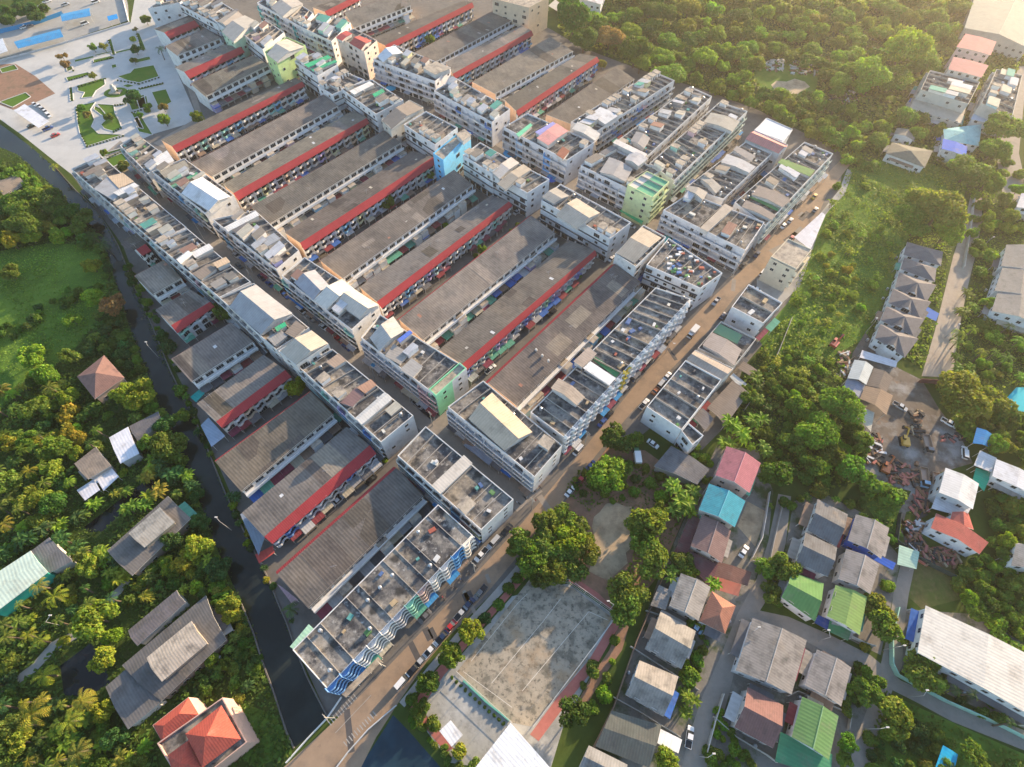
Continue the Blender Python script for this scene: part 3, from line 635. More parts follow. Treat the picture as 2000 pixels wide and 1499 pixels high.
# ponds
flat('pond', [(690, 1530), (715, 1480), (768, 1397), (800, 1430), (870, 1510), (880, 1540)], .03, 'pond_water')
flat('ditch_pond', [(165, 1030), (190, 1010), (290, 935), (318, 950), (305, 965), (240, 1000), (200, 1038), (175, 1040)], .03, 'dark_water')
flat('dark_pond', [(118, 1300), (178, 1256), (205, 1300), (215, 1335), (170, 1362), (125, 1358)], .03, 'dark_water')
flat('villa_pool', [(1966, 778), (1985, 757), (2030, 757), (2030, 810), (1990, 803), (1972, 795)], .05, 'pool_tile')
# works yard, tracks, grass
flat('works_yard', [(1665, 690), (1690, 650), (1720, 690), (1755, 720), (1800, 742), (1835, 800), (1875, 850), (1900, 905), (1830, 925), (1815, 990), (1770, 1000), (1760, 1040), (1800, 1085), (1770, 1075), (1755, 1000), (1780, 960), (1690, 935), (1680, 880), (1650, 790)], .014, 'dark_yard')
flat('estate_side_street', [(1590, 480), (1562, 560), (1530, 590), (1480, 640), (1478, 545), (1545, 495), (1600, 420), (1640, 370), (1655, 330), (1665, 335), (1650, 380), (1620, 410), (1605, 430)], .012, 'concrete')
flat('meadow', [(-60, 500), (100, 475), (190, 480), (215, 560), (205, 610), (140, 690), (0, 800), (-60, 840)], .012, 'grass_field')
flat('clearing', [(1480, 120), (1540, 118), (1600, 150), (1590, 185), (1540, 190), (1490, 180), (1470, 150)], .012, 'lawn')
flat('sandy_patch', [(1506, 166), (1516, 158), (1536, 160), (1552, 154), (1572, 160), (1582, 170), (1566, 178), (1556, 186), (1538, 182), (1528, 190), (1514, 178)], .018, 'sand')
flat('wild_meadow', [(1600, 440), (1660, 330), (1770, 300), (1890, 350), (1880, 400), (1770, 470), (1740, 560), (1690, 660), (1620, 700), (1530, 740), (1480, 660), (1540, 590)], .01, 'grass_field')
flat('mown_lot', [(1680, 970), (1760, 970), (1765, 1050), (1720, 1030)], .012, 'grass_field')
flat('dry_lot', [(1790, 1090), (1860, 1100), (1880, 1170), (1800, 1190), (1768, 1160)], .012, 'dry_grass')
flat('corner_meadow', [(1725, 1350), (1790, 1380), (2060, 1500), (2060, 1600), (1690, 1600)], .012, 'grass_field')
flat('garden', [(470, 1370), (540, 1400), (570, 1470), (500, 1500), (470, 1480)], .012, 'grass_field')
strip('garden_path', [(0, 1345), (60, 1300), (100, 1255), (140, 1235), (200, 1180), (245, 1130)], [(255, 1136), (212, 1190), (150, 1248), (110, 1270), (70, 1312), (0, 1362)], .018, 'concrete')
flat('villa_ground', [(1400, 870), (1290, 1120), (1200, 1380), (1120, 1530), (1330, 1530), (1420, 1290), (1500, 1060), (1510, 960), (1480, 880)], .008, 'yard_ground')
flat('villa_block_ground', [(1600, 960), (1550, 980), (1520, 1150), (1620, 1230), (1720, 1280), (1760, 1090), (1680, 1000)], .008, 'yard_ground')
flat('villa_corner_ground', [(1475, 1200), (1430, 1300), (1390, 1450), (1400, 1530), (1650, 1530), (1700, 1370), (1720, 1340), (1600, 1260)], .008, 'yard_ground')
flat('hall_ground', [(1770, 1190), (1755, 1310), (1880, 1370), (2060, 1450), (2060, 1290), (1900, 1200)], .009, 'yard_ground')
# park beds
BEDS = [[(152, 168), (203, 153), (205, 166), (187, 178), (180, 190), (160, 192), (166, 181), (153, 178)], [(230, 150), (255, 143), (262, 135), (300, 128), (310, 150), (272, 162), (250, 158)],
        [(150, 208), (186, 200), (176, 215), (184, 235), (178, 248), (192, 262), (240, 264), (170, 286), (157, 262), (152, 240)], [(190, 204), (222, 206), (224, 222), (232, 236), (237, 250), (222, 257), (205, 252), (198, 244), (208, 234), (205, 220)],
        [(297, 181), (324, 175), (335, 200), (312, 213)], [(262, 232), (275, 227), (298, 264), (272, 258)], [(183, 118), (218, 110), (220, 116), (184, 124)], [(265, 117), (292, 111), (294, 117), (268, 123)], [(250, 194), (281, 186), (286, 210), (258, 216)], [(212, 78), (217, 77), (225, 106), (220, 108)], [(267, 65), (272, 66), (285, 98), (275, 99)], [(130, 132), (140, 130), (142, 136), (132, 140)], [(130, 152), (172, 142), (176, 146), (133, 158)], [(136, 172), (141, 171), (143, 196), (138, 198)], [(0, 135), (28, 127), (35, 136), (5, 143)], [(0, 200), (50, 182), (60, 190), (25, 210)]]
BEDS += [[(146, 118), (182, 110), (184, 113), (147, 122)], [(218, 128), (226, 126), (228, 132), (220, 134)], [(186, 108), (216, 101), (217, 103), (187, 110)], [(226, 102), (262, 94), (263, 97), (227, 105)], [(250, 165), (262, 168), (250, 172), (240, 168)], [(272, 174), (318, 163), (319, 166), (273, 177)], [(204, 300), (240, 290), (241, 293), (205, 304)], [(208, 312), (238, 300), (250, 312), (222, 326)], [(186, 208), (196, 212), (206, 224), (203, 228), (192, 220), (184, 214)], [(268, 195), (286, 188), (290, 208), (274, 214)], [(258, 222), (264, 220), (280, 252), (272, 250)]]
for b in BEDS:
    Q_b = poly(b); mm = MB(); Q_i = Q_b
    for i in range(len(Q_b)):       # pale kerb round each bed
        a, d = Vector(Q_b[i]), Vector(Q_b[(i+1) % len(Q_b)]); u = (d-a).normalized() if (d-a).length > 0 else Vector((1, 0)); nn = Vector((u.y, -u.x))*.35
        mm.prism(ccw([tuple(a), tuple(d), tuple(d+nn), tuple(a+nn)]), 0, .22+.004*(i % 5), 'frame')
    o = mm.build('bed_kerb'); o['kind'] = 'structure'
    flat('lawn_bed', b, .03, 'lawn')
mm = MB(); c0 = G(226, 181); e1 = G(250, 178); r_ = math.dist(c0[:2], e1[:2]); mm.face([(c0[0]+r_*math.cos(k*PI/12), c0[1]+r_*.8*math.sin(k*PI/12), .034) for k in range(24)], 'lawn'); mm.build('lawn_bed')['kind'] = 'structure'
# the stepped monument in the ring
T = thing('monument', (*c0[:2], 0), 'small pale stone monument standing in the round lawn of the park', 'monument'); mm = MB(); x, y = c0[:2]
mm.box(x-3, x+3, y-2, y+2, .04, .6, 'slab_light'); mm.build('base', T); mm = MB(); mm.box(x-1.2, x+1.2, y-.8, y+.8, .6, 3.4, 'pale_concrete'); mm.box(x-.7, x+.7, y-.5, y+.5, 3.4, 4.6, 'pale_concrete'); mm.build('plinth', T)

pr = random.Random(4)
for i in range(16):
    t = pr.uniform(.08, .95)*(len(ROAD_L)-2); j = int(t); a = lerp(ROAD_L[j], ROAD_L[j+1], t-j); t2 = (1-(t/(len(ROAD_L)-1)))*(len(ROAD_R)-1); k = min(len(ROAD_R)-2, int(t2)); b = lerp(ROAD_R[k], ROAD_R[k+1], t2-k); f = pr.uniform(.25, .7); p = Vector(G(*lerp(a, b, f))); d = (Vector(G(*b))-Vector(G(*a))).normalized(); e = Vector((-d.y, d.x, 0)); w_, l_ = pr.uniform(.5, 1.6), pr.uniform(1.2, 5)
    mm = MB(); mm.face([(*(p+d*x*w_+e*y*l_)[:2], .0265) for x, y in ((-1, -1), (1, -1), (1, 1), (-1, 1))][::-1] if (d.x*e.y-d.y*e.x) < 0 else [(*(p+d*x*w_+e*y*l_)[:2], .0265) for x, y in ((-1, -1), (1, -1), (1, 1), (-1, 1))], pr.choice(['asphalt_patch', 'lane', 'lane'])); mm.build('road_patch')['kind'] = 'structure'
# ---------------------------------------------------------------- terraced rows (photo pixels of the roof corners)
ROWS = [
 # canal rows, from the bridge up-canal
 ('B', [(541, 1122), (774, 914), (828, 969), (603, 1190)], 'grey-roofed terrace with white rear gutter, beside the canal nearest the road bridge', 'the terrace nearest the bridge'),
 ('R', [(472, 1002), (677, 834), (722, 870), (516, 1049), (735, 886), (532, 1063)], 'red-banded grey terrace with wavy white balconies, first from the road bridge beside the canal', 'the first red-banded canal terrace'),
 ('B', [(420, 902), (607, 765), (652, 811), (472, 962)], 'grey-roofed terrace with white rear gutter beside the canal, second from the road bridge', 'the second grey canal terrace'),
 ('R', [(384, 789), (515, 693), (557, 723), (422, 824), (569, 736), (434, 837)], 'red-banded grey terrace with a blue-grey side lean-to beside the canal, second from the bridge', 'the second red-banded canal terrace'),
 ('B', [(334, 702), (451, 630), (497, 669), (375, 748)], 'short grey-roofed terrace with white rear wall beside the canal, third from the bridge', 'the third grey canal terrace'),
 ('R', [(303, 606), (372, 566), (410, 590), (334, 636), (419, 599), (346, 651)], 'short red-banded terrace with skylight patch beside the canal, third from the bridge', 'the third red-banded canal terrace'),
 ('B', [(262, 539), (320, 508), (356, 545), (300, 577)], 'small grey-roofed terrace beside the canal with red yard roofs behind', 'the small grey canal terrace'),
 ('R', [(244, 467), (262, 457), (284, 477), (266, 488), (296, 490), (278, 500)], 'smallest red-banded house row beside the canal with a blue tarpaulin terrace', 'the smallest canal terrace'),
 # between the parked-car street and the market street
 ('B', [(953, 748), (1201, 516), (1252, 551), (1009, 793)], 'long brown-grey terrace roof with three white vents, nearest the main road', 'the terrace with three roof vents'),
 ('R', [(857, 684), (1110, 469), (1162, 489), (902, 712), (1166, 498), (910, 725)], 'long red-banded terrace with pink, green and purple balconies near the main road', 'the terrace with coloured balconies'),
 ('B', [(779, 624), (1037, 421), (1085, 456), (827, 666)], 'long brown-grey terrace with white roof box, second grey one from the main road', 'the terrace with a white roof box'),
 ('R', [(702, 561), (960, 381), (994, 394), (736, 590), (1001, 402), (746, 603)], 'long red-banded terrace with a lime green end balcony behind the cream tin-roofed block', 'the terrace with a lime end balcony'),
 ('B', [(625, 509), (887, 332), (925, 362), (671, 546)], 'long brown-grey terrace with a blue awning in its rear yard', 'the terrace with a blue yard awning'),
 ('R', [(556, 455), (805, 295), (846, 307), (586, 475), (852, 320), (594, 489)], 'long red-banded terrace ending at the bright blue building', 'the terrace beside the blue building'),
 ('B', [(490, 404), (750, 255), (785, 280), (527, 440)], 'long brown-grey terrace with green yard roof, between two red-banded terraces facing the car street', 'the terrace with a green yard roof'),
 ('R', [(435, 360), (690, 216), (716, 231), (456, 378), (721, 241), (465, 392)], 'long red-banded terrace with blue and pink balconies, second from the park', 'the red-banded terrace second from the park'),
 ('B', [(372, 319), (632, 185), (661, 208), (415, 347)], 'long brown-grey terrace with a red pennant, between the two park-side red-banded terraces', 'the terrace with a red pennant'),
 ('R', [(314, 274), (577, 152), (590, 160), (336, 286), (596, 168), (344, 298)], 'long red-banded terrace at the edge of the park paving', 'the red-banded terrace along the park'),
 ('B', [(372, 164), (494, 108), (526, 128), (402, 190)], 'short grey terrace with white gable beside the park lane, nearest the lime green block', 'the short terrace by the park lane'),
 ('R', [(341, 132), (440, 88), (470, 92), (360, 141), (478, 102), (370, 154)], 'short red-banded terrace with white gable beside the park lane, middle of the three', 'the short red-banded park terrace'),
 ('B', [(322, 91), (401, 56), (432, 76), (347, 110)], 'short dark grey terrace with a bright blue rear balcony by the park lane', 'the terrace with a blue rear balcony'),
 ('R', [(300, 57), (367, 31), (380, 40), (321, 64), (389, 51), (331, 76)], 'shortest red-banded terrace with white gable at the far end of the park lane', 'the farthest park terrace'),
 # beyond the market street
 ('B', [(1067, 224), (1204, 130), (1240, 155), (1117, 243)], 'plain dark grey terrace roof beside the stair-hut blocks and the thicket', 'the plain dark terrace by the thicket'),
 ('R', [(985, 195), (1132, 105), (1166, 111), (1008, 217), (1171, 120), (1012, 227)], 'red-banded terrace with a pale end sheet beyond the market street, nearest the stair-hut blocks', 'the first red-banded terrace beyond the market'),
 ('B', [(922, 160), (1075, 72), (1120, 101), (968, 184)], 'grey terrace with rooftop boxes beyond the market street, next to the thicket corner', 'the grey terrace by the thicket corner'),
 ('R', [(870, 122), (1018, 50), (1038, 60), (884, 145), (1042, 69), (890, 154)], 'red-banded terrace beyond the market street, below the tan office building', 'the red-banded terrace by the tan building'),
 ('B', [(800, 108), (968, 19), (1003, 40), (852, 122)], 'grey terrace with a blue strip roof beyond the market street', 'the terrace with a blue strip roof'),
 ('R', [(725, 76), (905, 1), (922, 5), (752, 89), (926, 14), (759, 98)], 'red-banded terrace beside the green field, behind the pink corner block', 'the red-banded terrace by the green field'),
 ('B', [(672, 24), (795, -16), (803, 12), (692, 56)], 'grey terrace with white rear houses at the far edge of the estate', 'the far grey terrace'),
 ('R', [(610, 15), (690, -14), (702, -11), (634, 23), (706, -1), (641, 33)], 'farthest red-banded terrace beyond the market street, at the top of the estate', 'the farthest red-banded terrace'),
]
for i, (k, px, lb, lm) in enumerate(ROWS):
    end = (.64, .63, .61) if lb.find('park lane') > 0 or i < 8 else (.72, .47, .31)
    cols = [(.25, .3, .6), (.68, .68, .66), (.68, .68, .66), (.38, .58, .38), (.52, .42, .62), (.68, .45, .5), (.68, .68, .68), (.6, .6, .62)] if i == 9 else None
    T = terrace(k, px, lb, lm, 100+i, end, colors=cols)
    if i == 8:
        for x, y in ((1047, 686), (1059, 697), (1071, 707)): p = G(x, y, 9.3); part('roof_vent', VENT, T, p)
# ---------------------------------------------------------------- shophouse blocks
B_ = (.07, .10, .16)
ST = (.40, .40, .41); TAN = (.56, .42, .29); BRN = (.24, .20, .17); LGT = (.62, .61, .60)
GREEN = (.05, .40, .20)
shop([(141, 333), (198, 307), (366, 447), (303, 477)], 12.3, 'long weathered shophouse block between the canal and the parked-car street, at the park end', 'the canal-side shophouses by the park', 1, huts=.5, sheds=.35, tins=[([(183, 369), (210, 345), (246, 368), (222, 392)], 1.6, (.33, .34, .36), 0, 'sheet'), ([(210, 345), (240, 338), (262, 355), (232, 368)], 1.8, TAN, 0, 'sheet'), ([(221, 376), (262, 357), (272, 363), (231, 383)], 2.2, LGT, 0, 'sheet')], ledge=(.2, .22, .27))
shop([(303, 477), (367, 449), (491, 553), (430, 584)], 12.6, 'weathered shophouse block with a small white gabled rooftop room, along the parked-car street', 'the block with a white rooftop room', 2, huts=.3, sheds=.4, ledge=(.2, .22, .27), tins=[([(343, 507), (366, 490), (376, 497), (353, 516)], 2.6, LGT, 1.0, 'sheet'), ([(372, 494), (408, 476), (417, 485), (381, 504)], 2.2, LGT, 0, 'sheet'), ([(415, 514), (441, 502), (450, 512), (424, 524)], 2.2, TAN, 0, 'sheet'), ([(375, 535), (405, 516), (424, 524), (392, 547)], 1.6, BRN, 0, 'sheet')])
shop([(430, 584), (497, 556), (572, 614), (508, 657)], 12.4, 'shophouse block under one large grey and tan tin gable, along the parked-car street', 'the big tin-gabled block', 3, huts=0, sheds=0, tanks=0, div=False, ledge=(.2, .22, .27), tins=[([(448, 600), (510, 654), (571, 613), (500, 556)], 1.2, (.33, .33, .34), 2.4, 'sheet')])
shop([(508, 657), (573, 617), (605, 643), (541, 686)], 12.2, 'short shophouse block with brown tin sheds and a green shade net, between two tin-gabled blocks', 'the block with a green shade net', 4, huts=0, sheds=0, tanks=.2, tins=[([(556, 650), (578, 626), (597, 640), (574, 660)], 1.8, BRN, 0, 'sheet'), ([(536, 640), (556, 629), (560, 636), (541, 648)], 2.4, GREEN, 0, 'sheet'), ([(521, 660), (548, 645), (562, 656), (536, 676)], 1.6, (.3, .29, .28), 0, 'sheet')])
shop([(545, 688), (609, 648), (643, 675), (580, 716)], 14.6, 'tall shophouse block with a square beige and grey gable roof over the parked-car street', 'the tall beige-gabled block', 5, huts=0, sheds=0, tanks=0, div=False, tins=[([(547, 687), (579, 713), (641, 671), (609, 646)], .8, (.46, .40, .33), 1.6, 'sheet')])
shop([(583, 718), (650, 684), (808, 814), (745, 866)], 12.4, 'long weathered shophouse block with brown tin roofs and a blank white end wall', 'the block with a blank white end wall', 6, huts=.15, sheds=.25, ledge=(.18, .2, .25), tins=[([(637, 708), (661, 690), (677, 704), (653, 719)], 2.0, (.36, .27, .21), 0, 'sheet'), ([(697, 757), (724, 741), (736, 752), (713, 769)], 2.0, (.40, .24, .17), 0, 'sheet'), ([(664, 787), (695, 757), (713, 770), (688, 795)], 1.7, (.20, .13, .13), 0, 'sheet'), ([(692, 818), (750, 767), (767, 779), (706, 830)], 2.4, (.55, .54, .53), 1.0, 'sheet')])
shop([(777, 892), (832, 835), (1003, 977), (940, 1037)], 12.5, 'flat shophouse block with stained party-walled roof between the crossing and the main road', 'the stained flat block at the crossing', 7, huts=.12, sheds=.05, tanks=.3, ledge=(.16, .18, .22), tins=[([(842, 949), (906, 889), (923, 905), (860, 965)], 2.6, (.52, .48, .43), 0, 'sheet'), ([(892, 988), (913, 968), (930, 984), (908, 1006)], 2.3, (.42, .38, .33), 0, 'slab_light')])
WAVES = [(.15, .32, .60), (.15, .32, .60), (.68, .71, .75), (.76, .74, .72), (.76, .74, .72), (.55, .55, .58), (.36, .66, .50), (.62, .46, .40), (.76, .74, .70), (.74, .72, .70), (.14, .35, .62), (.76, .73, .68)]
shop([(572, 1270), (856, 986), (923, 1046), (639, 1346)], 13.2, 'row of flat-roofed shophouses with blue, white and green wavy balconies at the canal bridge', 'the wavy-balcony row at the bridge', 8, style='wave', n=12, huts=0, sheds=0, tanks=.75, frontcols=WAVES, wall=(.66, .66, .66), par=.32, awn=.6)
shop([(1036, 807), (1280, 564), (1348, 586), (1101, 856)], 13.2, 'long shophouse row with dark-stained open roof bays and wavy white balconies along the main road', 'the long wavy-balcony row', 9, style='wave', n=19, huts=0, sheds=0, tanks=.15, frontcols=[(.74, .74, .76)]*8+[(.68, .52, .10)]+[(.74, .74, .76)]*10, par=.7, tins=[([(1076, 758), (1091, 739), (1143, 776), (1126, 792)], 2.3, (.42, .34, .27), 1.2, 'sheet'), ([(1139, 719), (1153, 706), (1203, 739), (1190, 753)], 2.2, (.70, .70, .70), 0, 'sheet'), ([(1120, 706), (1149, 678), (1166, 691), (1138, 718)], 2.4, (.38, .31, .26), 0, 'sheet'), ([(1157, 702), (1163, 697), (1211, 729), (1203, 737)], .12, (.05, .22, .10), 0, 'plain')])
shop([(875, 797), (944, 746), (1098, 872), (1044, 934)], 12.6, 'corner shophouse block with a large tan and grey gabled tin roof at the crossing', 'the corner block with a tan gable', 10, huts=.0, sheds=0, tanks=.2, balc=(.62, .62, .63), tins=[([(915, 818), (985, 880), (1040, 844), (961, 767)], 1.9, (.50, .40, .30), 1.7, 'sheet'), ([(1049, 865), (1063, 848), (1084, 862), (1071, 880)], 2.3, (.46, .38, .29), 0, 'slab_light')])
# between the parked-car street and the terraces
shop([(236, 287), (270, 266), (335, 314), (290, 342)], 12.5, 'shophouse block with white lean-to roof at the park corner of the parked-car street', 'the park-corner block', 11, huts=.4, ledge=(.2, .22, .27), tins=[([(299, 311), (326, 294), (340, 314), (312, 331)], 1.7, LGT, 0, 'sheet')])
shop([(299, 338), (361, 312), (458, 384), (402, 419)], 13.4, 'shophouse block with a big pale two-slope tin roof along the parked-car street', 'the pale tin-roofed block', 12, huts=.0, sheds=.3, ledge=(.2, .22, .27), tins=[([(354, 378), (408, 412), (450, 384), (395, 346)], 2.0, (.62, .62, .63), 1.6, 'sheet'), ([(311, 336), (360, 313), (369, 325), (322, 348)], 1.9, (.30, .27, .22), 0, 'sheet'), ([(334, 363), (384, 336), (388, 341), (338, 368)], .8, (.10, .30, .18), 0, 'sheet')])
shop([(416, 431), (500, 414), (585, 492), (541, 529)], 12.6, 'shophouse block with barrel-vaulted rooftop sheds and a planted roof garden along the parked-car street', 'the block with a roof garden', 13, huts=.3, sheds=.5, ledge=(.2, .22, .27), tins=[([(436, 445), (499, 412), (506, 421), (445, 453)], 2.2, LGT, .6, 'sheet'), ([(510, 470), (535, 455), (548, 466), (522, 482)], 1.8, (.3, .32, .35), 0, 'sheet')])
shop([(551, 541), (596, 505), (740, 598), (688, 647)], 12.8, 'long shophouse block with a cream two-slope tin roof along the parked-car street', 'the cream tin-roofed block', 14, huts=0, sheds=.15, ledge=(.2, .22, .27), tins=[([(612, 587), (638, 605), (692, 565), (668, 545)], 1.7, (.60, .56, .50), 1.7, 'sheet'), ([(574, 552), (612, 587), (645, 560), (615, 527)], 1.4, (.33, .33, .36), 1.6, 'sheet'), ([(655, 590), (702, 622), (740, 596), (692, 565)], 1.8, (.52, .46, .40), 1.7, 'sheet')])
shop([(706, 662), (743, 617), (912, 722), (852, 775)], 13.0, 'shophouse block ending in a mint green corner house at the crossing', 'the block with a mint corner', 15, huts=.05, sheds=.25, tanks=.2, frontcols=[(.6, .6, .62)]*7+[(.62, .42, .42)]*2+[(.25, .58, .36)]*3, tins=[([(722, 660), (741, 686), (789, 647), (768, 618)], 1.6, (.46, .43, .40), 1.4, 'sheet'), ([(751, 696), (769, 672), (800, 690), (781, 712)], 1.5, (.31, .29, .27), 0, 'sheet'), ([(781, 722), (804, 700), (826, 716), (806, 738)], 1.6, (.33, .32, .31), 0, 'sheet'), ([(775, 664), (800, 645), (806, 650), (781, 670)], 2.4, (.10, .18, .55), 0, 'sheet')])
m = MB(); P = poly_at([(838, 763), (898, 711), (911, 722), (852, 776)], 13.0); ring(m, P, 0, 13.9, .3, 'paint', 13.1); m.face([(*q, 13.06) for q in inset(P, .3)], 'slab_light')
T = thing('corner_house', (*cen(P), 0), 'mint green four-storey corner house with banded windows at the crossing', 'house', None, 'the mint green corner house'); m.build('wall', T, color=(.24, .60, .36))
for i in range(4):
    p0, p1 = P[i], P[(i+1) % 4]; e = Vector((p1[0]-p0[0], p1[1]-p0[1], 0)); el = e.length; e.normalize(); no = Vector((e.y, -e.x, 0))
    if facing(lerp(p0, p1, .5), no) > 0 and el < 9:
        for k in range(1, 4): q = lerp(p0, p1, .5); part('window', W_L, T, (*q, k*3.2+.6), math.atan2(e.y, e.x)); part('balcony', BALC, T, (q[0]+no.x*.02, q[1]+no.y*.02, k*3.2), math.atan2(e.y, e.x), (.30, .66, .42), (el/4.2, .6, 1))
# middle band, west side of the market street
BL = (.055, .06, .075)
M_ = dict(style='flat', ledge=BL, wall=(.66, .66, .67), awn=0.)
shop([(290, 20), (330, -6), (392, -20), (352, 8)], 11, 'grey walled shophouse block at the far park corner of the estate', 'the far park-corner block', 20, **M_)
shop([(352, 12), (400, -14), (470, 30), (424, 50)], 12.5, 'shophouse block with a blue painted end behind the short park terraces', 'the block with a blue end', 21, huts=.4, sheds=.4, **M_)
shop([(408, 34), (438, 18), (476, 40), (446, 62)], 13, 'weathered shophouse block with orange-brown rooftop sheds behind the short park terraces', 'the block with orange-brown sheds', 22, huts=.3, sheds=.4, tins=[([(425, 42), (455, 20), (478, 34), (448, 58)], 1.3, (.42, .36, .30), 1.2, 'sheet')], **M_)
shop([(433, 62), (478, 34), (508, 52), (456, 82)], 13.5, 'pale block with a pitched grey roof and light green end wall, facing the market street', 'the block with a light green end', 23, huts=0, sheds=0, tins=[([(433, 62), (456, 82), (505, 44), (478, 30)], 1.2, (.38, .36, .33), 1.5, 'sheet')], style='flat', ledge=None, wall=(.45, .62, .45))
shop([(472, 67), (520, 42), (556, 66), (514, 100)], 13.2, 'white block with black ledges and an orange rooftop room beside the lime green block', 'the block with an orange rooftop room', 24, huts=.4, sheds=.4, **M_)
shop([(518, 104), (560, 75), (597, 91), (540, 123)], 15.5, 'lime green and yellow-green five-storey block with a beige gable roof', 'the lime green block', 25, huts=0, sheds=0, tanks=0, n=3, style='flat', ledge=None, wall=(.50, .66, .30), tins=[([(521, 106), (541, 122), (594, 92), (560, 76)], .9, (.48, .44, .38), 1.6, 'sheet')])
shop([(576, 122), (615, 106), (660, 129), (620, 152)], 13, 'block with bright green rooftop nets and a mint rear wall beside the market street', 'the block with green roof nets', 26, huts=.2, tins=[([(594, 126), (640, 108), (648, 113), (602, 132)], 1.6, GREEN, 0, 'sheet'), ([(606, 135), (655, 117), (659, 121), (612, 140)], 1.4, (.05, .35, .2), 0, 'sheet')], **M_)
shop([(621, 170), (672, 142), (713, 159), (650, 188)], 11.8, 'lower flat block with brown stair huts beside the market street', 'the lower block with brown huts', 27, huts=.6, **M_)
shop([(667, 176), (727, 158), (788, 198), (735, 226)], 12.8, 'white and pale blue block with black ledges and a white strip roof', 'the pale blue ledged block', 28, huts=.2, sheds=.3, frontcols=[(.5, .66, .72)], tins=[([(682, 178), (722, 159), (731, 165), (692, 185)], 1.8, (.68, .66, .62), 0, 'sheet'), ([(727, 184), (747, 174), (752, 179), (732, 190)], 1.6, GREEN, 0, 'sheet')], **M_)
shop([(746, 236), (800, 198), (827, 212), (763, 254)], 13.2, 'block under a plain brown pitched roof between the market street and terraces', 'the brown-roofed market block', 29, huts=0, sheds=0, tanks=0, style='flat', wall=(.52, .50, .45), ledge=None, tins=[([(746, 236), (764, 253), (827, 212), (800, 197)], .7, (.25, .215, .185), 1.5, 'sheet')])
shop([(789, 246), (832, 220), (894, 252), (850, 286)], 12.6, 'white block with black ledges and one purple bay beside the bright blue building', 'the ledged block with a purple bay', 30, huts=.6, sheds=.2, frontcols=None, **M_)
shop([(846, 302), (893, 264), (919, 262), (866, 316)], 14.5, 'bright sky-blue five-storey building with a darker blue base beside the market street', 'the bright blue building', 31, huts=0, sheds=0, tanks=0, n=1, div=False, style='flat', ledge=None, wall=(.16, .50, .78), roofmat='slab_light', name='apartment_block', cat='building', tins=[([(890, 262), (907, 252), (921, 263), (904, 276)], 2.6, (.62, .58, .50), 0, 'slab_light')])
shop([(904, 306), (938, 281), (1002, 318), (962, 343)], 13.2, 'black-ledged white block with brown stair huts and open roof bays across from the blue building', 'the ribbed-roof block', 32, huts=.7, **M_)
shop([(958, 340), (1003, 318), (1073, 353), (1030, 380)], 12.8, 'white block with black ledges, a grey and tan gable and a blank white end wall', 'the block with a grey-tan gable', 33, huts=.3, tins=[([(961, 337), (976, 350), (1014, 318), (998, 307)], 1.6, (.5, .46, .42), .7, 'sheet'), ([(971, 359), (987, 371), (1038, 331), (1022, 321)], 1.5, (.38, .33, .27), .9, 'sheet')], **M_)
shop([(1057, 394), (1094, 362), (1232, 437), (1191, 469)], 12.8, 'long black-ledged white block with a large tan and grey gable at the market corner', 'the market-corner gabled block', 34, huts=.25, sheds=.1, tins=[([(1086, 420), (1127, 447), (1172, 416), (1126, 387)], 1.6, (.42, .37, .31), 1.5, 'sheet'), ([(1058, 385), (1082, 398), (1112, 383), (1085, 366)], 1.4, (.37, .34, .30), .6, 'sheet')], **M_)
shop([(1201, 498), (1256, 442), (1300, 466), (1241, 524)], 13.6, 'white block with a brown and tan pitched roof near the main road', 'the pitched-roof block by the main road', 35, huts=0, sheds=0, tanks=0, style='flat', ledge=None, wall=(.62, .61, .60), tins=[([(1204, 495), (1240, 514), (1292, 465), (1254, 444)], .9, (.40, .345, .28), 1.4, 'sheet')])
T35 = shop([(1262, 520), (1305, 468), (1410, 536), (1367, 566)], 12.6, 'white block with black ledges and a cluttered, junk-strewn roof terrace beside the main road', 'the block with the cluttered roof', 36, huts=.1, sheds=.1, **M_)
r = random.Random(5)
for i in range(46):
    q = G(r.uniform(1275, 1398), 0, 12.6); u_, v_ = r.random(), r.random(); W4 = [G(*p, 12.6) for p in ((1268, 520), (1306, 474), (1403, 536), (1364, 561))]
    p = lerp(lerp(W4[0], W4[3], u_), lerp(W4[1], W4[2], u_), v_); s = r.uniform(.3, 1.0); mm = MB(); mm.box(p[0]-s, p[0]+s, p[1]-s*.6, p[1]+s*.6, 12.61, 12.61+r.uniform(.3, 1.1), 'paint'); o = mm.build('junk_box', T35, r.choice([(.6, .6, .6), (.1, .2, .45), (.5, .45, .3), (.12, .3, .1), (.4, .12, .08), (.08, .08, .1), (.65, .65, .66)]))
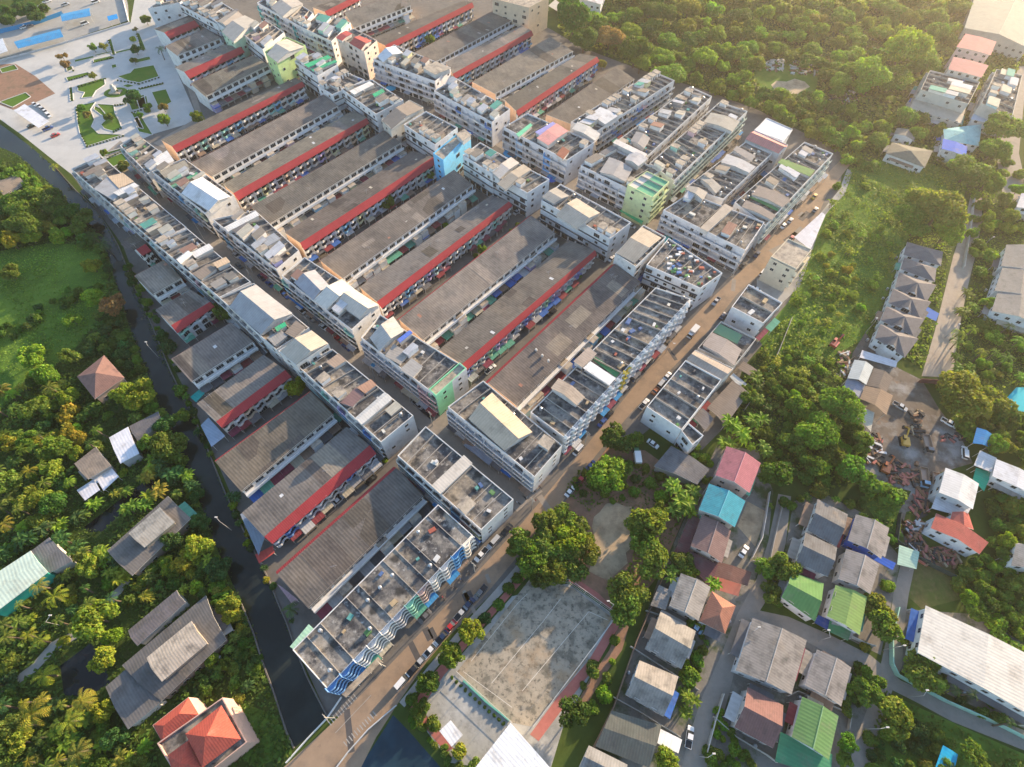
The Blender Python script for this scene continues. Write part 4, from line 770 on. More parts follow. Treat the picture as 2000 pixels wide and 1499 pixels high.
# east side of the market street
Q_ = dict(style='balc', ledge=None, wall=(.60, .60, .62))
shop([(503, 8), (545, -16), (612, 28), (590, 56)], 12.8, 'white shophouse block with teal and blue bays at the far end of the market street', 'the far market block with teal bays', 40, frontcols=[(.1, .4, .42), (.5, .5, .55), (.6, .6, .62), (.6, .6, .6)], tins=[([(528, 14), (552, 33), (592, 8), (570, -8)], 1.7, (.40, .37, .34), 1.2, 'sheet')], huts=.3, **Q_)
shop([(590, 56), (622, 28), (685, 47), (648, 84)], 13.0, 'white shophouse block with brown lattice rooftop sheds on the market street', 'the block with lattice sheds', 41, huts=.2, sheds=.6, **Q_)
shop([(657, 73), (692, 58), (737, 82), (712, 104)], 15.2, 'tall pink-cream corner block with dark red rooftop gables on the market street', 'the pink-cream block with red gables', 42, huts=0, sheds=0, tanks=0, style='flat', ledge=None, wall=(.66, .55, .48), tins=[([(683, 85), (705, 98), (726, 80), (702, 70)], 1.3, (.42, .10, .09), 1.2, 'tile'), ([(656, 74), (668, 80), (688, 66), (676, 60)], 1.6, (.40, .09, .09), .5, 'tile')])
shop([(729, 118), (770, 90), (880, 135), (850, 162)], 12.8, 'shophouse block with an arched silver rooftop vault and beige roof rooms on the market street', 'the block with a silver vault', 43, huts=.2, sheds=.35, tanks=.3, tins=[([(737, 110), (748, 122), (787, 104), (772, 90)], 1.8, (.62, .63, .65), 1.7, 'sheet'), ([(825, 132), (850, 146), (880, 134), (852, 120)], 2.6, (.56, .46, .34), 0, 'slab_light')], **Q_)
shop([(848, 180), (892, 156), (996, 216), (961, 242)], 12.8, 'shophouse block crowded with beige and orange rooftop rooms on the market street', 'the block with orange roof rooms', 44, huts=.4, sheds=.5, **Q_)
shop([(984, 251), (1030, 224), (1160, 281), (1107, 316)], 13.2, 'grey shophouse block with pink, violet and green rooftop canopies and one bright blue bay', 'the block with pink and violet canopies', 45, huts=.3, tanks=.3, frontcols=[(.5, .5, .52), (.5, .5, .5), (.4, .55, .7), (.52, .52, .52), (.5, .5, .5), (.5, .5, .5), (.16, .38, .72), (.5, .5, .5), (.5, .5, .5)], tins=[([(1048, 270), (1071, 284), (1110, 256), (1087, 241)], 2.6, (.62, .30, .28), .3, 'sheet'), ([(1045, 258), (1056, 266), (1092, 246), (1080, 238)], 2.2, (.30, .30, .58), 0, 'sheet'), ([(1008, 262), (1014, 268), (1040, 245), (1036, 241)], 2.0, (.18, .55, .34), 0, 'sheet'), ([(1086, 302), (1100, 311), (1113, 295), (1099, 286)], 2.0, (.30, .13, .09), 0, 'sheet')], **Q_)
shop([(1134, 326), (1190, 290), (1290, 336), (1227, 372)], 12.2, 'white shophouse block with a blue parapet canopy next to the lime-yellow block', 'the block with a blue parapet', 46, huts=.15, sheds=.2, tins=[([(1197, 279), (1204, 272), (1264, 301), (1258, 309)], 3.0, (.62, .58, .55), 0, 'sheet'), ([(1171, 336), (1190, 307), (1236, 330), (1222, 355)], 1.7, (.36, .34, .33), .8, 'sheet'), ([(1220, 312), (1234, 295), (1266, 310), (1247, 325)], 2.6, (.46, .45, .46), .9, 'sheet')], **Q_)
shop([(1225, 364), (1263, 337), (1306, 358), (1274, 389)], 16.0, 'lime-yellow five-storey block with a flat green and cream roof and green awning', 'the lime-yellow block', 47, huts=0, sheds=0, tanks=0, n=3, style='balc', wall=(.58, .66, .36), balc=(.60, .68, .40), tins=[([(1226, 362), (1263, 336), (1278, 343), (1240, 371)], .3, (.62, .57, .50), 0, 'sheet'), ([(1240, 371.5), (1278, 343.5), (1306, 357), (1274, 387)], .3, (.16, .42, .25), 0, 'sheet')], awn=0)
sheet_roof([(1210, 411), (1217, 406), (1259, 428), (1253, 438)], 3.2, 'bright green shop awning below the lime-yellow block', None, (.04, .40, .18), name='shop_awning', cat='awning')
shop([(1295, 413), (1346, 380), (1492, 437), (1454, 492)], 12.6, 'wide white shophouse block with stained open roof bays at the corner of the main road', 'the wide white corner block', 48, huts=.1, sheds=.15, balc=(.60, .61, .63), tins=[([(1367, 446), (1416, 398), (1433, 407), (1383, 452)], 2.3, (.42, .36, .30), 0, 'sheet'), ([(1340, 371), (1345, 363), (1382, 376), (1373, 391)], 2.3, (.40, .36, .31), .9, 'sheet')], **Q_)
A_ = dict(wall=(.57, .57, .57))
shop([(1115, 241), (1277, 143), (1317, 160), (1166, 259)], 12.6, 'long shophouse row with a line of beige stair huts beside the plain dark terrace', 'the long row with beige stair huts', 50, huts=.75, sheds=.2, tins=[([(1150, 226), (1172, 209), (1207, 227), (1182, 243)], 2.0, (.56, .56, .57), .5, 'sheet'), ([(1117, 252), (1128, 238), (1173, 262), (1162, 275)], 2.0, (.52, .50, .47), .8, 'sheet')], **A_)
shop([(1198, 283), (1347, 172), (1390, 191), (1265, 307)], 12.4, 'shophouse row with dark ledges and a teal rooftop strip, middle row by the thicket', 'the middle row by the thicket', 51, huts=.55, sheds=.25, style='flat', ledge=(.10, .10, .11), tins=[([(1231, 276), (1243, 257), (1270, 270), (1258, 290)], 2.0, (.32, .30, .29), .8, 'sheet'), ([(1222, 274), (1226, 270), (1264, 289), (1258, 293)], .6, (.05, .30, .32), 0, 'sheet')], **A_)
shop([(1268, 322), (1405, 202), (1459, 220), (1316, 356)], 12.6, 'shophouse row with pale green glass front and stair huts, nearest the thicket', 'the green-fronted row by the thicket', 52, huts=.5, sheds=.2, balc=(.46, .55, .50), tins=[([(1374, 238), (1389, 220), (1445, 238), (1430, 257)], 1.9, (.36, .34, .30), .7, 'sheet')], **A_)
shop([(1340, 368), (1456, 279), (1507, 302), (1412, 392)], 12.0, 'shophouse row with a leafy roof garden and teal roof strip, between two long rows', 'the row with a leafy roof garden', 53, huts=.1, sheds=.2, style='flat', ledge=(.10, .10, .11), tins=[([(1432, 293), (1439, 285), (1476, 305), (1466, 315)], 2.0, (.28, .26, .25), 0, 'sheet'), ([(1408, 317), (1420, 301), (1476, 326), (1463, 338)], 2.0, (.46, .45, .45), .6, 'sheet'), ([(1410, 319), (1413, 314), (1448, 329), (1444, 334)], .7, (.05, .34, .26), 0, 'sheet'), ([(1368, 349), (1376, 342), (1410, 366), (1398, 378)], 1.8, (.37, .34, .30), .8, 'sheet')], **A_)
shop([(1456, 273), (1474, 257), (1538, 286), (1521, 302)], 12.6, 'rose-pink gabled block end beside the white flat-roofed block, by the thicket', 'the rose-pink gabled block', 54, huts=0, sheds=0, tanks=0, style='flat', tins=[([(1456, 272), (1521, 300), (1538, 286), (1473, 257)], .7, (.46, .20, .19), 1.6, 'sheet')], **A_)
shop([(1472, 257), (1497, 233), (1547, 255), (1527, 278)], 12.4, 'white flat-roofed block at the edge of the thicket', 'the white flat block by the thicket', 55, huts=0, sheds=0, tanks=0, style='flat', tins=[([(1471, 258), (1496, 231), (1548, 255), (1528, 280)], .5, (.66, .66, .68), 0, 'sheet')], div=False, **A_)
shop([(1434, 398), (1570, 280), (1626, 303), (1494, 443)], 12.2, 'outermost shophouse row with brown and green tin roofs along the main road end', 'the outermost row', 56, huts=.15, sheds=.2, tanks=.6, balc=(.50, .56, .54), tins=[([(1519, 318), (1527, 310), (1592, 333), (1582, 345)], 1.5, (.16, .26, .10), 0, 'sheet'), ([(1467, 380), (1482, 362), (1546, 391), (1528, 405)], 1.5, (.25, .215, .195), .8, 'sheet'), ([(1448, 404), (1457, 391), (1516, 421), (1507, 430)], 1.4, (.25, .215, .195), .6, 'sheet'), ([(1464, 386), (1470, 382), (1524, 406), (1519, 413)], .5, (.10, .28, .12), 0, 'sheet')], **A_)
# south side of the main road
shop([(1505, 504), (1538, 469), (1584, 490), (1554, 528)], 12.8, 'cream four-storey apartment block with blue balcony laundry beside the main road', 'the cream apartment block', 60, name='apartment_block', cat='building', huts=0, sheds=0, tanks=0, n=2, style='balc', wall=(.60, .54, .42), balc=(.64, .58, .46), tins=[([(1504, 504), (1537, 467), (1585, 490), (1555, 529)], .35, (.62, .55, .46), 0, 'slab_light')], awn=0, div=False)
shop([(1428, 602), (1461, 558), (1527, 594), (1489, 634)], 10.8, 'white flat-roofed block with black ledges on the far side of the main road', 'the white block across the main road', 61, huts=0, sheds=0, tanks=0, n=2, style='flat', ledge=BL, wall=(.66, .65, .66), awn=.5)
shop([(1362, 682), (1407, 630), (1476, 664), (1434, 716)], 8.2, 'low block with green roof deck and brown tin roof across the main road', 'the low block with a green deck', 62, huts=0, sheds=0, tanks=0, n=3, style='flat', wall=(.46, .44, .42), tins=[([(1372, 674), (1391, 650), (1449, 683), (1434, 714)], 1.4, (.34, .29, .26), .8, 'sheet'), ([(1392, 648), (1405, 632), (1450, 655), (1440, 672)], .3, (.14, .27, .16), 0, 'plain')])
shop([(1342, 702), (1357, 686), (1431, 722), (1409, 744)], 9.6, 'narrow brown-roofed block with a pale side wall on the far side of the main road', 'the narrow brown-roofed block', 63, huts=0, sheds=0, tanks=0, n=2, style='flat', wall=(.55, .53, .50), tins=[([(1342, 702), (1409, 744), (1431, 722), (1357, 685)], .7, (.34, .29, .25), .7, 'sheet')])
shop([(1262, 797), (1338, 706), (1408, 744), (1330, 842)], 9.8, 'flat-roofed block with mottled roof bays and a long white side wall across the main road', 'the white-walled mottled block', 64, huts=.1, sheds=0, tanks=.3, n=5, style='flat', wall=(.66, .67, .68))
shop([(1330, 844), (1343, 828), (1373, 853), (1351, 871)], 9.2, 'small roof-terrace annex with red tubs behind the white-walled block', 'the roof-terrace annex', 65, huts=0, sheds=0, tanks=0, n=1, style='flat', wall=(.64, .64, .65))
GR = (.30, .275, .25); DG = (.15, .15, .155); BR = (.30, .20, .155)
WH = (.66, .66, .67)
# ---------------------------------------------------------------- houses south-east of the main road
house([(1397, 929), (1419, 872), (1486, 905), (1464, 963)], 7.5, 1.8, 'two-storey house with a dusty pink gable roof, above the teal roof', 'the pink-roofed house', (.38, .15, .17), (.55, .45, .40), 'tile', ridge=True)
house([(1365, 996), (1385, 945), (1456, 979), (1435, 1030)], 6.8, 1.7, 'house with a bright teal tiled gable roof between the pink and brown roofs', 'the teal-roofed house', (.06, .28, .35), (.55, .5, .45), 'tile', ridge=True)
house([(1349, 1067), (1371, 1006), (1428, 1037), (1410, 1100)], 5.6, 1.5, 'house with a purple-brown gable roof below the teal roof', 'the purple-brown house', (.20, .13, .12), (.5, .46, .42), 'tile', ridge=True)
sheet_roof([(1311, 1092), (1349, 1006), (1371, 1016), (1345, 1078)], 3.4, 'flat maroon carport roof with skylight strips beside the purple-brown house', 'the maroon carport', (.12, .055, .06), 0, 'fibre_tint')
sheet_roof([(1330, 1090), (1345, 1075), (1405, 1105), (1385, 1145)], 3.3, 'dark maroon low roof in front of the purple-brown house, beside the lane', 'the low maroon roof', (.13, .06, .065), .5, 'fibre_tint')
sheet_roof([(1388, 1124), (1395, 1095), (1468, 1118), (1460, 1145)], 3.2, 'low brown roof over a red tiled forecourt beside the lane', 'the low brown forecourt roof', (.16, .085, .07), .5, 'tile')
flat('forecourt', [(1385, 1122), (1448, 1142), (1442, 1165), (1392, 1150)], .03, 'red_path')
flat('house_yard', [(1440, 1028), (1460, 980), (1497, 1000), (1475, 1068)], .03, 'sand')
house([(1307, 1183), (1330, 1120), (1388, 1147), (1364, 1213)], 5.2, 1.3, 'house with a weathered grey-brown gable roof beside the hip-roofed brown house', 'the weathered gable house', GR, ridge=True)
sheet_roof([(1271, 1182), (1288, 1142), (1312, 1155), (1300, 1192)], 3.2, 'grey lean-to roof with a pale sheet beside the weathered gable house', None, (.26, .25, .24), 0, 'fibre_tint')
house([(1366, 1214), (1390, 1155), (1437, 1184), (1416, 1239)], 4.6, 2.6, 'small house with a steep terracotta brown hip roof at the lane corner', 'the terracotta hip house', (.30, .14, .10), WH, 'tile', hip=True)
house([(1290, 1195), (1359, 1233), (1331, 1307), (1262, 1265)], 5.2, 1.9, 'house with a tan-lit and grey gable roof, upper of two alike along the lane', 'the upper tan gable house', (.27, .25, .225), ridge=False)
house([(1249, 1290), (1325, 1322), (1296, 1400), (1223, 1357)], 5.2, 1.9, 'house with a tan-lit grey gable and white eave, lower of two along the lane', 'the lower tan gable house', (.28, .255, .23), WH)
house([(1195, 1388), (1292, 1417), (1268, 1500), (1163, 1458)], 4.4, .8, 'wide low shed with a mossy dark grey-green roof near the lane', 'the mossy wide shed', (.115, .12, .105), win=False)
sheet_roof([(1291, 1424), (1333, 1445), (1325, 1472), (1284, 1452)], 3.6, 'white and blue awning roof beside the mossy wide shed', None, (.62, .62, .64), 0)
house([(1150, 1456), (1226, 1494), (1210, 1540), (1130, 1500)], 4.5, 1.0, 'grey ribbed shed roof cut by the bottom edge of the photograph beside the mossy shed', 'the grey ribbed shed', (.24, .235, .23), win=False)
house([(912, 1520), (997, 1412), (1085, 1512), (1000, 1620)], 8.0, 1.6, 'large white ribbed hall roof cut by the bottom edge, below the ball court', 'the white hall', (.72, .72, .73), WH, 'sheet', win=False)
sheet_roof([(858, 1428), (880, 1407), (904, 1436), (882, 1459)], 3.6, 'small white square canopy beside the school yard hedge', 'the white canopy', (.66, .66, .67), 0)
# villa block
house([(1597, 975), (1656, 1005), (1634, 1068), (1577, 1036)], 5.6, 1.5, 'dark grey gabled house behind the blue-walled house, upper of a dark pair', 'the upper dark gable house', DG)
house([(1573, 1040), (1635, 1070), (1617, 1127), (1555, 1098)], 5.6, 1.5, 'dark grey gabled house with a tan-lit slope, lower of a dark pair', 'the lower dark gable house', DG)
house([(1656, 1056), (1672, 1005), (1737, 1032), (1721, 1092)], 5.6, 1.4, 'grey-brown gabled house with bright blue walls and yard', 'the blue-walled house', (.27, .245, .23), (.03, .10, .42), ridge=True)
sheet_roof([(1649, 1062), (1652, 1055), (1750, 1100), (1744, 1114)], 2.8, 'long bright blue awning below the blue-walled house', None, (.03, .10, .42), 0)
house([(1638, 1131), (1653, 1072), (1718, 1102), (1700, 1161)], 5.4, 1.4, 'grey-brown gabled house between the blue awning and the green roofs', 'the grey-brown villa', (.27, .245, .23), ridge=True)
house([(1546, 1117), (1609, 1140), (1592, 1214), (1526, 1167)], 5.0, 1.3, 'house with a bright green gable roof with one yellow-lit slope, nearest the cross lane', 'the green-roofed house', (.13, .25, .085), WH, 'sheet')
house([(1615, 1204), (1632, 1143), (1694, 1166), (1679, 1241)], 5.0, 1.2, 'house with a lighter lime green gable roof beside the two round trees', 'the lime-roofed house', (.20, .30, .10), WH, 'sheet')
sheet_roof([(1618, 1232), (1622, 1212), (1664, 1231), (1656, 1252)], 3.2, 'flat green canopy below the lime-roofed house', None, (.08, .22, .10), 0)
sheet_roof([(1592, 1216), (1600, 1201), (1622, 1212), (1618, 1232)], 2.7, 'dark blue tarpaulin canopy between the two green roofs', None, (.03, .06, .20), 0)
sheet_roof([(1754, 1102), (1758, 1064), (1796, 1078), (1790, 1112)], 3.0, 'pale green carport roof beside the scrap yard fence', 'the pale green carport', (.36, .50, .40), 0)
house([(1437, 1310), (1470, 1208), (1576, 1251), (1546, 1357)], 5.8, 1.8, 'large grey-brown gabled house with white front, at the corner of the cross lane', 'the large corner gable house', (.26, .235, .215), WH, ridge=True)
house([(1572, 1339), (1596, 1269), (1663, 1304), (1643, 1380)], 5.4, 1.4, 'grey-brown gabled house next to the large corner house, beside the round trees', 'the neighbouring gable house', (.26, .235, .22), WH, ridge=True)
house([(1460, 1342), (1530, 1378), (1510, 1462), (1434, 1421)], 5.4, 2.4, 'house with a dark plum gable roof with one orange-lit slope', 'the plum-roofed house', (.20, .11, .10), (.45, .42, .40), 'tile')
house([(1546, 1440), (1567, 1361), (1638, 1399), (1619, 1485)], 5.4, 1.6, 'house with a green ribbed gable roof and a cream ridge near the bottom edge', 'the ridge-capped green house', (.13, .24, .09), WH, 'sheet', ridge=True)
sheet_roof([(1515, 1488), (1526, 1430), (1626, 1474), (1622, 1520)], 3.3, 'wide flat sea-green canopy in front of the ridge-capped green house', None, (.07, .24, .13), 0)
house([(1792, 1275), (1808, 1183), (2050, 1300), (2050, 1420)], 6.5, 1.0, 'huge cream-white metal hall roof with tree shadows at the right edge', 'the cream metal hall', (.62, .58, .52), WH, 'sheet')
sheet_roof([(1825, 1505), (1842, 1456), (1871, 1474), (1862, 1515)], 3.4, 'small bright blue tin roof in the corner meadow', 'the blue tin roof', (.02, .34, .55), .3)
# works yard
sheet_roof([(1655, 739), (1669, 703), (1706, 717), (1692, 752)], 5.5, 'pale silver gabled workshop roof at the head of the works yard', 'the silver workshop', (.46, .48, .47), 1.3)
sheet_roof([(1648, 755), (1655, 739), (1690, 753), (1680, 780)], 4.6, 'bluish rusted workshop roof below the silver workshop', None, (.26, .27, .33), .9)
sheet_roof([(1692, 753), (1707, 719), (1744, 738), (1731, 768)], 5.0, 'dark brown gabled workshop roof beside the silver workshop', 'the dark brown workshop', (.17, .14, .12), 1.2)
sheet_roof([(1679, 779), (1690, 754), (1744, 773), (1731, 811)], 5.2, 'rusty brown long workshop roof facing the works yard', 'the rusty workshop', (.28, .20, .14), 1.2)
sheet_roof([(1679, 815), (1684, 794), (1708, 806), (1701, 844)], 4.2, 'narrow cream shed roof below the rusty workshop', None, (.50, .46, .38), 0)
sheet_roof([(1680, 697), (1685, 683), (1753, 706), (1750, 718)], 4.0, 'long whitish stained shed roof below the dormer houses', 'the long whitish shed', (.58, .57, .60), 0)
house([(1835, 912), (1848, 915), (1911, 945), (1904, 992)][0:0] or [(1834, 962), (1847, 914), (1912, 945), (1900, 995)], 7.0, 0.9, 'warehouse with a white sheet roof beside the works yard', 'the white warehouse', (.62, .60, .58), (.5, .5, .5), 'sheet')
sheet_roof([(1821, 992), (1833, 960), (1898, 990), (1886, 1012)], 4.2, 'lower pale annex roof of the white warehouse', None, (.55, .55, .57), 0)
house([(1818, 1032), (1829, 1003), (1931, 1060), (1913, 1083)], 5.6, 1.6, 'long house with a coral red gable roof beside the scrap yard', 'the coral-roofed house', (.38, .11, .09), WH, 'tile')
house([(1853, 1025), (1860, 1000), (1892, 1004), (1902, 1035)], 5.8, 1.3, 'short coral red side wing joined behind the long coral-roofed house', None, (.38, .11, .09), WH, 'tile', win=False)
sheet_roof([(1900, 866), (1908, 835), (1940, 850), (1933, 874)], 4.2, 'bright blue gabled canopy at the end of the works yard', 'the blue works canopy', (.03, .20, .48), .7)
sheet_roof([(1904, 908), (1916, 879), (1947, 895), (1938, 923)], 4.6, 'pale grey lean-to roof with a green skirt beside the works yard', 'the pale lean-to', (.55, .55, .56), 0)
sheet_roof([(1902, 935), (1908, 913), (1938, 923), (1922, 960)], 3.4, 'bright emerald tarpaulin roof beside the white warehouse', None, (.02, .32, .20), 0)
house([(1938, 930), (1946, 897), (2030, 935), (2030, 975)], 5.6, .6, 'long ribbed white roof with teal edging at the right edge', 'the ribbed white roof', (.58, .58, .60), WH, 'sheet')
house([(1975, 1105), (1985, 1062), (2040, 1075), (2040, 1120)], 6.0, 1.2, 'white house half cut by the right edge, in the overgrown meadow', 'the white house by the meadow', (.25, .24, .23), WH)
# dormer houses on the dirt lane
for i, (q, lb, lm) in enumerate([
  ([(1765, 498), (1772, 473), (1842, 492), (1838, 520)], 'grey hip-roofed house half hidden by a tall tree, topmost on the dirt lane', 'the topmost lane house'),
  ([(1759, 526), (1766, 503), (1829, 525), (1826, 551)], 'grey-brown hip-roofed house without dormer, second of the row on the dirt lane', 'the second lane house'),
  ([(1748, 562), (1756, 532), (1829, 557), (1809, 592)], 'grey house with a white dormer gable, third of the row on the dirt lane', 'the third lane house'),
  ([(1735, 592), (1744, 564), (1819, 590), (1797, 622)], 'grey house with a white dormer gable, fourth of the row on the dirt lane', 'the fourth lane house'),
  ([(1720, 626), (1731, 599), (1806, 624), (1784, 657)], 'grey house with a white dormer gable beside a blue pool deck, fifth of the row', 'the fifth lane house'),
  ([(1709, 661), (1719, 633), (1794, 662), (1767, 699)], 'grey house with a large white dormer gable, last of the row beside the whitish shed', 'the last lane house')]):
    T = house(q, 5.6, 2.4, lb, lm, (.155, .145, .15), WH, 'tile', hip=True)
    if i > 1:
        a, b, c, d = [Vector(G(*p, 5.6)) for p in q]; ct = (a+b+c+d)/4; ax = (d-a); ax.z = 0; mid = a.lerp(d, .52)-(b-a).normalized()*.3
        u = ax.normalized(); v = (b-a); v.z = 0; v.normalize(); mm = MB(); hw = 2.6
        p0, p1 = mid-u*hw, mid+u*hw; p0.z = p1.z = 5.5; top = (p0+p1)/2; top.z = 7.9; bk = ct.copy(); bk.z = 7.95
        mm.slope([p1, p1+v*4.2, bk, top], 'tile'); mm.slope([p0+v*4.2, p0, top, bk], 'tile'); mm.build('dormer_roof', T, color=(.155, .145, .15))
        k = v*.25; mm = MB(); mm.face([Vector((p0.x, p0.y, 0))+k, Vector((p1.x, p1.y, 0))+k, p1+k, top+k-Vector((0, 0, .12)), p0+k], 'paint'); mm.build('dormer_wall', T, color=WH)
        e = (p1-p0).normalized(); part('window', W_L, T, ((p0.x+p1.x)/2+k.x-v.x*.01, (p0.y+p1.y)/2+k.y-v.y*.01, 5.0), math.atan2(e.y, e.x))
flat('pool_deck', [(1802, 616), (1812, 600), (1834, 613), (1828, 628)], .06, 'blue_pool')
for q, lb, lm in [([(1955, 520), (1966, 478), (2030, 490), (2030, 540)], 'white house with a grey gable roof, uppermost of three at the right edge', 'the uppermost white house'), ([(1943, 568), (1958, 523), (2030, 545), (2030, 592)], 'white house with a grey gable roof, middle of three at the right edge', 'the middle white house'), ([(1937, 608), (1950, 566), (2030, 592), (2030, 640)], 'white house with a grey gable roof, lowest of three at the right edge', 'the lowest white house')]:
    house(q, 6.0, 1.8, lb, lm, (.24, .225, .21), WH, 'tile')
house([(1985, 405), (1995, 378), (2040, 385), (2040, 420)], 5.5, 1.2, 'pale-roofed house cut by the right edge above the three white houses', None, (.5, .5, .52), WH, 'sheet')
# upper right buildings
house([(1884, 55), (1910, -25), (2060, 20), (2010, 95)], 8.0, 2.2, 'big sage-grey ribbed warehouse roof with roof lights at the top right corner', 'the corner warehouse', (.30, .29, .25), (.4, .38, .35), 'sheet', ridge=True)
house([(1868, 92), (1886, 66), (1946, 82), (1935, 108)], 12.5, .4, 'apartment block with a red and white roof below the corner warehouse', 'the red and white block', (.45, .16, .17), (.55, .42, .42), 'sheet', cat='building', name='apartment_block')
house([(1852, 136), (1862, 111), (1931, 128), (1917, 152)], 12.0, .3, 'apartment block with a dusty rose flat roof and white rim', 'the dusty rose block', (.36, .16, .17), (.6, .55, .5), 'sheet', cat='building', name='apartment_block')
shop([(1797, 178), (1815, 140), (1912, 163), (1890, 206)], 9.5, 'terraced concrete apartment block with stepped balconies at the top right', 'the stepped concrete block', 70, name='apartment_block', cat='building', huts=.4, sheds=.4, n=5, wall=(.46, .44, .40), frontcols=[(.5, .5, .48)])
house([(1776, 215), (1790, 180), (1888, 205), (1878, 242)], 5.0, .2, 'lower front tier of the stepped concrete block with laundry balconies', None, (.40, .36, .30), (.5, .48, .44), 'sheet', cat='building', name='apartment_block')
shop([(1915, 205), (1945, 138), (1995, 150), (1975, 232)], 10.5, 'weathered concrete block with brown roof rooms beside the avenue', 'the weathered avenue block', 71, name='apartment_block', cat='building', huts=.4, sheds=.4, n=5, wall=(.46, .44, .40))
house([(1896, 233), (1910, 208), (1972, 225), (1956, 250)], 5.5, .3, 'pale blue sheet-roofed house below the weathered avenue block', 'the pale blue house', (.44, .52, .62), WH, 'sheet')
house([(1845, 274), (1842, 252), (1918, 243), (1912, 286)], 5.5, 1.6, 'house with a large turquoise hip roof in the upper right', 'the turquoise hip house', (.20, .42, .44), WH, 'tile', hip=True)
house([(1839, 291), (1842, 271), (1890, 287), (1886, 308)], 6.0, .6, 'white two-storey house with a vivid blue roof below the turquoise hip house', 'the vivid blue roof house', (.03, .12, .50), WH, 'sheet')
house([(1730, 300), (1742, 278), (1822, 295), (1806, 328)], 4.2, 1.6, 'long low white house with an olive grey hip roof in the upper right meadow', 'the olive-grey house', (.17, .16, .125), WH, 'tile', hip=True)
house([(1746, 262), (1752, 250), (1790, 262), (1785, 275)], 4.2, 1.0, 'small grey roof tucked behind the olive-grey house', None, (.22, .2, .17), WH, 'tile')
house([(1580, 489), (1551, 466), (1600, 415), (1612, 421)][0:0] or [(1551, 464), (1605, 415), (1612, 421), (1583, 489)], 4.5, .2, 'tapering white ribbed shed roof behind the cream apartment block', 'the tapering white shed', (.56, .56, .60), WH, 'sheet', win=False)
# sheds behind the main road row
sheet_roof([(1381, 797), (1430, 744), (1463, 768), (1417, 831)], 4.6, 'large brown patched tin roof behind the white-walled mottled block', 'the brown patched tin roof', (.20, .165, .14), .5)
sheet_roof([(1352, 815), (1372, 797), (1394, 818), (1378, 842)], 4.2, 'small dark grey lean-to behind the white-walled mottled block', None, (.15, .14, .145), .3)
sheet_roof([(1426, 735), (1433, 728), (1466, 756), (1460, 772)], 3.2, 'pale grey lean-to sheet behind the brown patched tin roof', None, (.45, .47, .48), 0)
sheet_roof([(1440, 720), (1452, 706), (1485, 728), (1476, 742)], 3.6, 'small brown tin roof at the edge of the overgrown meadow', None, (.20, .165, .14), .3)
house([(1277, 911), (1311, 871), (1386, 917), (1362, 947)], 4.2, .9, 'old grey fibre-cement shed roof beside the waste lot trees', 'the old grey shed', (.16, .155, .16), (.3, .28, .26), win=False)
# left bank
house([(143, 766), (152, 733), (203, 694), (243, 738)][0:0] or [(150, 736), (203, 694), (243, 738), (185, 780)], 4.6, 2.6, 'brown hip-roofed house among trees across the canal', 'the brown hip house', (.23, .135, .115), (.4, .3, .25), 'tile', hip=True)
house([(213, 855), (250, 834), (272, 886), (235, 906)], 4.4, .5, 'white sheet-roofed house across the canal', 'the white sheet house', (.60, .61, .66), (.4, .4, .4), 'sheet', win=False)
house([(252, 833), (309, 804), (318, 823), (270, 864)], 4.0, .8, 'dark slate-grey roof joined behind the white sheet house', 'the slate-grey roof', (.13, .125, .135), win=False)
house([(145, 906), (187, 873), (217, 910), (172, 937)], 4.8, 1.0, 'old brown roof above two white lean-tos across the canal', 'the old brown roof', (.25, .205, .17), (.35, .3, .27))
sheet_roof([(186, 934), (217, 914), (232, 931), (202, 959)], 3.3, 'white lean-to sheet below the old brown roof, nearer the canal', None, (.60, .60, .64), 0)
sheet_roof([(148, 957), (182, 935), (195, 957), (166, 978)], 3.1, 'white lean-to sheet below the old brown roof, farther from the canal', None, (.56, .57, .63), 0)
T = house([(209, 1076), (328, 969), (373, 1013), (258, 1125)], 4.6, 1.4, 'large grey wooden house roof with a raised ribbed upper roof beside the ditch pond', 'the large grey wooden house', (.15, .14, .135), (.25, .2, .17))
tin(T, [(251, 1042), (312, 991), (342, 1020), (282, 1070)], 5.6, 1.4, (.33, .31, .28), 1.1, 'fibre_tint', (.3, .25, .2), base=5.2)
T = house([(238, 1300), (402, 1163), (442, 1250), (315, 1370)], 4.4, 1.6, 'largest dark grey wooden house roof with a raised pale ribbed roof, beside the dark pond', 'the largest dark wooden house', (.125, .12, .12), (.25, .2, .17))
tin(T, [(286, 1285), (374, 1213), (405, 1257), (316, 1332)], 5.6, 1.6, (.42, .36, .30), 1.2, 'fibre_tint', (.3, .25, .2), base=5.2)
house([(250, 1232), (345, 1153), (363, 1177), (268, 1262)], 4.2, 1.0, 'long narrow dark roof behind the largest dark wooden house', 'the long narrow dark roof', (.14, .13, .14), win=False)
house([(206, 1342), (268, 1288), (316, 1370), (250, 1425)], 4.3, .9, 'dark grey roof wing with a tan-lit edge beside the largest wooden house', None, (.14, .135, .135), win=False)
sheet_roof([(408, 1212), (420, 1185), (446, 1222), (428, 1242)], 3.6, 'small dark sheet roof at the canal end of the largest wooden house', None, (.12, .11, .11), 0)
house([(-20, 1128), (60, 1076), (94, 1118), (-20, 1205)], 6.0, .8, 'pale green metal-roofed building with emerald walls at the left edge', 'the pale green building', (.50, .60, .52), (.02, .36, .28), 'sheet', win=False)
house([(61, 1076), (96, 1050), (142, 1096), (96, 1120)], 4.2, .6, 'slate grey roof joined to the pale green building', None, (.14, .14, .15), win=False)
house([(-14, 352), (30, 336), (50, 360), (8, 384)], 5.0, 1.6, 'brown gabled house beside the canal at the left edge', 'the brown gabled house', (.28, .22, .17), (.25, .2, .18))
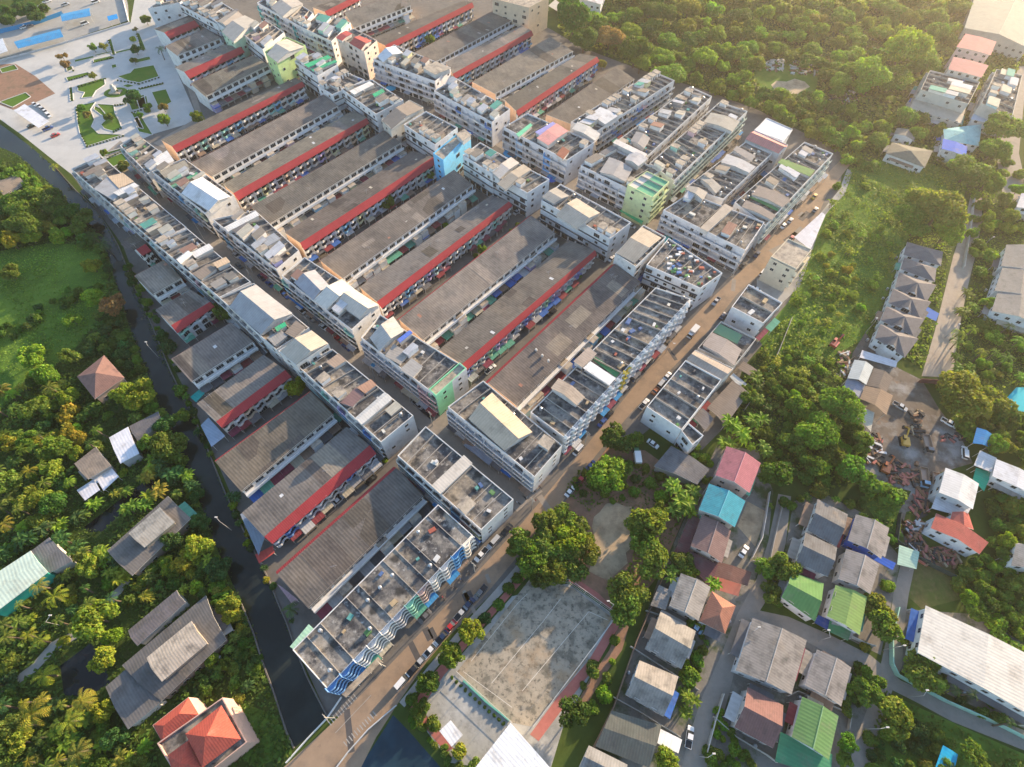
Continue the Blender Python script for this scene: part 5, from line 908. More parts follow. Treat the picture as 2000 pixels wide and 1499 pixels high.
# red mansion
T = thing('mansion', (*G(400, 1430)[:2], 0), 'mansion with coral red hip roofs and a railed white roof terrace at the bottom left', 'house', None, 'the coral red mansion')
LAND.append(('the coral red mansion', *G(380, 1430)[:2]))
P = poly_at([(298, 1416), (368, 1362), (388, 1397), (437, 1363), (485, 1449), (400, 1520), (340, 1520)][0:0] or [(310, 1452), (437, 1363), (485, 1450), (365, 1545)], 8.0); mm = MB(); ring(mm, P, 0, 8.8, .25, 'paint', 8.0); mm.face([(*q, 8.0) for q in inset(P, .25)], 'slab'); mm.build('wall', T, color=(.55, .36, .30))
P2 = poly_at([(298, 1417), (368, 1362), (389, 1397), (318, 1452)], 7.4); mm = MB(); mm.prism(P2, 0, 7.4, 'paint'); mm.build('wing_wall', T, color=(.55, .38, .32))
def hipq(px, z, rise, T, col):
    P = [Vector(G(*p, z)) for p in px]
    if (P[1]-P[0]).cross(P[2]-P[0]).z < 0: P = [P[1], P[0], P[3], P[2]]
    a, b, c, d = P; r0, r1 = (a+d)/2, (b+c)/2; r0.z = r1.z = z+rise; k = min(.48, .5*(a-d).length/(a-b).length); r0, r1 = r0.lerp(r1, k), r1.lerp(r0, k); mm = MB()
    for q in ([a, b, r1, r0], [c, d, r0, r1], [b, c, r1], [d, a, r0]): mm.slope(q, 'tile'); mm.face([x-Vector((0, 0, .2)) for x in q][::-1], 'tile')
    for x, y in ((a, b), (b, c), (c, d), (d, a)): mm.face([x-Vector((0, 0, .2)), y-Vector((0, 0, .2)), y, x], 'tile')
    mm.build('hip_roof', T, color=col)
    W = inset(ccw([tuple(x[:2]) for x in P]), .6); mm = MB(); mm.prism(W, 8.01, z-.22, 'paint', bottom=False); mm.build('upper_wall', T, color=(.6, .45, .4))
RED = (.42, .09, .065)
hipq([(299, 1417), (368, 1363), (388, 1396), (317, 1450)], 8.3, 2.2, T, RED)
hipq([(362, 1434), (432, 1378), (470, 1444), (395, 1500)], 10.2, 3.4, T, RED)
hipq([(328, 1475), (370, 1445), (400, 1500), (345, 1545)], 9.2, 2.2, T, RED)
# market yard and park edge
sheet_roof([(27, 82), (117, 57), (124, 72), (35, 95)], 4.5, 'long blue stall roof beside the park road', 'the long blue stall', (.05, .26, .52), .6)
sheet_roof([(119, 28), (175, 16), (177, 31), (121, 42)], 4.5, 'blue stall roof in the upper market yard', 'the upper blue stall', (.06, .28, .55), .6)
sheet_roof([(208, 31), (227, 26), (231, 36), (212, 41)], 3.5, 'small square blue canopy in the market yard', 'the small blue canopy', (.02, .25, .60), 0)
sheet_roof([(-20, 85), (5, 75), (15, 100), (-20, 112)], 4.5, 'pale blue-white stall roof at the left edge', None, (.5, .55, .62), .4)
sheet_roof([(26, 215), (47, 202), (96, 237), (75, 250)], 3.6, 'white carport roof with parked cars on the park paving', 'the park carport', (.62, .63, .68), 0)
wall([(-20, 62), (30, 50), (75, 38), (120, 22)], 2.2, 'bright blue sheet fence along the market yard', (.03, .24, .48), .1, 'fence', 'fence')
wall([(-20, 125), (60, 104), (130, 84), (255, 46)], .9, 'low white scalloped wall between the market yard and the park paving', (.5, .5, .52), .4, 'low_wall', 'wall')
wall([(252, 44), (246, 20), (238, -10)], 1.2, 'white kerb wall at the top of the park lane', (.6, .6, .62), .3, 'low_wall', 'wall')
# buildings at the top
shop([(962, 0), (1000, -22), (1072, -4), (1033, 18)], 17, 'tan six-storey office building with dark window strips at the top edge', 'the tan office building', 80, name='office_building', cat='building', huts=0, sheds=0, tanks=.2, n=4, style='flat', wall=(.46, .39, .30), roofmat='slab_light', div=False, awn=0)
house([(1116, 0), (1130, -30), (1185, -15), (1175, 10)], 7, 1.2, 'white villa at the top edge beside the tan office building', 'the white villa', (.5, .5, .52), WH)
sheet_roof([(1071, 10), (1085, -2), (1105, 16), (1092, 24)], 3.6, 'small beige canopy beside the tan office building', None, (.5, .45, .38), 0)
# walls and fences of the quarters
wall([(1758, 1186), (1745, 1240), (1746, 1296), (1757, 1318), (1850, 1368), (1950, 1412), (2060, 1468)], 2.0, 'pale green boundary wall around the cream metal hall', (.34, .58, .46), .25, 'boundary_wall', 'wall')
wall([(1305, 1105), (1275, 1180), (1245, 1250), (1200, 1380), (1160, 1460)], 1.9, 'brown boundary wall between the villa quarter and the red earth track', (.24, .16, .12), .2, 'boundary_wall', 'wall')
wall([(1505, 960), (1490, 1050), (1470, 1090)], 1.8, 'whitish yard wall beside the lane below the teal roof', (.5, .48, .45), .2, 'boundary_wall', 'wall')
wall([(1495, 1160), (1560, 1192), (1640, 1230), (1690, 1255), (1712, 1262)], 1.7, 'pale wall along the cross lane below the green roofs', (.5, .47, .42), .2, 'boundary_wall', 'wall')
wall([(1415, 1355), (1398, 1410), (1382, 1470)], 1.8, 'pale wall along the villa lane beside the plum-roofed house', (.52, .48, .42), .2, 'boundary_wall', 'wall')
wall([(1548, 620), (1520, 690), (1490, 750), (1455, 800)], 1.6, 'thin pale wall between the white block and the overgrown meadow', (.45, .42, .36), .15, 'boundary_wall', 'wall')
wall([(1762, 1000), (1755, 1055), (1800, 1090), (1870, 1125)], 2.2, 'dark mesh fence around the scrap yard', (.03, .05, .05), .15, 'fence', 'fence')
wall([(1800, 740), (1832, 742), (1862, 758), (1858, 765)], 2.6, 'dark red sheet gate across the foot of the dirt lane', (.16, .06, .06), .15, 'gate', 'gate')
wall([(1905, 385), (1898, 440), (1885, 520)], 1.7, 'white wall beside the upper dirt lane', (.52, .5, .46), .2, 'boundary_wall', 'wall')
def fence(px, h, label, nposts=12):
    T = thing('court_fence', (*G(*px[0])[:2], 0), label, 'fence'); Q = [Vector(G(*p)) for p in px]
    mm = MB()
    for i in range(len(Q)-1):
        for z in (h, h*.5, .3): mm.tube(Q[i]+Vector((0, 0, z)), Q[i+1]+Vector((0, 0, z)), .05, 'frame', 5)
    mm.build('rail', T, color=(.6, .6, .6))
    for i in range(len(Q)-1):
        n = max(1, int((Q[i+1]-Q[i]).length/4))
        for k in range(n): p = Q[i].lerp(Q[i+1], k/n); mm = MB(); mm.cyl(p.x, p.y, 0, h, .06, 'frame', 6); mm.build('post', T)
fence([(1035, 1118), (1113, 1140), (1200, 1203), (1190, 1222), (1040, 1420)], 4.0, 'tall white tube fence around the upper side of the ball court')
fence([(893, 1314), (1000, 1412)], 3.0, 'white tube fence with planter row along the lower side of the ball court')
wall([(905, 1330), (950, 1372), (995, 1408)], .7, 'low mint green kerb wall with round planters beside the ball court', (.12, .38, .30), .4, 'low_wall', 'wall')

# plot walls of the villa quarter
for i, (px, lb) in enumerate([([(1262, 1192), (1300, 1205), (1360, 1240)], 'dark plot wall between the weathered gable house and the upper tan gable house'), ([(1232, 1262), (1290, 1300), (1366, 1348)], 'pale plot wall between the two tan gable houses'), ([(1196, 1360), (1250, 1390), (1330, 1440)], 'plot wall between the lower tan gable house and the mossy shed'), ([(1310, 1100), (1350, 1000), (1395, 930)], 'brown plot wall behind the maroon carport'), ([(1470, 1095), (1500, 1100), (1545, 1125)], 'low wall at the lane mouth beside the green-roofed house'), ([(1530, 985), (1512, 1060), (1500, 1120)], 'pale wall along the lane beside the dark gable houses'), ([(1395, 1400), (1440, 1440), (1500, 1475), (1520, 1490)], 'plot wall below the plum-roofed house'), ([(1540, 1360), (1560, 1350), (1665, 1395), (1660, 1425)], 'plot wall between the neighbouring gable house and the ridge-capped green house')]):
    wall(px, 1.5, lb, (.40, .37, .33), .18, 'boundary_wall', 'wall')
# ---------------------------------------------------------------- foliage meshes
NP = np.random.default_rng(11)
def quads(name, ctr, nrm, size, tone, mat='leaf', asp=1.35):
    n = len(ctr); a = np.cross(nrm, NP.normal(size=(n, 3))); a /= np.linalg.norm(a, axis=1)[:, None]+1e-9; b = np.cross(nrm, a); b /= np.linalg.norm(b, axis=1)[:, None]+1e-9
    s = size[:, None]; A, B = a*s*asp, b*s
    v = np.stack([ctr-A*.9-B*.35, ctr+B*.9-A*.1, ctr+A+B*.1, ctr-B*.8+A*.2], 1).reshape(-1, 3)
    me = bpy.data.meshes.new(name); me.vertices.add(4*n); me.vertices.foreach_set('co', v.ravel().astype(np.float32))
    me.loops.add(4*n); me.loops.foreach_set('vertex_index', np.arange(4*n, dtype=np.int32)); me.polygons.add(n); me.polygons.foreach_set('loop_start', np.arange(0, 4*n, 4, dtype=np.int32))
    at = me.color_attributes.new('tone', 'FLOAT_COLOR', 'CORNER'); c = np.ones((4*n, 4), np.float32); c[:, 0] = np.repeat(tone[:, 0], 4); c[:, 1] = np.repeat(tone[:, 1], 4); at.data.foreach_set('color', c.ravel())
    me.materials.append(MATS[mat]); me.update(calc_edges=True); return me
def crown(seed, nl, nleaf, leaf, flat=.75, spread=.62, lr=(.26, .44)):
    g = np.random.default_rng(seed); C_, N_, S_, T_ = [], [], [], []
    for i in range(nl):
        th = g.uniform(0, 2*PI); u = g.uniform(-.25, 1); rr = spread*math.sqrt(g.uniform(.05, 1)); zz = flat*(.55+u*.55*math.sqrt(max(0, 1-(rr/.95)**2)))
        c = np.array([rr*math.cos(th), rr*math.sin(th), zz]); r = g.uniform(*lr); k = int(nleaf/nl*(r/np.mean(lr))**2)
        d = g.normal(size=(k, 3)); d[:, 2] = np.abs(d[:, 2])*.9-.25+d[:, 2]*.3; d /= np.linalg.norm(d, axis=1)[:, None]; rad = r*g.uniform(.72, 1.08, (k, 1))*(1+.12*np.sin(5*d[:, :1]*3+i))
        C_.append(c+d*rad*np.array([1, 1, .8])); nn = d+g.normal(size=(k, 3))*.55; N_.append(nn/np.linalg.norm(nn, axis=1)[:, None]); S_.append(leaf*g.uniform(.6, 1.3, k)); lt = g.uniform(.3, .7)
        T_.append(np.stack([np.clip(lt+g.normal(size=k)*.17, 0, 1), np.clip(g.normal(size=k)*.25+.5, 0, 1)], 1))
    return quads('crown', np.concatenate(C_), np.concatenate(N_), np.concatenate(S_), np.concatenate(T_))
BIG = [crown(s, 34, 9000, .040, spread=.68, lr=(.20, .34)) for s in (1, 2)]
MID = [crown(10+s, 22, 3600, .060, lr=(.14, .40), spread=.70) for s in range(7)]
SMALL = [crown(30+s, 9, 1300, .11, lr=(.34, .52), spread=.5) for s in range(4)]
LACY = [crown(50+s, 14, 1700, .055, spread=.72, lr=(.2, .34)) for s in range(2)]
def _trunk(mb):
    mb.tube((0, 0, 0), (.02, .02, .5), .055, 'bark', 7, .04)
    for k in range(5): a = k*1.26; mb.tube((.02, .02, .42), (.34*math.cos(a), .34*math.sin(a), .85), .03, 'bark', 5, .012)
TRUNK = mesh_of(_trunk, 'trunk')
def palm_mesh(seed, nf=13, L=1.0):
    g = np.random.default_rng(seed); C_, N_, S_, T_, X = [], [], [], [], []
    vs, tn = [], []
    for f in range(nf):
        a = 2*PI*f/nf+g.uniform(-.2, .2); el = g.uniform(-.15, 1.0); d = np.array([math.cos(a), math.sin(a), 0]); side = np.array([-d[1], d[0], 0]); p = np.zeros(3); ang = el; t0 = g.uniform(.25, .85)
        for k in range(11):
            q = p+(d*math.cos(ang)+np.array([0, 0, 1])*math.sin(ang))*L/11; w_ = .125*math.sin(PI*(k+1.4)/13)
            for s in (1, -1):
                o = side*s*w_-np.array([0, 0, w_*.45])+d*.05
                vs.append([p, p+(q-p)*.6, p+(q-p)*.95+o, p+(q-p)*.55+o*.98]); tn.append((min(1, max(0, t0+g.normal()*.1)), g.uniform(.3, .9)))
            p = q; ang -= .15+.018*k
    v = np.array(vs).reshape(-1, 3); n = len(vs); me = bpy.data.meshes.new('fronds'); me.vertices.add(4*n); me.vertices.foreach_set('co', v.ravel().astype(np.float32)); me.loops.add(4*n); me.loops.foreach_set('vertex_index', np.arange(4*n, dtype=np.int32)); me.polygons.add(n); me.polygons.foreach_set('loop_start', np.arange(0, 4*n, 4, dtype=np.int32))
    at = me.color_attributes.new('tone', 'FLOAT_COLOR', 'CORNER'); c = np.ones((4*n, 4), np.float32); c[:, :2] = np.repeat(np.array(tn), 4, 0); at.data.foreach_set('color', c.ravel()); me.materials.append(MATS['leaf']); me.update(calc_edges=True); return me
PALM = [palm_mesh(s) for s in (1, 2, 3)]
def banana_mesh(seed):
    g = np.random.default_rng(seed); vs, tn = [], []
    for s_ in range(4):
        b0 = np.array([g.uniform(-.35, .35), g.uniform(-.35, .35), g.uniform(.55, 1.0)])
        for f in range(8):
            a = 2*PI*f/8+g.uniform(-.3, .3); d = np.array([math.cos(a), math.sin(a), 0]); side = np.array([-d[1], d[0], 0]); p = b0.copy(); ang = g.uniform(.5, 1.25); t0 = g.uniform(.2, .9)
            for k in range(6):
                q = p+(d*math.cos(ang)+np.array([0, 0, 1])*math.sin(ang))*.13; w0, w1 = .115*math.sin(PI*(k+.35)/6.6), .115*math.sin(PI*min(k+1.35, 6.55)/6.6)
                for s in (1, -1):
                    o0, o1 = side*s*w0+np.array([0, 0, w0*.35]), side*s*w1+np.array([0, 0, w1*.35]); vs.append([p, q, q+o1, p+o0]); tn.append((min(1, max(0, t0+g.normal()*.06)), g.uniform(.3, .8)))
                p = q; ang -= .32
    v = np.array(vs).reshape(-1, 3); n = len(vs); me = bpy.data.meshes.new('leaves'); me.vertices.add(4*n); me.vertices.foreach_set('co', v.ravel().astype(np.float32)); me.loops.add(4*n); me.loops.foreach_set('vertex_index', np.arange(4*n, dtype=np.int32)); me.polygons.add(n); me.polygons.foreach_set('loop_start', np.arange(0, 4*n, 4, dtype=np.int32))
    at = me.color_attributes.new('tone', 'FLOAT_COLOR', 'CORNER'); c = np.ones((4*n, 4), np.float32); c[:, :2] = np.repeat(np.array(tn), 4, 0); at.data.foreach_set('color', c.ravel()); me.materials.append(MATS['leaf']); me.update(calc_edges=True); return me
BANANA = [banana_mesh(s) for s in (1, 2, 3)]
PTRUNK = mesh_of(lambda mb: (mb.tube((.06, 0, 0), (.03, .02, .5), .03, 'bark', 6, .025), mb.tube((.03, .02, .5), (0, 0, 1.0), .025, 'bark', 6, .022)), 'palm_trunk')
STEM = mesh_of(lambda mb: [mb.tube((x, y, 0), (x*.9, y*.9, .8), .05, 'bark', 6, .035) for x, y in ((.1, .2), (-.2, .1), (.15, -.2))], 'stem')
# ---------------------------------------------------------------- planting
PENDING = []
GREENS = {'dark': (.072, .138, .024), 'mid': (.118, .208, .030), 'yellow': (.25, .29, .034), 'olive': (.155, .218, .036), 'lime': (.175, .295, .030), 'rust': (.23, .18, .065), 'deep': (.052, .125, .034)}
NG = [(GREENS[k], k) for k in GREENS]
TR = random.Random(21)
def plant(x, y, dpx, kind='tree', tone=None, place=None, mesh=None):
    p0 = G(x, y, 2); R = max(.6, dpx/2*mpp(p0)); tone = tone or TR.choice(['dark', 'mid', 'mid', 'olive', 'deep'])
    col = tuple(max(.01, c*TR.uniform(.85, 1.18)) for c in GREENS[tone])
    if kind in ('tree', 'lacy'):
        H = R*TR.uniform(1.15, 1.45) if R < 5 else R*TR.uniform(.95, 1.15); z = H*.55; c = G(x, y, z)
        me = mesh or (TR.choice(LACY) if kind == 'lacy' else TR.choice(BIG) if R > 7 else TR.choice(MID) if R > 2.4 else TR.choice(SMALL))
        T = thing('broadleaf_tree' if dpx >= 34 else 'small_tree', (c[0], c[1], 0), 'tree', 'tree'); part('trunk', TRUNK, T, (c[0], c[1], 0), TR.uniform(0, 6), None, (R, R, H)); part('crown', me, T, (c[0], c[1], H*.22), TR.uniform(0, 6.3), col, (R*TR.uniform(.92, 1.12), R*TR.uniform(.78, 1.1), H*TR.uniform(.8, 1.15))); w_ = 'tree' if dpx >= 34 else 'small tree'
    elif kind == 'bush':
        c = G(x, y, R*.5); T = thing('bush' if dpx >= 25 else 'shrub', (c[0], c[1], 0), 'bush', 'bush'); part('foliage', mesh or TR.choice(SMALL), T, (c[0], c[1], -R*.1), TR.uniform(0, 6.3), col, (R, R*TR.uniform(.8, 1.15), R*TR.uniform(.8, 1.15))); w_ = 'bush' if dpx >= 25 else 'shrub'
    elif kind == 'palm':
        H = TR.uniform(4.5, 7.5); c = G(x, y, H); T = thing('coconut_palm', (c[0], c[1], 0), 'palm', 'palm tree'); part('trunk', PTRUNK, T, (c[0], c[1], 0), TR.uniform(0, 6), None, (9, 9, H)); part('fronds', TR.choice(PALM), T, (c[0], c[1], H), TR.uniform(0, 6), col, (R,)*3); w_ = 'coconut palm'
    else:
        h = R*1.1; c = G(x, y, h); T = thing('banana_plant', (c[0], c[1], 0), 'banana', 'banana plant'); part('stem', STEM, T, (c[0], c[1], 0), TR.uniform(0, 6), (.2, .25, .08), (R, R, R)); part('leaves', TR.choice(BANANA), T, (c[0], c[1], 0), TR.uniform(0, 6), col, (R,)*3); w_ = 'banana clump'
    PENDING.append((T, w_, tone, R, place)); return T
def inpx(x, y, Q):
    c = False; n = len(Q)
    for i in range(n):
        (x0, y0), (x1, y1) = Q[i], Q[i-1]
        if (y0 > y) != (y1 > y) and x < (x1-x0)*(y-y0)/(y1-y0)+x0: c = not c
    return c
PLACED = []
def scatter(Q, n, dmin, dmax, kinds, tones, place, sep=.55, seed=1):
    r = random.Random(seed); xs = [q[0] for q in Q]; ys = [q[1] for q in Q]; k = 0; tries = 0
    while k < n and tries < n*40:
        tries += 1; x, y = r.uniform(min(xs), max(xs)), r.uniform(min(ys), max(ys))
        if not inpx(x, y, Q): continue
        d = r.uniform(dmin, dmax)
        if any((x-a)**2+((y-b)*1.15)**2 < (sep*(d+e)/2)**2 for a, b, e in PLACED): continue
        PLACED.append((x, y, d)); plant(x, y, d, r.choice(kinds), r.choice(tones), place); k += 1
# hand-placed trees: x, y, crown px, kind, tone
for x, y, d, k, t in [
 (1030, 1062, 72, 'tree', 'olive'), (1062, 1032, 70, 'tree', 'mid'), (1100, 1018, 72, 'tree', 'olive'), (1136, 1042, 66, 'tree', 'mid'), (1145, 1078, 58, 'tree', 'olive'), (1070, 1075, 84, 'tree', 'olive'), (1112, 1062, 80, 'tree', 'lime'), (1040, 1100, 64, 'tree', 'mid'), (1078, 1118, 74, 'tree', 'olive'), (1116, 1108, 70, 'tree', 'mid'), (1052, 1128, 46, 'tree', 'dark'), (1010, 1072, 44, 'tree', 'olive'),
 (1203, 862, 72, 'tree', 'dark'), (1238, 860, 50, 'lacy', 'olive'), (1188, 928, 78, 'tree', 'lime'), (1160, 945, 45, 'bush', 'mid'), (1218, 925, 40, 'tree', 'mid'), (1262, 1025, 85, 'tree', 'olive'), (1245, 1060, 60, 'tree', 'olive'), (1272, 1095, 78, 'tree', 'olive'), (1222, 1158, 82, 'tree', 'olive'), (1218, 1192, 70, 'tree', 'mid'), (1290, 970, 38, 'bush', 'lime'), (1270, 945, 34, 'bush', 'mid'), (1240, 962, 30, 'bush', 'mid'), (1285, 1000, 40, 'tree', 'olive'),
 (1120, 1394, 68, 'tree', 'dark'), (1178, 1358, 40, 'bush', 'lime'), (1160, 1382, 34, 'bush', 'mid'), (1156, 1306, 34, 'bush', 'mid'), (1200, 1252, 26, 'bush', 'mid'), (1188, 1325, 26, 'bush', 'olive'), (1140, 1340, 18, 'bush', 'mid'), (1195, 1292, 18, 'bush', 'lime'),
 (921, 1232, 62, 'tree', 'yellow'), (882, 1285, 62, 'lacy', 'olive'), (880, 1280, 50, 'tree', 'mid'), (838, 1336, 54, 'tree', 'mid'), (806, 1366, 32, 'bush', 'mid'), (826, 1386, 44, 'tree', 'mid'), (845, 1414, 34, 'bush', 'mid'), (946, 1210, 30, 'bush', 'deep'), (973, 1180, 30, 'bush', 'mid'), (995, 1148, 30, 'bush', 'dark'), (1012, 1130, 26, 'bush', 'dark'), (898, 1470, 36, 'bush', 'yellow'), (925, 1492, 30, 'bush', 'olive'),
 (1500, 1110, 52, 'tree', 'mid'), (1528, 1110, 60, 'tree', 'olive'), (1504, 1160, 44, 'tree', 'mid'), (1712, 1190, 62, 'tree', 'olive'), (1720, 1225, 68, 'tree', 'mid'), (1734, 1146, 32, 'bush', 'lime'), (1692, 1352, 62, 'tree', 'mid'), (1690, 1316, 34, 'tree', 'mid'), (1802, 1310, 88, 'tree', 'olive'), (1745, 1405, 78, 'tree', 'olive'), (1652, 1450, 44, 'tree', 'mid'), (1648, 1482, 40, 'tree', 'olive'), (1302, 1485, 48, 'tree', 'yellow'), (1900, 1480, 70, 'lacy', 'olive'), (1690, 1265, 24, 'bush', 'yellow'), (1768, 1255, 22, 'bush', 'yellow'),
 (1350, 1366, 44, 'banana', 'lime'), (1338, 1388, 36, 'banana', 'mid'), (1362, 1290, 40, 'bush', 'mid'), (1345, 1320, 50, 'bush', 'mid'), (1370, 1270, 30, 'bush', 'mid'), (1395, 1135, 40, 'banana', 'lime'), (1330, 1100, 50, 'tree', 'olive'), (1310, 1120, 44, 'banana', 'mid'), (1335, 975, 58, 'banana', 'lime'), (1318, 955, 56, 'banana', 'lime'), (1350, 960, 50, 'banana', 'mid'), (1320, 990, 48, 'banana', 'mid'), (1345, 1000, 40, 'banana', 'lime'), (1345, 1115, 40, 'tree', 'mid'),
 (1375, 895, 26, 'bush', 'lime'), (1388, 905, 20, 'bush', 'lime'), (1430, 820, 50, 'banana', 'lime'), (1445, 845, 56, 'banana', 'lime'), (1480, 820, 50, 'banana', 'mid'), (1418, 860, 44, 'banana', 'lime'),
 (1515, 930, 66, 'tree', 'dark'), (1580, 910, 55, 'tree', 'mid'), (1635, 800, 90, 'tree', 'olive'), (1590, 845, 84, 'tree', 'lime'), (1560, 800, 60, 'tree', 'mid'), (1625, 890, 60, 'tree', 'mid'), (1660, 920, 56, 'tree', 'mid'), (1545, 865, 60, 'tree', 'mid'), (1700, 950, 60, 'bush', 'mid'), (1740, 965, 60, 'bush', 'mid'), (1680, 870, 50, 'tree', 'olive'),
 (1875, 775, 110, 'tree', 'olive'), (1940, 790, 70, 'tree', 'olive'), (1890, 830, 50, 'bush', 'mid'), (1830, 420, 105, 'tree', 'olive'), (1800, 400, 80, 'tree', 'olive'), (1845, 460, 70, 'tree', 'lime'), (1770, 420, 60, 'tree', 'mid'), (1785, 450, 50, 'tree', 'mid'), (1890, 335, 85, 'tree', 'mid'), (1925, 360, 60, 'tree', 'mid'), (1760, 105, 95, 'tree', 'lime'), (1700, 150, 90, 'tree', 'lime'), (1740, 160, 70, 'tree', 'mid'), (1640, 160, 50, 'tree', 'lime'), (1960, 255, 80, 'tree', 'mid'), (1935, 300, 60, 'tree', 'mid'), (1770, 235, 50, 'tree', 'mid'), (1940, 305, 40, 'tree', 'mid'),
 (1120, 45, 90, 'tree', 'dark'), (1240, 110, 70, 'tree', 'dark'), (1250, 130, 50, 'tree', 'olive'), (1190, 80, 60, 'tree', 'rust'), (1140, 85, 60, 'tree', 'dark'), (1290, 115, 60, 'tree', 'lime'), (1305, 150, 70, 'tree', 'olive'), (985, 12, 26, 'bush', 'mid'),
 (435, 615, 46, 'tree', 'olive'), (582, 758, 46, 'tree', 'yellow'), (758, 402, 34, 'tree', 'mid'), (838, 345, 26, 'tree', 'olive'), (566, 1190, 44, 'palm', 'deep'), (455, 968, 34, 'banana', 'deep'), (355, 815, 36, 'tree', 'mid'), (330, 680, 44, 'bush', 'deep'), (352, 760, 36, 'bush', 'mid'), (318, 655, 30, 'bush', 'deep'), (388, 232, 26, 'tree', 'olive'), (285, 40, 24, 'tree', 'mid'), (313, 96, 26, 'palm', 'deep'), (105, 325, 22, 'palm', 'yellow'), (820, 72, 20, 'tree', 'olive'), (840, 80, 22, 'tree', 'olive'), (1175, 128, 22, 'tree', 'olive'), (1172, 475, 40, 'banana', 'deep'), (942, 492, 24, 'tree', 'mid'),
 (226, 178, 12, 'bush', 'dark'), (261, 195, 40, 'tree', 'deep'), (266, 100, 24, 'tree', 'deep'), (260, 80, 14, 'tree', 'mid'), (183, 95, 22, 'lacy', 'olive'), (204, 95, 22, 'lacy', 'olive'), (122, 112, 22, 'lacy', 'rust'), (130, 130, 20, 'tree', 'rust'), (262, 120, 18, 'tree', 'mid'), (183, 152, 20, 'lacy', 'olive'), (160, 215, 20, 'tree', 'mid'), (170, 227, 18, 'tree', 'rust'), (215, 232, 20, 'tree', 'mid'), (290, 210, 18, 'tree', 'mid'), (320, 212, 22, 'tree', 'rust'), (322, 236, 30, 'tree', 'olive'), (275, 228, 16, 'tree', 'mid'), (288, 215, 14, 'bush', 'mid'), (205, 300, 20, 'tree', 'olive'), (240, 325, 28, 'bush', 'olive'), (265, 60, 14, 'lacy', 'rust'),
 (222, 600, 58, 'tree', 'rust'), (182, 522, 40, 'tree', 'yellow'), (145, 628, 32, 'tree', 'lime'), (185, 585, 46, 'tree', 'lime'), (22, 535, 40, 'tree', 'mid'), (60, 700, 62, 'tree', 'lime'), (95, 735, 48, 'tree', 'lime'), (140, 700, 44, 'tree', 'olive'), (50, 445, 70, 'tree', 'mid'), (62, 465, 44, 'tree', 'yellow'), (60, 405, 80, 'tree', 'olive'), (100, 400, 70, 'tree', 'dark'), (135, 420, 50, 'tree', 'dark'), (20, 410, 60, 'tree', 'dark'), (165, 430, 44, 'tree', 'mid'), (180, 460, 44, 'palm', 'deep'), (200, 475, 40, 'palm', 'deep'),
 (275, 775, 70, 'tree', 'lime'), (245, 770, 50, 'tree', 'yellow'), (115, 880, 64, 'tree', 'olive'), (105, 918, 44, 'tree', 'yellow'), (75, 800, 50, 'tree', 'olive'), (20, 945, 56, 'tree', 'olive'), (58, 978, 50, 'tree', 'yellow'), (320, 875, 70, 'tree', 'mid'), (345, 870, 50, 'tree', 'mid'), (240, 925, 26, 'bush', 'yellow'), (325, 830, 44, 'tree', 'deep'), (290, 870, 40, 'tree', 'mid'),
 (195, 1210, 88, 'tree', 'lime'), (225, 1245, 48, 'tree', 'lime'), (208, 1292, 58, 'tree', 'yellow'), (205, 1390, 44, 'tree', 'yellow'), (122, 1252, 30, 'bush', 'yellow'), (448, 1185, 48, 'tree', 'yellow'), (455, 1205, 40, 'tree', 'yellow'), (465, 1365, 28, 'bush', 'yellow'), (360, 1095, 50, 'tree', 'yellow'), (340, 1060, 46, 'tree', 'deep'), (390, 1070, 60, 'tree', 'yellow'), (430, 1110, 50, 'tree', 'deep'), (395, 1020, 40, 'tree', 'deep'), (180, 1105, 50, 'tree', 'yellow'),
 (62, 1395, 84, 'palm', 'yellow'), (160, 1370, 66, 'palm', 'yellow'), (135, 1410, 62, 'palm', 'yellow'), (150, 1470, 66, 'palm', 'olive'), (85, 1320, 60, 'palm', 'yellow'), (105, 1165, 60, 'palm', 'yellow'), (75, 1145, 44, 'palm', 'yellow'), (35, 1215, 50, 'palm', 'olive'), (10, 1245, 44, 'palm', 'olive'), (195, 1462, 46, 'banana', 'lime'), (285, 1460, 40, 'banana', 'lime'), (20, 1425, 60, 'tree', 'olive'), (45, 1450, 50, 'tree', 'yellow'), (15, 1480, 60, 'tree', 'olive')]:
    PLACED.append((x, y, d)); plant(x, y, d, k, t)
for x, y in [(1000, 452), (1012, 440), (930, 500), (905, 690), (925, 672), (690, 520), (705, 508), (820, 420), (640, 352), (1020, 590), (1130, 540), (870, 440), (985, 335), (1130, 420), (1182, 490), (1048, 268), (930, 90), (835, 78), (648, 965), (668, 952), (700, 915), (608, 1000), (752, 900), (722, 842)]: plant(x, y, 15, 'bush', TR.choice(['mid', 'dark', 'lime']))
# planted rows and wild growth
r = random.Random(3)
for (a, b, n) in [((130, 128), (143, 138), 4), ((184, 122), (220, 113), 8), ((135, 157), (176, 145), 9), ((152, 170), (205, 154), 8), ((230, 157), (270, 164), 7), ((272, 164), (310, 152), 7), ((137, 173), (141, 196), 6), ((272, 173), (318, 163), 9), ((212, 80), (222, 106), 7), ((267, 67), (280, 98), 8), ((158, 262), (170, 286), 6), ((170, 287), (240, 266), 12), ((205, 312), (240, 295), 8), ((213, 300), (243, 290), 7), ((225, 206), (245, 203), 5), ((258, 220), (287, 212), 6), ((150, 210), (154, 240), 6), ((222, 258), (236, 250), 4)]:
    for i in range(n): p = lerp(a, b, i/(n-1)); plant(p[0], p[1], 4.6, 'bush', 'dark', 'edging the lawn beds of the park')
for i in range(13): plant(882+i*9.2, 1324+i*8.2, 9, 'bush', 'dark', 'in the round planter row beside the ball court')

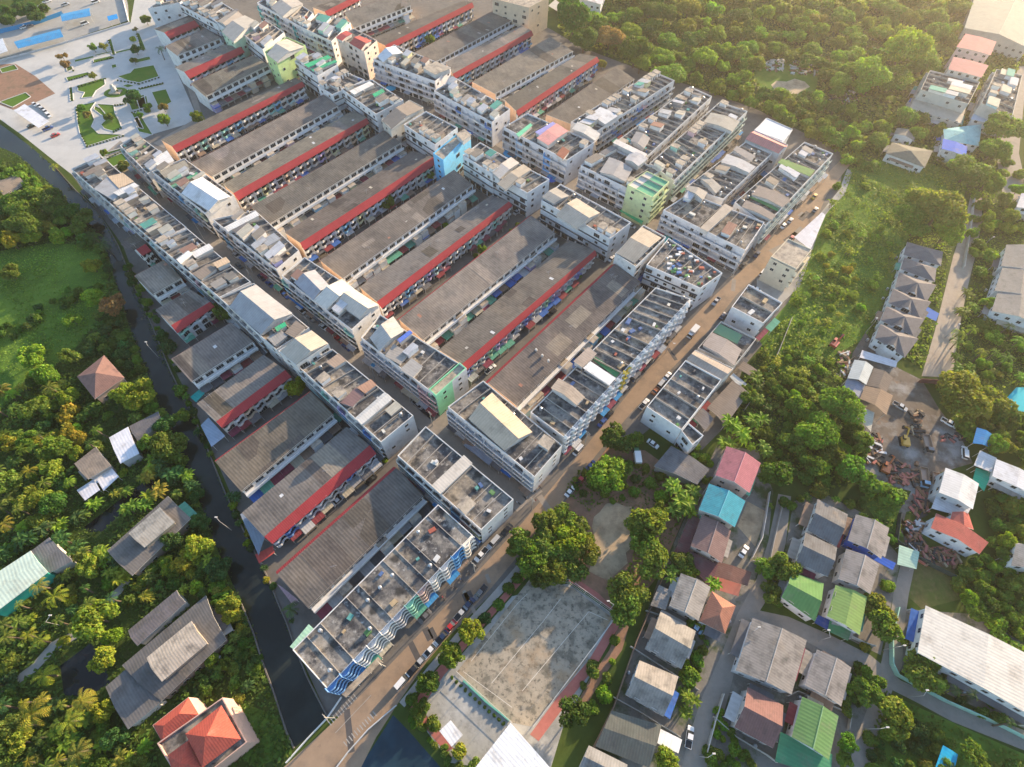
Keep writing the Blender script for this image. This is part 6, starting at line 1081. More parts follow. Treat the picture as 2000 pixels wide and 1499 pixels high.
for (a, b, n, d) in [((10, 1080), (110, 1020), 6, 44), ((120, 1060), (230, 1085), 6, 42), ((250, 985), (310, 960), 4, 40), ((150, 1010), (190, 980), 3, 38), ((235, 960), (310, 905), 6, 38), ((300, 900), (370, 940), 5, 38), ((150, 1085), (235, 1130), 5, 40)]:
    for i in range(n): p = lerp(a, b, i/(n-1)); plant(p[0]+r.uniform(-7, 7), p[1]+r.uniform(-7, 7), d*r.uniform(.85, 1.2), 'banana', r.choice(['lime', 'mid', 'yellow', 'deep']))
WILD_T = ['dark', 'mid', 'olive', 'mid', 'olive', 'lime']
TH1 = [(1130, -20), (1480, -20), (1880, -20), (1870, 60), (1790, 150), (1700, 175), (1640, 200), (1590, 130), (1490, 120), (1450, 200), (1340, 160), (1260, 130), (1180, 90)]
scatter(TH1, 150, 28, 54, ['tree', 'tree', 'bush'], ['mid', 'lime', 'mid', 'dark', 'lime', 'olive'], 't', .48, 4)
scatter([(1400, 185), (1480, 190), (1600, 190), (1680, 230), (1730, 260), (1720, 330), (1680, 330), (1640, 300), (1560, 250), (1480, 215)], 34, 26, 46, ['tree', 'bush'], WILD_T, 't', .55, 5)
scatter([(1640, 340), (1700, 320), (1690, 420), (1760, 470), (1750, 520), (1690, 600), (1640, 660), (1560, 690), (1500, 690), (1570, 560), (1600, 480)], 52, 14, 28, ['bush', 'bush', 'banana'], ['lime', 'yellow', 'lime'], 't', .8, 6)
scatter([(1460, 730), (1560, 740), (1640, 770), (1690, 880), (1680, 930), (1600, 960), (1500, 900), (1440, 860)], 52, 24, 42, ['tree', 'bush', 'banana'], ['mid', 'lime', 'dark', 'olive'], 't', .55, 7)
scatter([(1500, 680), (1620, 700), (1650, 740), (1560, 740), (1470, 720)], 16, 18, 30, ['bush', 'banana'], ['lime', 'mid', 'yellow'], 't', .7, 8)
scatter([(1880, 560), (2010, 640), (2010, 740), (1890, 740), (1865, 720)], 34, 24, 40, ['banana', 'bush', 'tree', 'palm'], ['lime', 'mid', 'olive'], 't', .6, 9)
scatter([(1900, 380), (1990, 270), (2010, 440), (1960, 470), (1910, 560), (1890, 520)], 22, 24, 40, ['tree', 'bush'], ['mid', 'olive', 'lime'], 't', .6, 10)
scatter([(1930, 980), (2010, 960), (2010, 1300), (1900, 1190), (1860, 1110), (1900, 1100), (1940, 1060)], 46, 26, 46, ['tree', 'bush', 'bush'], ['mid', 'olive', 'lime', 'dark'], 't', .6, 12)
scatter([(1830, 270), (1700, 270), (1690, 240), (1800, 230), (1840, 245)], 10, 24, 38, ['tree', 'bush'], ['mid', 'olive'], 't', .6, 13)
scatter([(1920, 800), (2010, 810), (2010, 920), (1950, 880), (1890, 850)], 14, 28, 46, ['tree', 'bush'], ['mid', 'olive'], 't', .6, 14)
LW1 = [(-20, 305), (50, 335), (105, 385), (160, 440), (185, 480), (150, 472), (90, 455), (40, 480), (-20, 490)]
scatter(LW1, 34, 26, 52, ['tree', 'tree', 'bush'], ['dark', 'lime', 'olive', 'mid', 'yellow'], 't', .5, 15)
scatter([(-20, 650), (60, 605), (150, 560), (210, 560), (215, 585), (160, 582), (80, 625), (-20, 690)], 26, 15, 26, ['bush', 'tree'], ['deep', 'dark', 'mid'], 't', .5, 16)
scatter([(185, 610), (240, 625), (290, 760), (325, 840), (290, 830), (240, 725), (205, 690), (170, 690), (165, 650)], 34, 20, 34, ['tree', 'bush', 'banana'], ['deep', 'mid', 'dark'], 't', .5, 17)
scatter([(-20, 760), (80, 720), (140, 780), (210, 800), (230, 850), (150, 900), (130, 960), (60, 1060), (-20, 1080)], 74, 24, 46, ['tree', 'bush', 'palm', 'banana'], ['lime', 'mid', 'dark', 'olive', 'yellow', 'deep'], 't', .5, 18)
scatter([(230, 800), (330, 850), (390, 970), (340, 960), (320, 900), (280, 850)], 16, 24, 40, ['tree', 'bush', 'banana'], ['deep', 'mid'], 't', .5, 19)
scatter([(280, 1120), (390, 1050), (460, 1190), (470, 1240), (420, 1170), (330, 1150), (250, 1180)], 30, 24, 40, ['tree', 'bush', 'banana'], ['lime', 'mid', 'dark', 'yellow'], 't', .5, 20)
scatter([(440, 1240), (490, 1260), (510, 1320), (470, 1350), (430, 1330), (330, 1400), (400, 1320)], 26, 22, 36, ['tree', 'bush', 'banana'], ['deep', 'mid', 'dark'], 't', .5, 22)
scatter([(-20, 1280), (50, 1290), (20, 1350), (180, 1380), (240, 1440), (290, 1500), (-20, 1510)], 50, 26, 50, ['tree', 'bush', 'palm', 'banana'], ['olive', 'mid', 'dark', 'yellow', 'deep'], 't', .5, 23)
scatter([(80, 1090), (250, 1110), (210, 1180), (110, 1240), (30, 1270), (0, 1220)], 26, 24, 42, ['bush', 'banana', 'palm'], ['mid', 'deep', 'olive', 'yellow'], 't', .6, 24)
scatter([(1700, 1440), (1800, 1420), (1990, 1500), (1700, 1510)], 20, 24, 44, ['bush', 'tree'], ['mid', 'olive', 'deep'], 't', .7, 25)
scatter([(1815, 1310), (1850, 1320), (1990, 1400), (1990, 1430), (1860, 1365)], 10, 22, 34, ['bush', 'palm', 'tree'], ['deep', 'mid'], 't', .6, 26)
scatter([(0, 0), (80, 0), (110, 20), (60, 40), (0, 50)], 10, 20, 32, ['tree', 'bush'], ['dark', 'deep'], 't', .5, 27)
scatter([(1380, 1460), (1480, 1470), (1500, 1500), (1370, 1500)], 10, 20, 34, ['bush', 'tree'], ['mid', 'lime'], 't', .6, 28)
scatter([(800, 1385), (870, 1460), (900, 1500), (880, 1500), (830, 1440), (790, 1395)], 10, 16, 26, ['bush'], ['mid', 'olive'], 't', .6, 29)
scatter([(1200, 980), (1120, 960), (1130, 920), (1230, 890), (1300, 930), (1310, 960)], 14, 16, 28, ['bush'], ['mid', 'olive', 'dark'], 't', .8, 30)
scatter([(352, 740), (372, 790), (400, 855), (430, 905), (424, 915), (395, 870), (366, 800), (345, 745)], 8, 14, 24, ['bush', 'banana'], ['deep', 'mid'], 't', .7, 31)
scatter([(445, 965), (470, 1000), (500, 1075), (545, 1160), (575, 1215), (566, 1216), (535, 1160), (490, 1080), (455, 1005), (438, 970)], 12, 12, 22, ['bush', 'banana'], ['deep', 'mid', 'yellow'], 't', .7, 32)
scatter([(255, 520), (300, 600), (330, 690), (350, 720), (338, 725), (310, 660), (275, 590), (248, 525)], 14, 12, 24, ['bush', 'banana', 'tree'], ['deep', 'mid'], 't', .7, 33)
scatter([(1335, 1200), (1395, 1240), (1330, 1400), (1310, 1380), (1340, 1310)], 12, 16, 28, ['bush', 'banana'], ['mid', 'dark', 'lime'], 't', .7, 34)
scatter([(1400, 1380), (1440, 1440), (1480, 1480), (1390, 1490)], 8, 14, 26, ['bush'], ['mid', 'lime'], 't', .7, 35)
scatter([(1500, 990), (1600, 950), (1680, 980), (1740, 1010), (1745, 1060), (1690, 1010), (1600, 965), (1540, 1000)], 14, 16, 30, ['bush', 'tree', 'banana'], ['mid', 'dark', 'lime'], 't', .6, 36)
scatter([(1640, 1300), (1700, 1300), (1720, 1330), (1660, 1400), (1640, 1500), (1625, 1500), (1650, 1400)], 10, 16, 30, ['bush', 'tree'], ['mid', 'dark'], 't', .6, 37)
scatter([(1520, 1180), (1500, 1130), (1520, 1090), (1545, 1110), (1530, 1160)], 6, 14, 26, ['bush'], ['mid', 'olive'], 't', .6, 38)
scatter([(1280, 880), (1390, 870), (1400, 930), (1380, 950), (1300, 960)], 8, 16, 28, ['bush', 'banana'], ['mid', 'lime'], 't', .7, 39)
for i, (x, y) in enumerate(CANAL_L[2:-6]):
    for k in range(3):
        x2, y2 = lerp(CANAL_L[2+i], CANAL_L[3+i], k/3+r.uniform(-.1, .1)); plant(x2+r.uniform(-17, -6), y2+r.uniform(-2, 5), r.uniform(12, 22), r.choice(['bush', 'bush', 'tree', 'banana']), r.choice(['deep', 'mid', 'dark']))
# ground cover: one mass of weeds and scrub leaves
def cover(name, polys, dens, size, h, col, seed):
    g = np.random.default_rng(seed); C_, S_ = [], []
    for Q in polys:
        P = np.array([G(*q)[:2] for q in Q]); lo, hi = P.min(0), P.max(0); A = abs(sum(P[i][0]*P[i-1][1]-P[i-1][0]*P[i][1] for i in range(len(P))))/2
        lo = np.maximum(lo, [-600, -100]); hi = np.minimum(hi, [600, 700]); n = int(np.prod(hi-lo)*dens); x = g.uniform(lo, hi, (n, 2)); ins = np.zeros(n, bool)
        for i in range(len(P)):
            a, b = P[i], P[i-1]; c = (a[1] > x[:, 1]) != (b[1] > x[:, 1]); xx = (b[0]-a[0])*(x[:, 1]-a[1])/((b[1]-a[1]) or 1e-9)+a[0]; ins ^= c & (x[:, 0] < xx)
        
        for E in EXCL:
            EP = [G(*q)[:2] for q in E]; ie = np.zeros(len(x), bool)
            for i in range(len(EP)):
                a, b = EP[i], EP[i-1]; c = (a[1] > x[:, 1]) != (b[1] > x[:, 1]); xx = (b[0]-a[0])*(x[:, 1]-a[1])/((b[1]-a[1]) or 1e-9)+a[0]; ie ^= c & (x[:, 0] < xx)
            if len(EP): ins &= ~ie
        x = x[ins]; k = np.sin(x[:, 0]*.13)*np.sin(x[:, 1]*.11)+.6*np.sin(x[:, 0]*.31+x[:, 1]*.27)+g.normal(size=len(x))*.3
        C_.append(np.column_stack([x, g.uniform(.05, 1, len(x))*h*(1+.8*np.clip(k, -1, 1))+.05])); S_.append(size*(1+.4*np.clip(k, -1, 1)))
    c = np.concatenate(C_); s = np.concatenate(S_); n = g.normal(size=c.shape)*.6; n[:, 2] += 1; n /= np.linalg.norm(n, axis=1)[:, None]
    t = np.stack([np.clip(.5+.25*np.sin(c[:, 0]*.09+1)*np.sin(c[:, 1]*.12)+g.normal(size=len(c))*.16, 0, 1), g.uniform(.2, .8, len(c))], 1)
    me = quads(name, c, n, s*g.uniform(.6, 1.3, len(c)), t); o = bpy.data.objects.new(name, me); COL.objects.link(o); o.color = (*col, 1); o['kind'] = 'stuff'; return o
EXCL = []
def edge(L, d): return [p for p in L]+[(x+d, y-1) for x, y in L[::-1]]
cover('water_weeds', [edge(CANAL_R[2:-2], -5), edge(CANAL_L[3:-3], 4), edge(CANAL_R[8:14], -10), edge(CANAL_L[6:11], 9)], 1.6, .32, .05, (.06, .10, .03), 6)
LB = [(-40, 290)]+CANAL_L[::-1][1:]+[(575, 1475), (500, 1530), (-40, 1530)]
MEADOW = [(-60, 500), (100, 475), (190, 485), (215, 550), (205, 605), (140, 690), (0, 795), (-60, 830)]
EXCL += [MEADOW, [(165, 1030), (190, 1010), (290, 935), (318, 950), (305, 965), (240, 1000), (200, 1038)], [(118, 1300), (178, 1256), (205, 1300), (215, 1335), (170, 1362), (125, 1358)], [(0, 1345), (60, 1300), (100, 1255), (140, 1235), (200, 1180), (245, 1130), (255, 1136), (212, 1190), (150, 1248), (110, 1270), (70, 1312), (0, 1362)], [(300, 1415), (440, 1360), (490, 1450), (400, 1530), (330, 1530)]]
cover('undergrowth', [LB], 2.6, .36, 1.0, (.085, .150, .030), 3)
EXCL = [[(1795, 612), (1815, 592), (1842, 612), (1830, 636)], [(1880, 380), (1920, 380), (1920, 440), (1905, 500), (1875, 650), (1862, 740), (1795, 740), (1825, 640)], [(1660, 690), (1690, 650), (1720, 690), (1755, 720), (1800, 742), (1835, 800), (1875, 850), (1900, 905), (1830, 925), (1815, 990), (1770, 1000), (1760, 1040), (1800, 1085), (1770, 1075), (1755, 1000), (1780, 960), (1690, 935), (1680, 880), (1650, 790)], [(1970, 755), (2030, 755), (2030, 812), (1970, 800)], [(1990, 130), (2040, 130), (1990, 400), (1940, 400), (1945, 300)], [(1480, 120), (1540, 118), (1600, 150), (1590, 185), (1540, 190), (1490, 180), (1470, 150)]]
cover('undergrowth', [[(1090, -60), (2060, -60), (2060, 330), (1640, 310), (1560, 250), (1480, 213), (1400, 183), (1260, 138), (1180, 108), (1090, 62)]], 1.0, .70, 1.5, (.150, .205, .036), 1)
cover('undergrowth', [[(1660, 325), (1780, 300), (2060, 330), (2060, 760), (1870, 760), (1690, 660), (1650, 690), (1640, 770), (1690, 880), (1690, 940), (1600, 960), (1500, 900), (1425, 850), (1455, 730), (1530, 620), (1575, 500), (1630, 400)], [(1700, 940), (1790, 960), (1760, 1050), (1690, 990)]], 2.0, .34, .7, (.165, .25, .034), 2)
cover('undergrowth', [[(1930, 960), (2060, 930), (2060, 1300), (1900, 1195), (1880, 1110), (1940, 1085)], [(1725, 1352), (1800, 1388), (2040, 1500), (2040, 1540), (1690, 1540), (1705, 1430)], [(1100, 960), (1130, 920), (1190, 885), (1330, 930), (1340, 990), (1290, 1110), (1225, 1200), (1215, 1140), (1262, 1020), (1190, 975), (1150, 1000)], [(475, 1375), (540, 1400), (565, 1465), (500, 1500)]], 1.8, .36, .8, (.11, .175, .030), 4)
cover('grass', [MEADOW], 2.4, .24, .30, (.15, .265, .038), 5)
# ---------------------------------------------------------------- labels for the planting: its tone, size and the nearest named things
def finish_labels():
    TONE = {'dark': 'dark green', 'mid': 'green', 'yellow': 'golden green', 'olive': 'olive green', 'lime': 'bright green', 'rust': 'rusty brown', 'deep': 'deep green'}
    seen = {}
    for T, w_, tone, R, place in PENDING:
        if place and len(place) > 8: T['label'] = 'small clipped round shrub ' + place; T['group'] = 'clipped shrubs ' + place; continue
        x, y = T.location.x, T.location.y; near = sorted(((lx-x)**2+(ly-y)**2, nm) for nm, lx, ly in LAND)
        nm = near[0][1]; size = '' if 'small' in w_ else 'small ' if R < 2.2 else 'broad ' if R > 6 else ''
        seen.setdefault((size+TONE[tone]+' '+w_, nm), []).append((near[0][0], T, w_, place, near[1][1]))
    ORD = ['nearest', 'second nearest', 'third nearest', 'fourth nearest', 'fifth nearest', 'sixth nearest', 'seventh nearest', 'eighth nearest', 'ninth nearest', 'tenth nearest', 'eleventh nearest', 'twelfth nearest', 'thirteenth nearest', 'fourteenth nearest', 'fifteenth nearest']
    for (d, nm), L in seen.items():
        L.sort(key=lambda t: t[0])
        for i, (_, T, w_, place, n2) in enumerate(L):
            T['label'] = f"{d} {ORD[min(i, 14)]} {nm}" if len(L) > 1 else f"{d} standing nearest {nm}"
            T['group'] = {'tree': 'trees around the estate', 'small tree': 'small trees around the estate', 'bush': 'bushes and scrub', 'shrub': 'low shrubs', 'coconut palm': 'coconut palms', 'banana clump': 'banana clumps'}[w_]
# ---------------------------------------------------------------- vehicles (x forward)
def loft(mb, secs, mat, top=None):     # secs: list of (x, halfwidth, z0, z1)
    for (a, b) in zip(secs, secs[1:]):
        A = [(a[0], -a[1], a[2]), (a[0], a[1], a[2]), (a[0], a[1]*.93, a[3]), (a[0], -a[1]*.93, a[3])]; B = [(b[0], -b[1], b[2]), (b[0], b[1], b[2]), (b[0], b[1]*.93, b[3]), (b[0], -b[1]*.93, b[3])]
        for i in range(4): j = (i+1) % 4; mb.face([A[i], A[j], B[j], B[i]], (top or mat) if i == 2 else mat)
    for s, f in ((secs[0], 0), (secs[-1], 1)): q = [(s[0], -s[1], s[2]), (s[0], s[1], s[2]), (s[0], s[1]*.93, s[3]), (s[0], -s[1]*.93, s[3])]; mb.face(q if f else q[::-1], mat)
def cabin(mb, x0, x1, x2, x3, w, z0, z1):   # glasshouse: foot x0..x3, roof x1..x2
    a = [(x0, -w, z0), (x3, -w, z0), (x3, w, z0), (x0, w, z0)]; b = [(x1, -w*.82, z1), (x2, -w*.82, z1), (x2, w*.82, z1), (x1, w*.82, z1)]
    for i in range(4): j = (i+1) % 4; mb.face([a[i], a[j], b[j], b[i]], 'glass')
    return b
def roofp(mb, b, mat='car_paint'): q = [(p[0], p[1], p[2]+.03) for p in b]; mb.face(q, mat); [mb.face([b[i], b[(i+1) % 4], q[(i+1) % 4], q[i]], mat) for i in range(4)]
def car_kit(kind):
    B_, K = MB(), MB()
    if kind == 'sedan': loft(B_, [(-2.2, .72, .35, .8), (-2.1, .84, .25, .92), (-1.3, .87, .22, .98), (1.0, .87, .22, .95), (1.9, .84, .25, .78), (2.2, .7, .35, .66)], 'car_paint'); roofp(B_, cabin(K, -1.5, -.95, .35, 1.15, .82, .93, 1.42)); wx = (-1.35, 1.35)
    elif kind == 'pickup':
        loft(B_, [(-2.6, .86, .4, .78), (-.7, .88, .35, .80), (-.69, .9, .35, 1.0), (1.4, .9, .3, 1.0), (2.35, .86, .35, .92), (2.6, .74, .45, .72)], 'car_paint', None); roofp(B_, cabin(K, -.7, -.55, .75, 1.5, .84, .98, 1.68)); wx = (-1.6, 1.65)
        for y in (-.86, .8): B_.box(-2.6, -.72, y, y+.07, .8, 1.05, 'car_paint')
        B_.box(-2.62, -2.54, -.86, .86, .8, 1.05, 'car_paint'); B_.box(-2.5, -.75, -.78, .78, .802, .82, 'dark')
    elif kind == 'canopy_pickup':
        loft(B_, [(-2.6, .86, .4, 1.0), (1.4, .9, .3, 1.0), (2.35, .86, .35, .92), (2.6, .74, .45, .72)], 'car_paint'); roofp(B_, cabin(K, -2.5, -2.4, .75, 1.5, .85, .99, 1.75)); wx = (-1.6, 1.65)
    elif kind == 'van': loft(B_, [(-2.3, .88, .3, 1.05), (1.6, .88, .25, 1.05), (2.2, .82, .3, .9), (2.4, .7, .4, .7)], 'car_paint'); roofp(B_, cabin(K, -2.28, -2.1, 1.0, 1.95, .87, 1.04, 1.95)); wx = (-1.45, 1.5)
    elif kind == 'truck':
        loft(B_, [(1.3, 1.0, .5, 1.3), (2.9, 1.0, .45, 1.3), (3.1, .95, .5, 1.1)], 'car_paint'); roofp(B_, cabin(K, 1.35, 1.5, 2.65, 3.0, .98, 1.28, 2.2)); wx = (-1.9, 2.1); B_.box(-3.1, 1.2, -1.05, 1.05, .75, .95, 'dark')
    elif kind == 'dump':
        loft(B_, [(1.7, 1.15, .6, 1.6), (3.4, 1.15, .55, 1.6), (3.55, 1.1, .6, 1.3)], 'car_paint'); roofp(B_, cabin(K, 1.75, 1.85, 3.1, 3.45, 1.12, 1.58, 2.7)); wx = (-2.2, 2.5); B_.box(-3.6, 1.6, -.8, .8, .8, 1.05, 'dark')
    return B_.mesh('car_body'), K.mesh('car_windows'), wx
def _wheel(mb, r=.33): mb.tube((0, -.12, r), (0, .12, r), r, 'tyre', 12); mb.tube((0, -.13, r), (0, .13, r), r*.55, 'steel', 8)
WHEEL = mesh_of(_wheel, 'wheel'); WHEEL_B = mesh_of(lambda m: _wheel(m, .5), 'wheel')
KIT = {k: car_kit(k) for k in ('sedan', 'pickup', 'canopy_pickup', 'van', 'truck', 'dump')}
CARGO = mesh_of(lambda m: (m.box(-3.1, 1.15, -1.08, 1.08, .96, 2.9, 'car_paint')), 'cargo_box')
def _bed(m):
    m.box(-3.6, 1.55, -1.25, 1.25, 1.06, 1.16, 'car_paint')
    for y in (-1.25, 1.17): m.box(-3.6, 1.55, y, y+.08, 1.16, 1.95, 'car_paint')
    m.box(-3.6, -3.5, -1.17, 1.17, 1.16, 1.95, 'car_paint'); m.box(1.45, 1.55, -1.17, 1.17, 1.16, 2.2, 'car_paint')
BED = mesh_of(_bed, 'dump_bed')
CPAL = {'white': (.72, .72, .72), 'silver': (.42, .43, .45), 'black': (.015, .015, .018), 'red': (.42, .02, .02), 'blue': (.03, .08, .28), 'grey': (.13, .13, .14), 'dark blue': (.015, .03, .08), 'orange': (.55, .16, .03), 'yellow': (.60, .35, .03), 'green': (.05, .2, .1), 'pale blue': (.25, .42, .6)}
CARS = []
AH, BH = math.radians(50.2), math.radians(140.2)
NAME = {'sedan': 'sedan', 'pickup': 'pickup truck', 'canopy_pickup': 'covered pickup', 'van': 'van', 'truck': 'box truck', 'dump': 'tipper truck'}
def car(x, y, kind, col, hd, where, lm=None):
    p = G(x, y, .4); p = (p[0], p[1], .03); a = {'A': AH, 'a': AH+PI, 'B': BH, 'b': BH+PI}.get(hd, hd); b, k, wx = KIT[kind]
    T = thing({'sedan': 'sedan_car', 'pickup': 'pickup_truck', 'canopy_pickup': 'covered_pickup', 'van': 'passenger_van', 'truck': 'box_truck', 'dump': 'tipper_truck'}[kind], p, '', 'truck' if kind in ('truck', 'dump') else 'van' if kind == 'van' else 'car', 'vehicles of the estate')
    c = CPAL[col]; part('body', b, T, p, a, c); part('window', k, T, p, a)
    if kind == 'truck': part('cargo_box', CARGO, T, p, a, (.68, .66, .64))
    if kind == 'dump': part('dump_bed', BED, T, p, a, (.33, .22, .16))
    wy = 1.02 if kind in ('truck', 'dump') else .78; r_ = (math.cos(a), math.sin(a))
    for sx in wx:
        for sy in (-wy, wy): part('wheel', WHEEL_B if kind in ('truck', 'dump') else WHEEL, T, (p[0]+r_[0]*sx-r_[1]*sy, p[1]+r_[1]*sx+r_[0]*sy, p[2]), a)
    CARS.append((T, f"{col} {NAME[kind]}", where, p[:2])); return T
S_, P_, K_, V_ = 'sedan', 'pickup', 'canopy_pickup', 'van'
for c in [
 (785, 1332, V_, 'white', 'A', 'at the school kerb of the main road'), (808, 1308, P_, 'black', 'A', 'at the school kerb of the main road'), (823, 1290, S_, 'silver', 'A', 'at the school kerb of the main road'), (841, 1270, P_, 'white', 'A', 'at the school kerb of the main road'), (864, 1245, P_, 'dark blue', 'A', 'at the school kerb of the main road'), (881, 1223, S_, 'red', 'A', 'at the school kerb of the main road'), (901, 1198, P_, 'silver', 'A', 'at the school kerb of the main road'), (914, 1183, P_, 'dark blue', 'A', 'at the school kerb of the main road'), (938, 1158, P_, 'grey', 'a', 'at the school kerb of the main road'),
 (940, 1084, P_, 'white', 'a', 'in front of the wavy-balcony row'), (964, 1060, K_, 'silver', 'a', 'in front of the stained flat block'), (990, 1035, S_, 'black', 'a', 'in front of the stained flat block'), (830, 1205, S_, 'grey', 'a', 'under the awnings of the wavy-balcony row'),
 (1113, 961, S_, 'white', 'A', 'beside the waste lot'), (1134, 938, P_, 'red', 'A', 'beside the waste lot'), (1147, 922, P_, 'black', 'A', 'beside the waste lot'), (1154, 910, S_, 'blue', 'A', 'beside the waste lot'),
 (1129, 880, V_, 'white', 'a', 'beside the corner block with a tan gable'), (1176, 826, S_, 'blue', 'a', 'in front of the long wavy-balcony row'), (1189, 811, S_, 'black', 'a', 'in front of the long wavy-balcony row'), (1206, 772, S_, 'silver', 'a', 'in front of the long wavy-balcony row'), (1262, 712, P_, 'grey', 'a', 'in front of the long wavy-balcony row'),
 (1258, 790, P_, 'white', 'A', 'outside the white-walled mottled block'), (1281, 763, S_, 'orange', 'A', 'outside the white-walled mottled block'), (1292, 750, V_, 'silver', 'A', 'outside the white-walled mottled block'), (1303, 736, S_, 'white', 'A', 'outside the white-walled mottled block'),
 (1352, 652, 'truck', 'white', 'a', 'driving down the sunlit main road'), (1398, 590, P_, 'silver', 'a', 'parked beside the cluttered-roof block'), (1412, 618, S_, 'dark blue', 'A', 'under the awning of the white block'),
 (1382, 506, S_, 'silver', 'B', 'in front of the wide white corner block'), (1390, 513, S_, 'grey', 'B', 'in front of the wide white corner block'), (1450, 520, S_, 'black', 'a', 'at the corner of the wide white block'), (1478, 498, S_, 'dark blue', 'a', 'at the corner of the wide white block'), (1490, 534, V_, 'white', 'A', 'beside the cream apartment block'), (1476, 566, S_, 'white', 'B', 'between the cream block and the white block'), (1543, 432, S_, 'silver', 'A', 'beside the outermost row'), (1530, 442, S_, 'white', 'A', 'beside the outermost row'), (1545, 467, S_, 'red', 'a', 'beside the tapering white shed'), (1592, 411, S_, 'grey', 'A', 'at the far end of the main road'), (1590, 385, S_, 'yellow', 'a', 'at the far end of the main road'),
 (511, 543, S_, 'dark blue', 'b', 'on the car street beside the roof-garden block'), (527, 556, S_, 'blue', 'b', 'on the car street beside the roof-garden block'), (588, 607, V_, 'white', 'b', 'on the car street beside the cream block'), (607, 622, S_, 'silver', 'b', 'on the car street beside the cream block'), (632, 640, S_, 'white', 'b', 'on the car street beside the cream block'), (662, 664, S_, 'red', 'b', 'on the car street beside the cream block'), (677, 679, S_, 'blue', 'b', 'on the car street beside the cream block'), (462, 500, S_, 'silver', 'b', 'on the car street beside the roof-garden block'), (467, 520, S_, 'black', 'B', 'on the car street beside the rooftop-room block'), (487, 512, S_, 'silver', 'b', 'on the car street beside the roof-garden block'), (556, 577, P_, 'blue', 'b', 'on the car street beside the cream block'), (817, 792, P_, 'silver', 'b', 'on the car street beside the mint corner house'), (834, 808, P_, 'black', 'b', 'on the car street beside the mint corner house'), (388, 425, P_, 'grey', 'b', 'on the car street beside the pale tin-roofed block'), (345, 385, S_, 'grey', 'b', 'on the car street beside the pale tin-roofed block'), (300, 345, S_, 'silver', 'B', 'on the car street beside the park-corner block'), (640, 695, S_, 'black', 'B', 'on the car street beside the tall beige block'),
 (725, 938, S_, 'black', 'A', 'in the lane of the first red-banded canal terrace'), (661, 978, S_, 'white', 'A', 'in the lane of the first red-banded canal terrace'), (958, 722, P_, 'white', 'A', 'in the lane of the coloured balconies'), (1078, 612, P_, 'black', 'A', 'in the lane of the coloured balconies'), (1195, 506, S_, 'white', 'A', 'in the lane of the coloured balconies'), (1233, 442, S_, 'silver', 'b', 'under the green awning of the lime-yellow block'), (1010, 415, S_, 'silver', 'A', 'behind the grey-tan gabled block'),
 (68, 205, S_, 'white', 'b', 'in the carport row on the park paving'), (77, 208, S_, 'white', 'b', 'in the carport row on the park paving'), (84, 214, S_, 'silver', 'b', 'in the carport row on the park paving'), (89, 219, S_, 'white', 'b', 'in the carport row on the park paving'), (95, 226, S_, 'white', 'b', 'in the carport row on the park paving'), (94, 252, P_, 'blue', 'A', 'at the end of the park carport'), (108, 265, S_, 'red', 'A', 'alone on the park paving'), (62, 247, S_, 'black', 'A', 'under the edge of the park carport'),
 (48, 54, P_, 'white', 'A', 'in the market yard beside the blue fence'), (166, 47, V_, 'white', 'A', 'in the market yard beside the upper blue stall'), (187, 5, V_, 'white', 'A', 'at the top of the market yard'), (128, 10, P_, 'silver', 'A', 'at the top of the market yard'), (59, 52, S_, 'grey', 'A', 'in the market yard beside the blue fence'), (92, 4, P_, 'white', 'A', 'at the top of the market yard'),
 (1346, 1440, P_, 'white', 1.25, 'on the villa lane beside the mossy shed'), (1357, 1226, S_, 'pale blue', 'B', 'beside the terracotta hip house'), (1852, 827, P_, 'white', 'b', 'in the works yard beside the broad tree'), (1883, 885, K_, 'white', 1.2, 'in the works yard beside the blue canopy'), (1808, 870, 'dump', 'grey', -1.75, 'in the middle of the works yard'), (1802, 935, 'dump', 'pale blue', -1.85, 'at the foot of the works yard'), (1826, 945, 'dump', 'black', -1.85, 'beside the white warehouse'), (1757, 795, P_, 'silver', 'b', 'beside the dark brown workshop'),
 (1243, 893, 'truck', 'green', 1.6, 'under the trees of the waste lot'), (1275, 868, S_, 'white', 'b', 'beside the white-walled mottled block'), (1452, 1078, S_, 'white', 'A', 'in the yard of the purple-brown house'), (1700, 768, S_, 'blue', 'b', 'beside the silver workshop'), (1862, 262, S_, 'white', 'b', 'by the stepped concrete block')]: car(*c)
def _moto(m):
    m.tube((-.62, -.05, .3), (-.62, .05, .3), .3, 'tyre', 10); m.tube((.62, -.05, .3), (.62, .05, .3), .3, 'tyre', 10)
    m.box(-.75, .1, -.14, .14, .62, .78, 'dark'); m.box(-.5, .45, -.12, .12, .3, .62, 'car_paint'); m.tube((.62, 0, .3), (.42, 0, 1.0), .05, 'steel', 5); m.tube((.42, -.33, 1.02), (.42, .33, 1.02), .03, 'steel', 5); m.box(.42, .62, -.12, .12, .78, .98, 'car_paint')
MOTO = mesh_of(_moto, 'motorbike_body')
mr = random.Random(8)
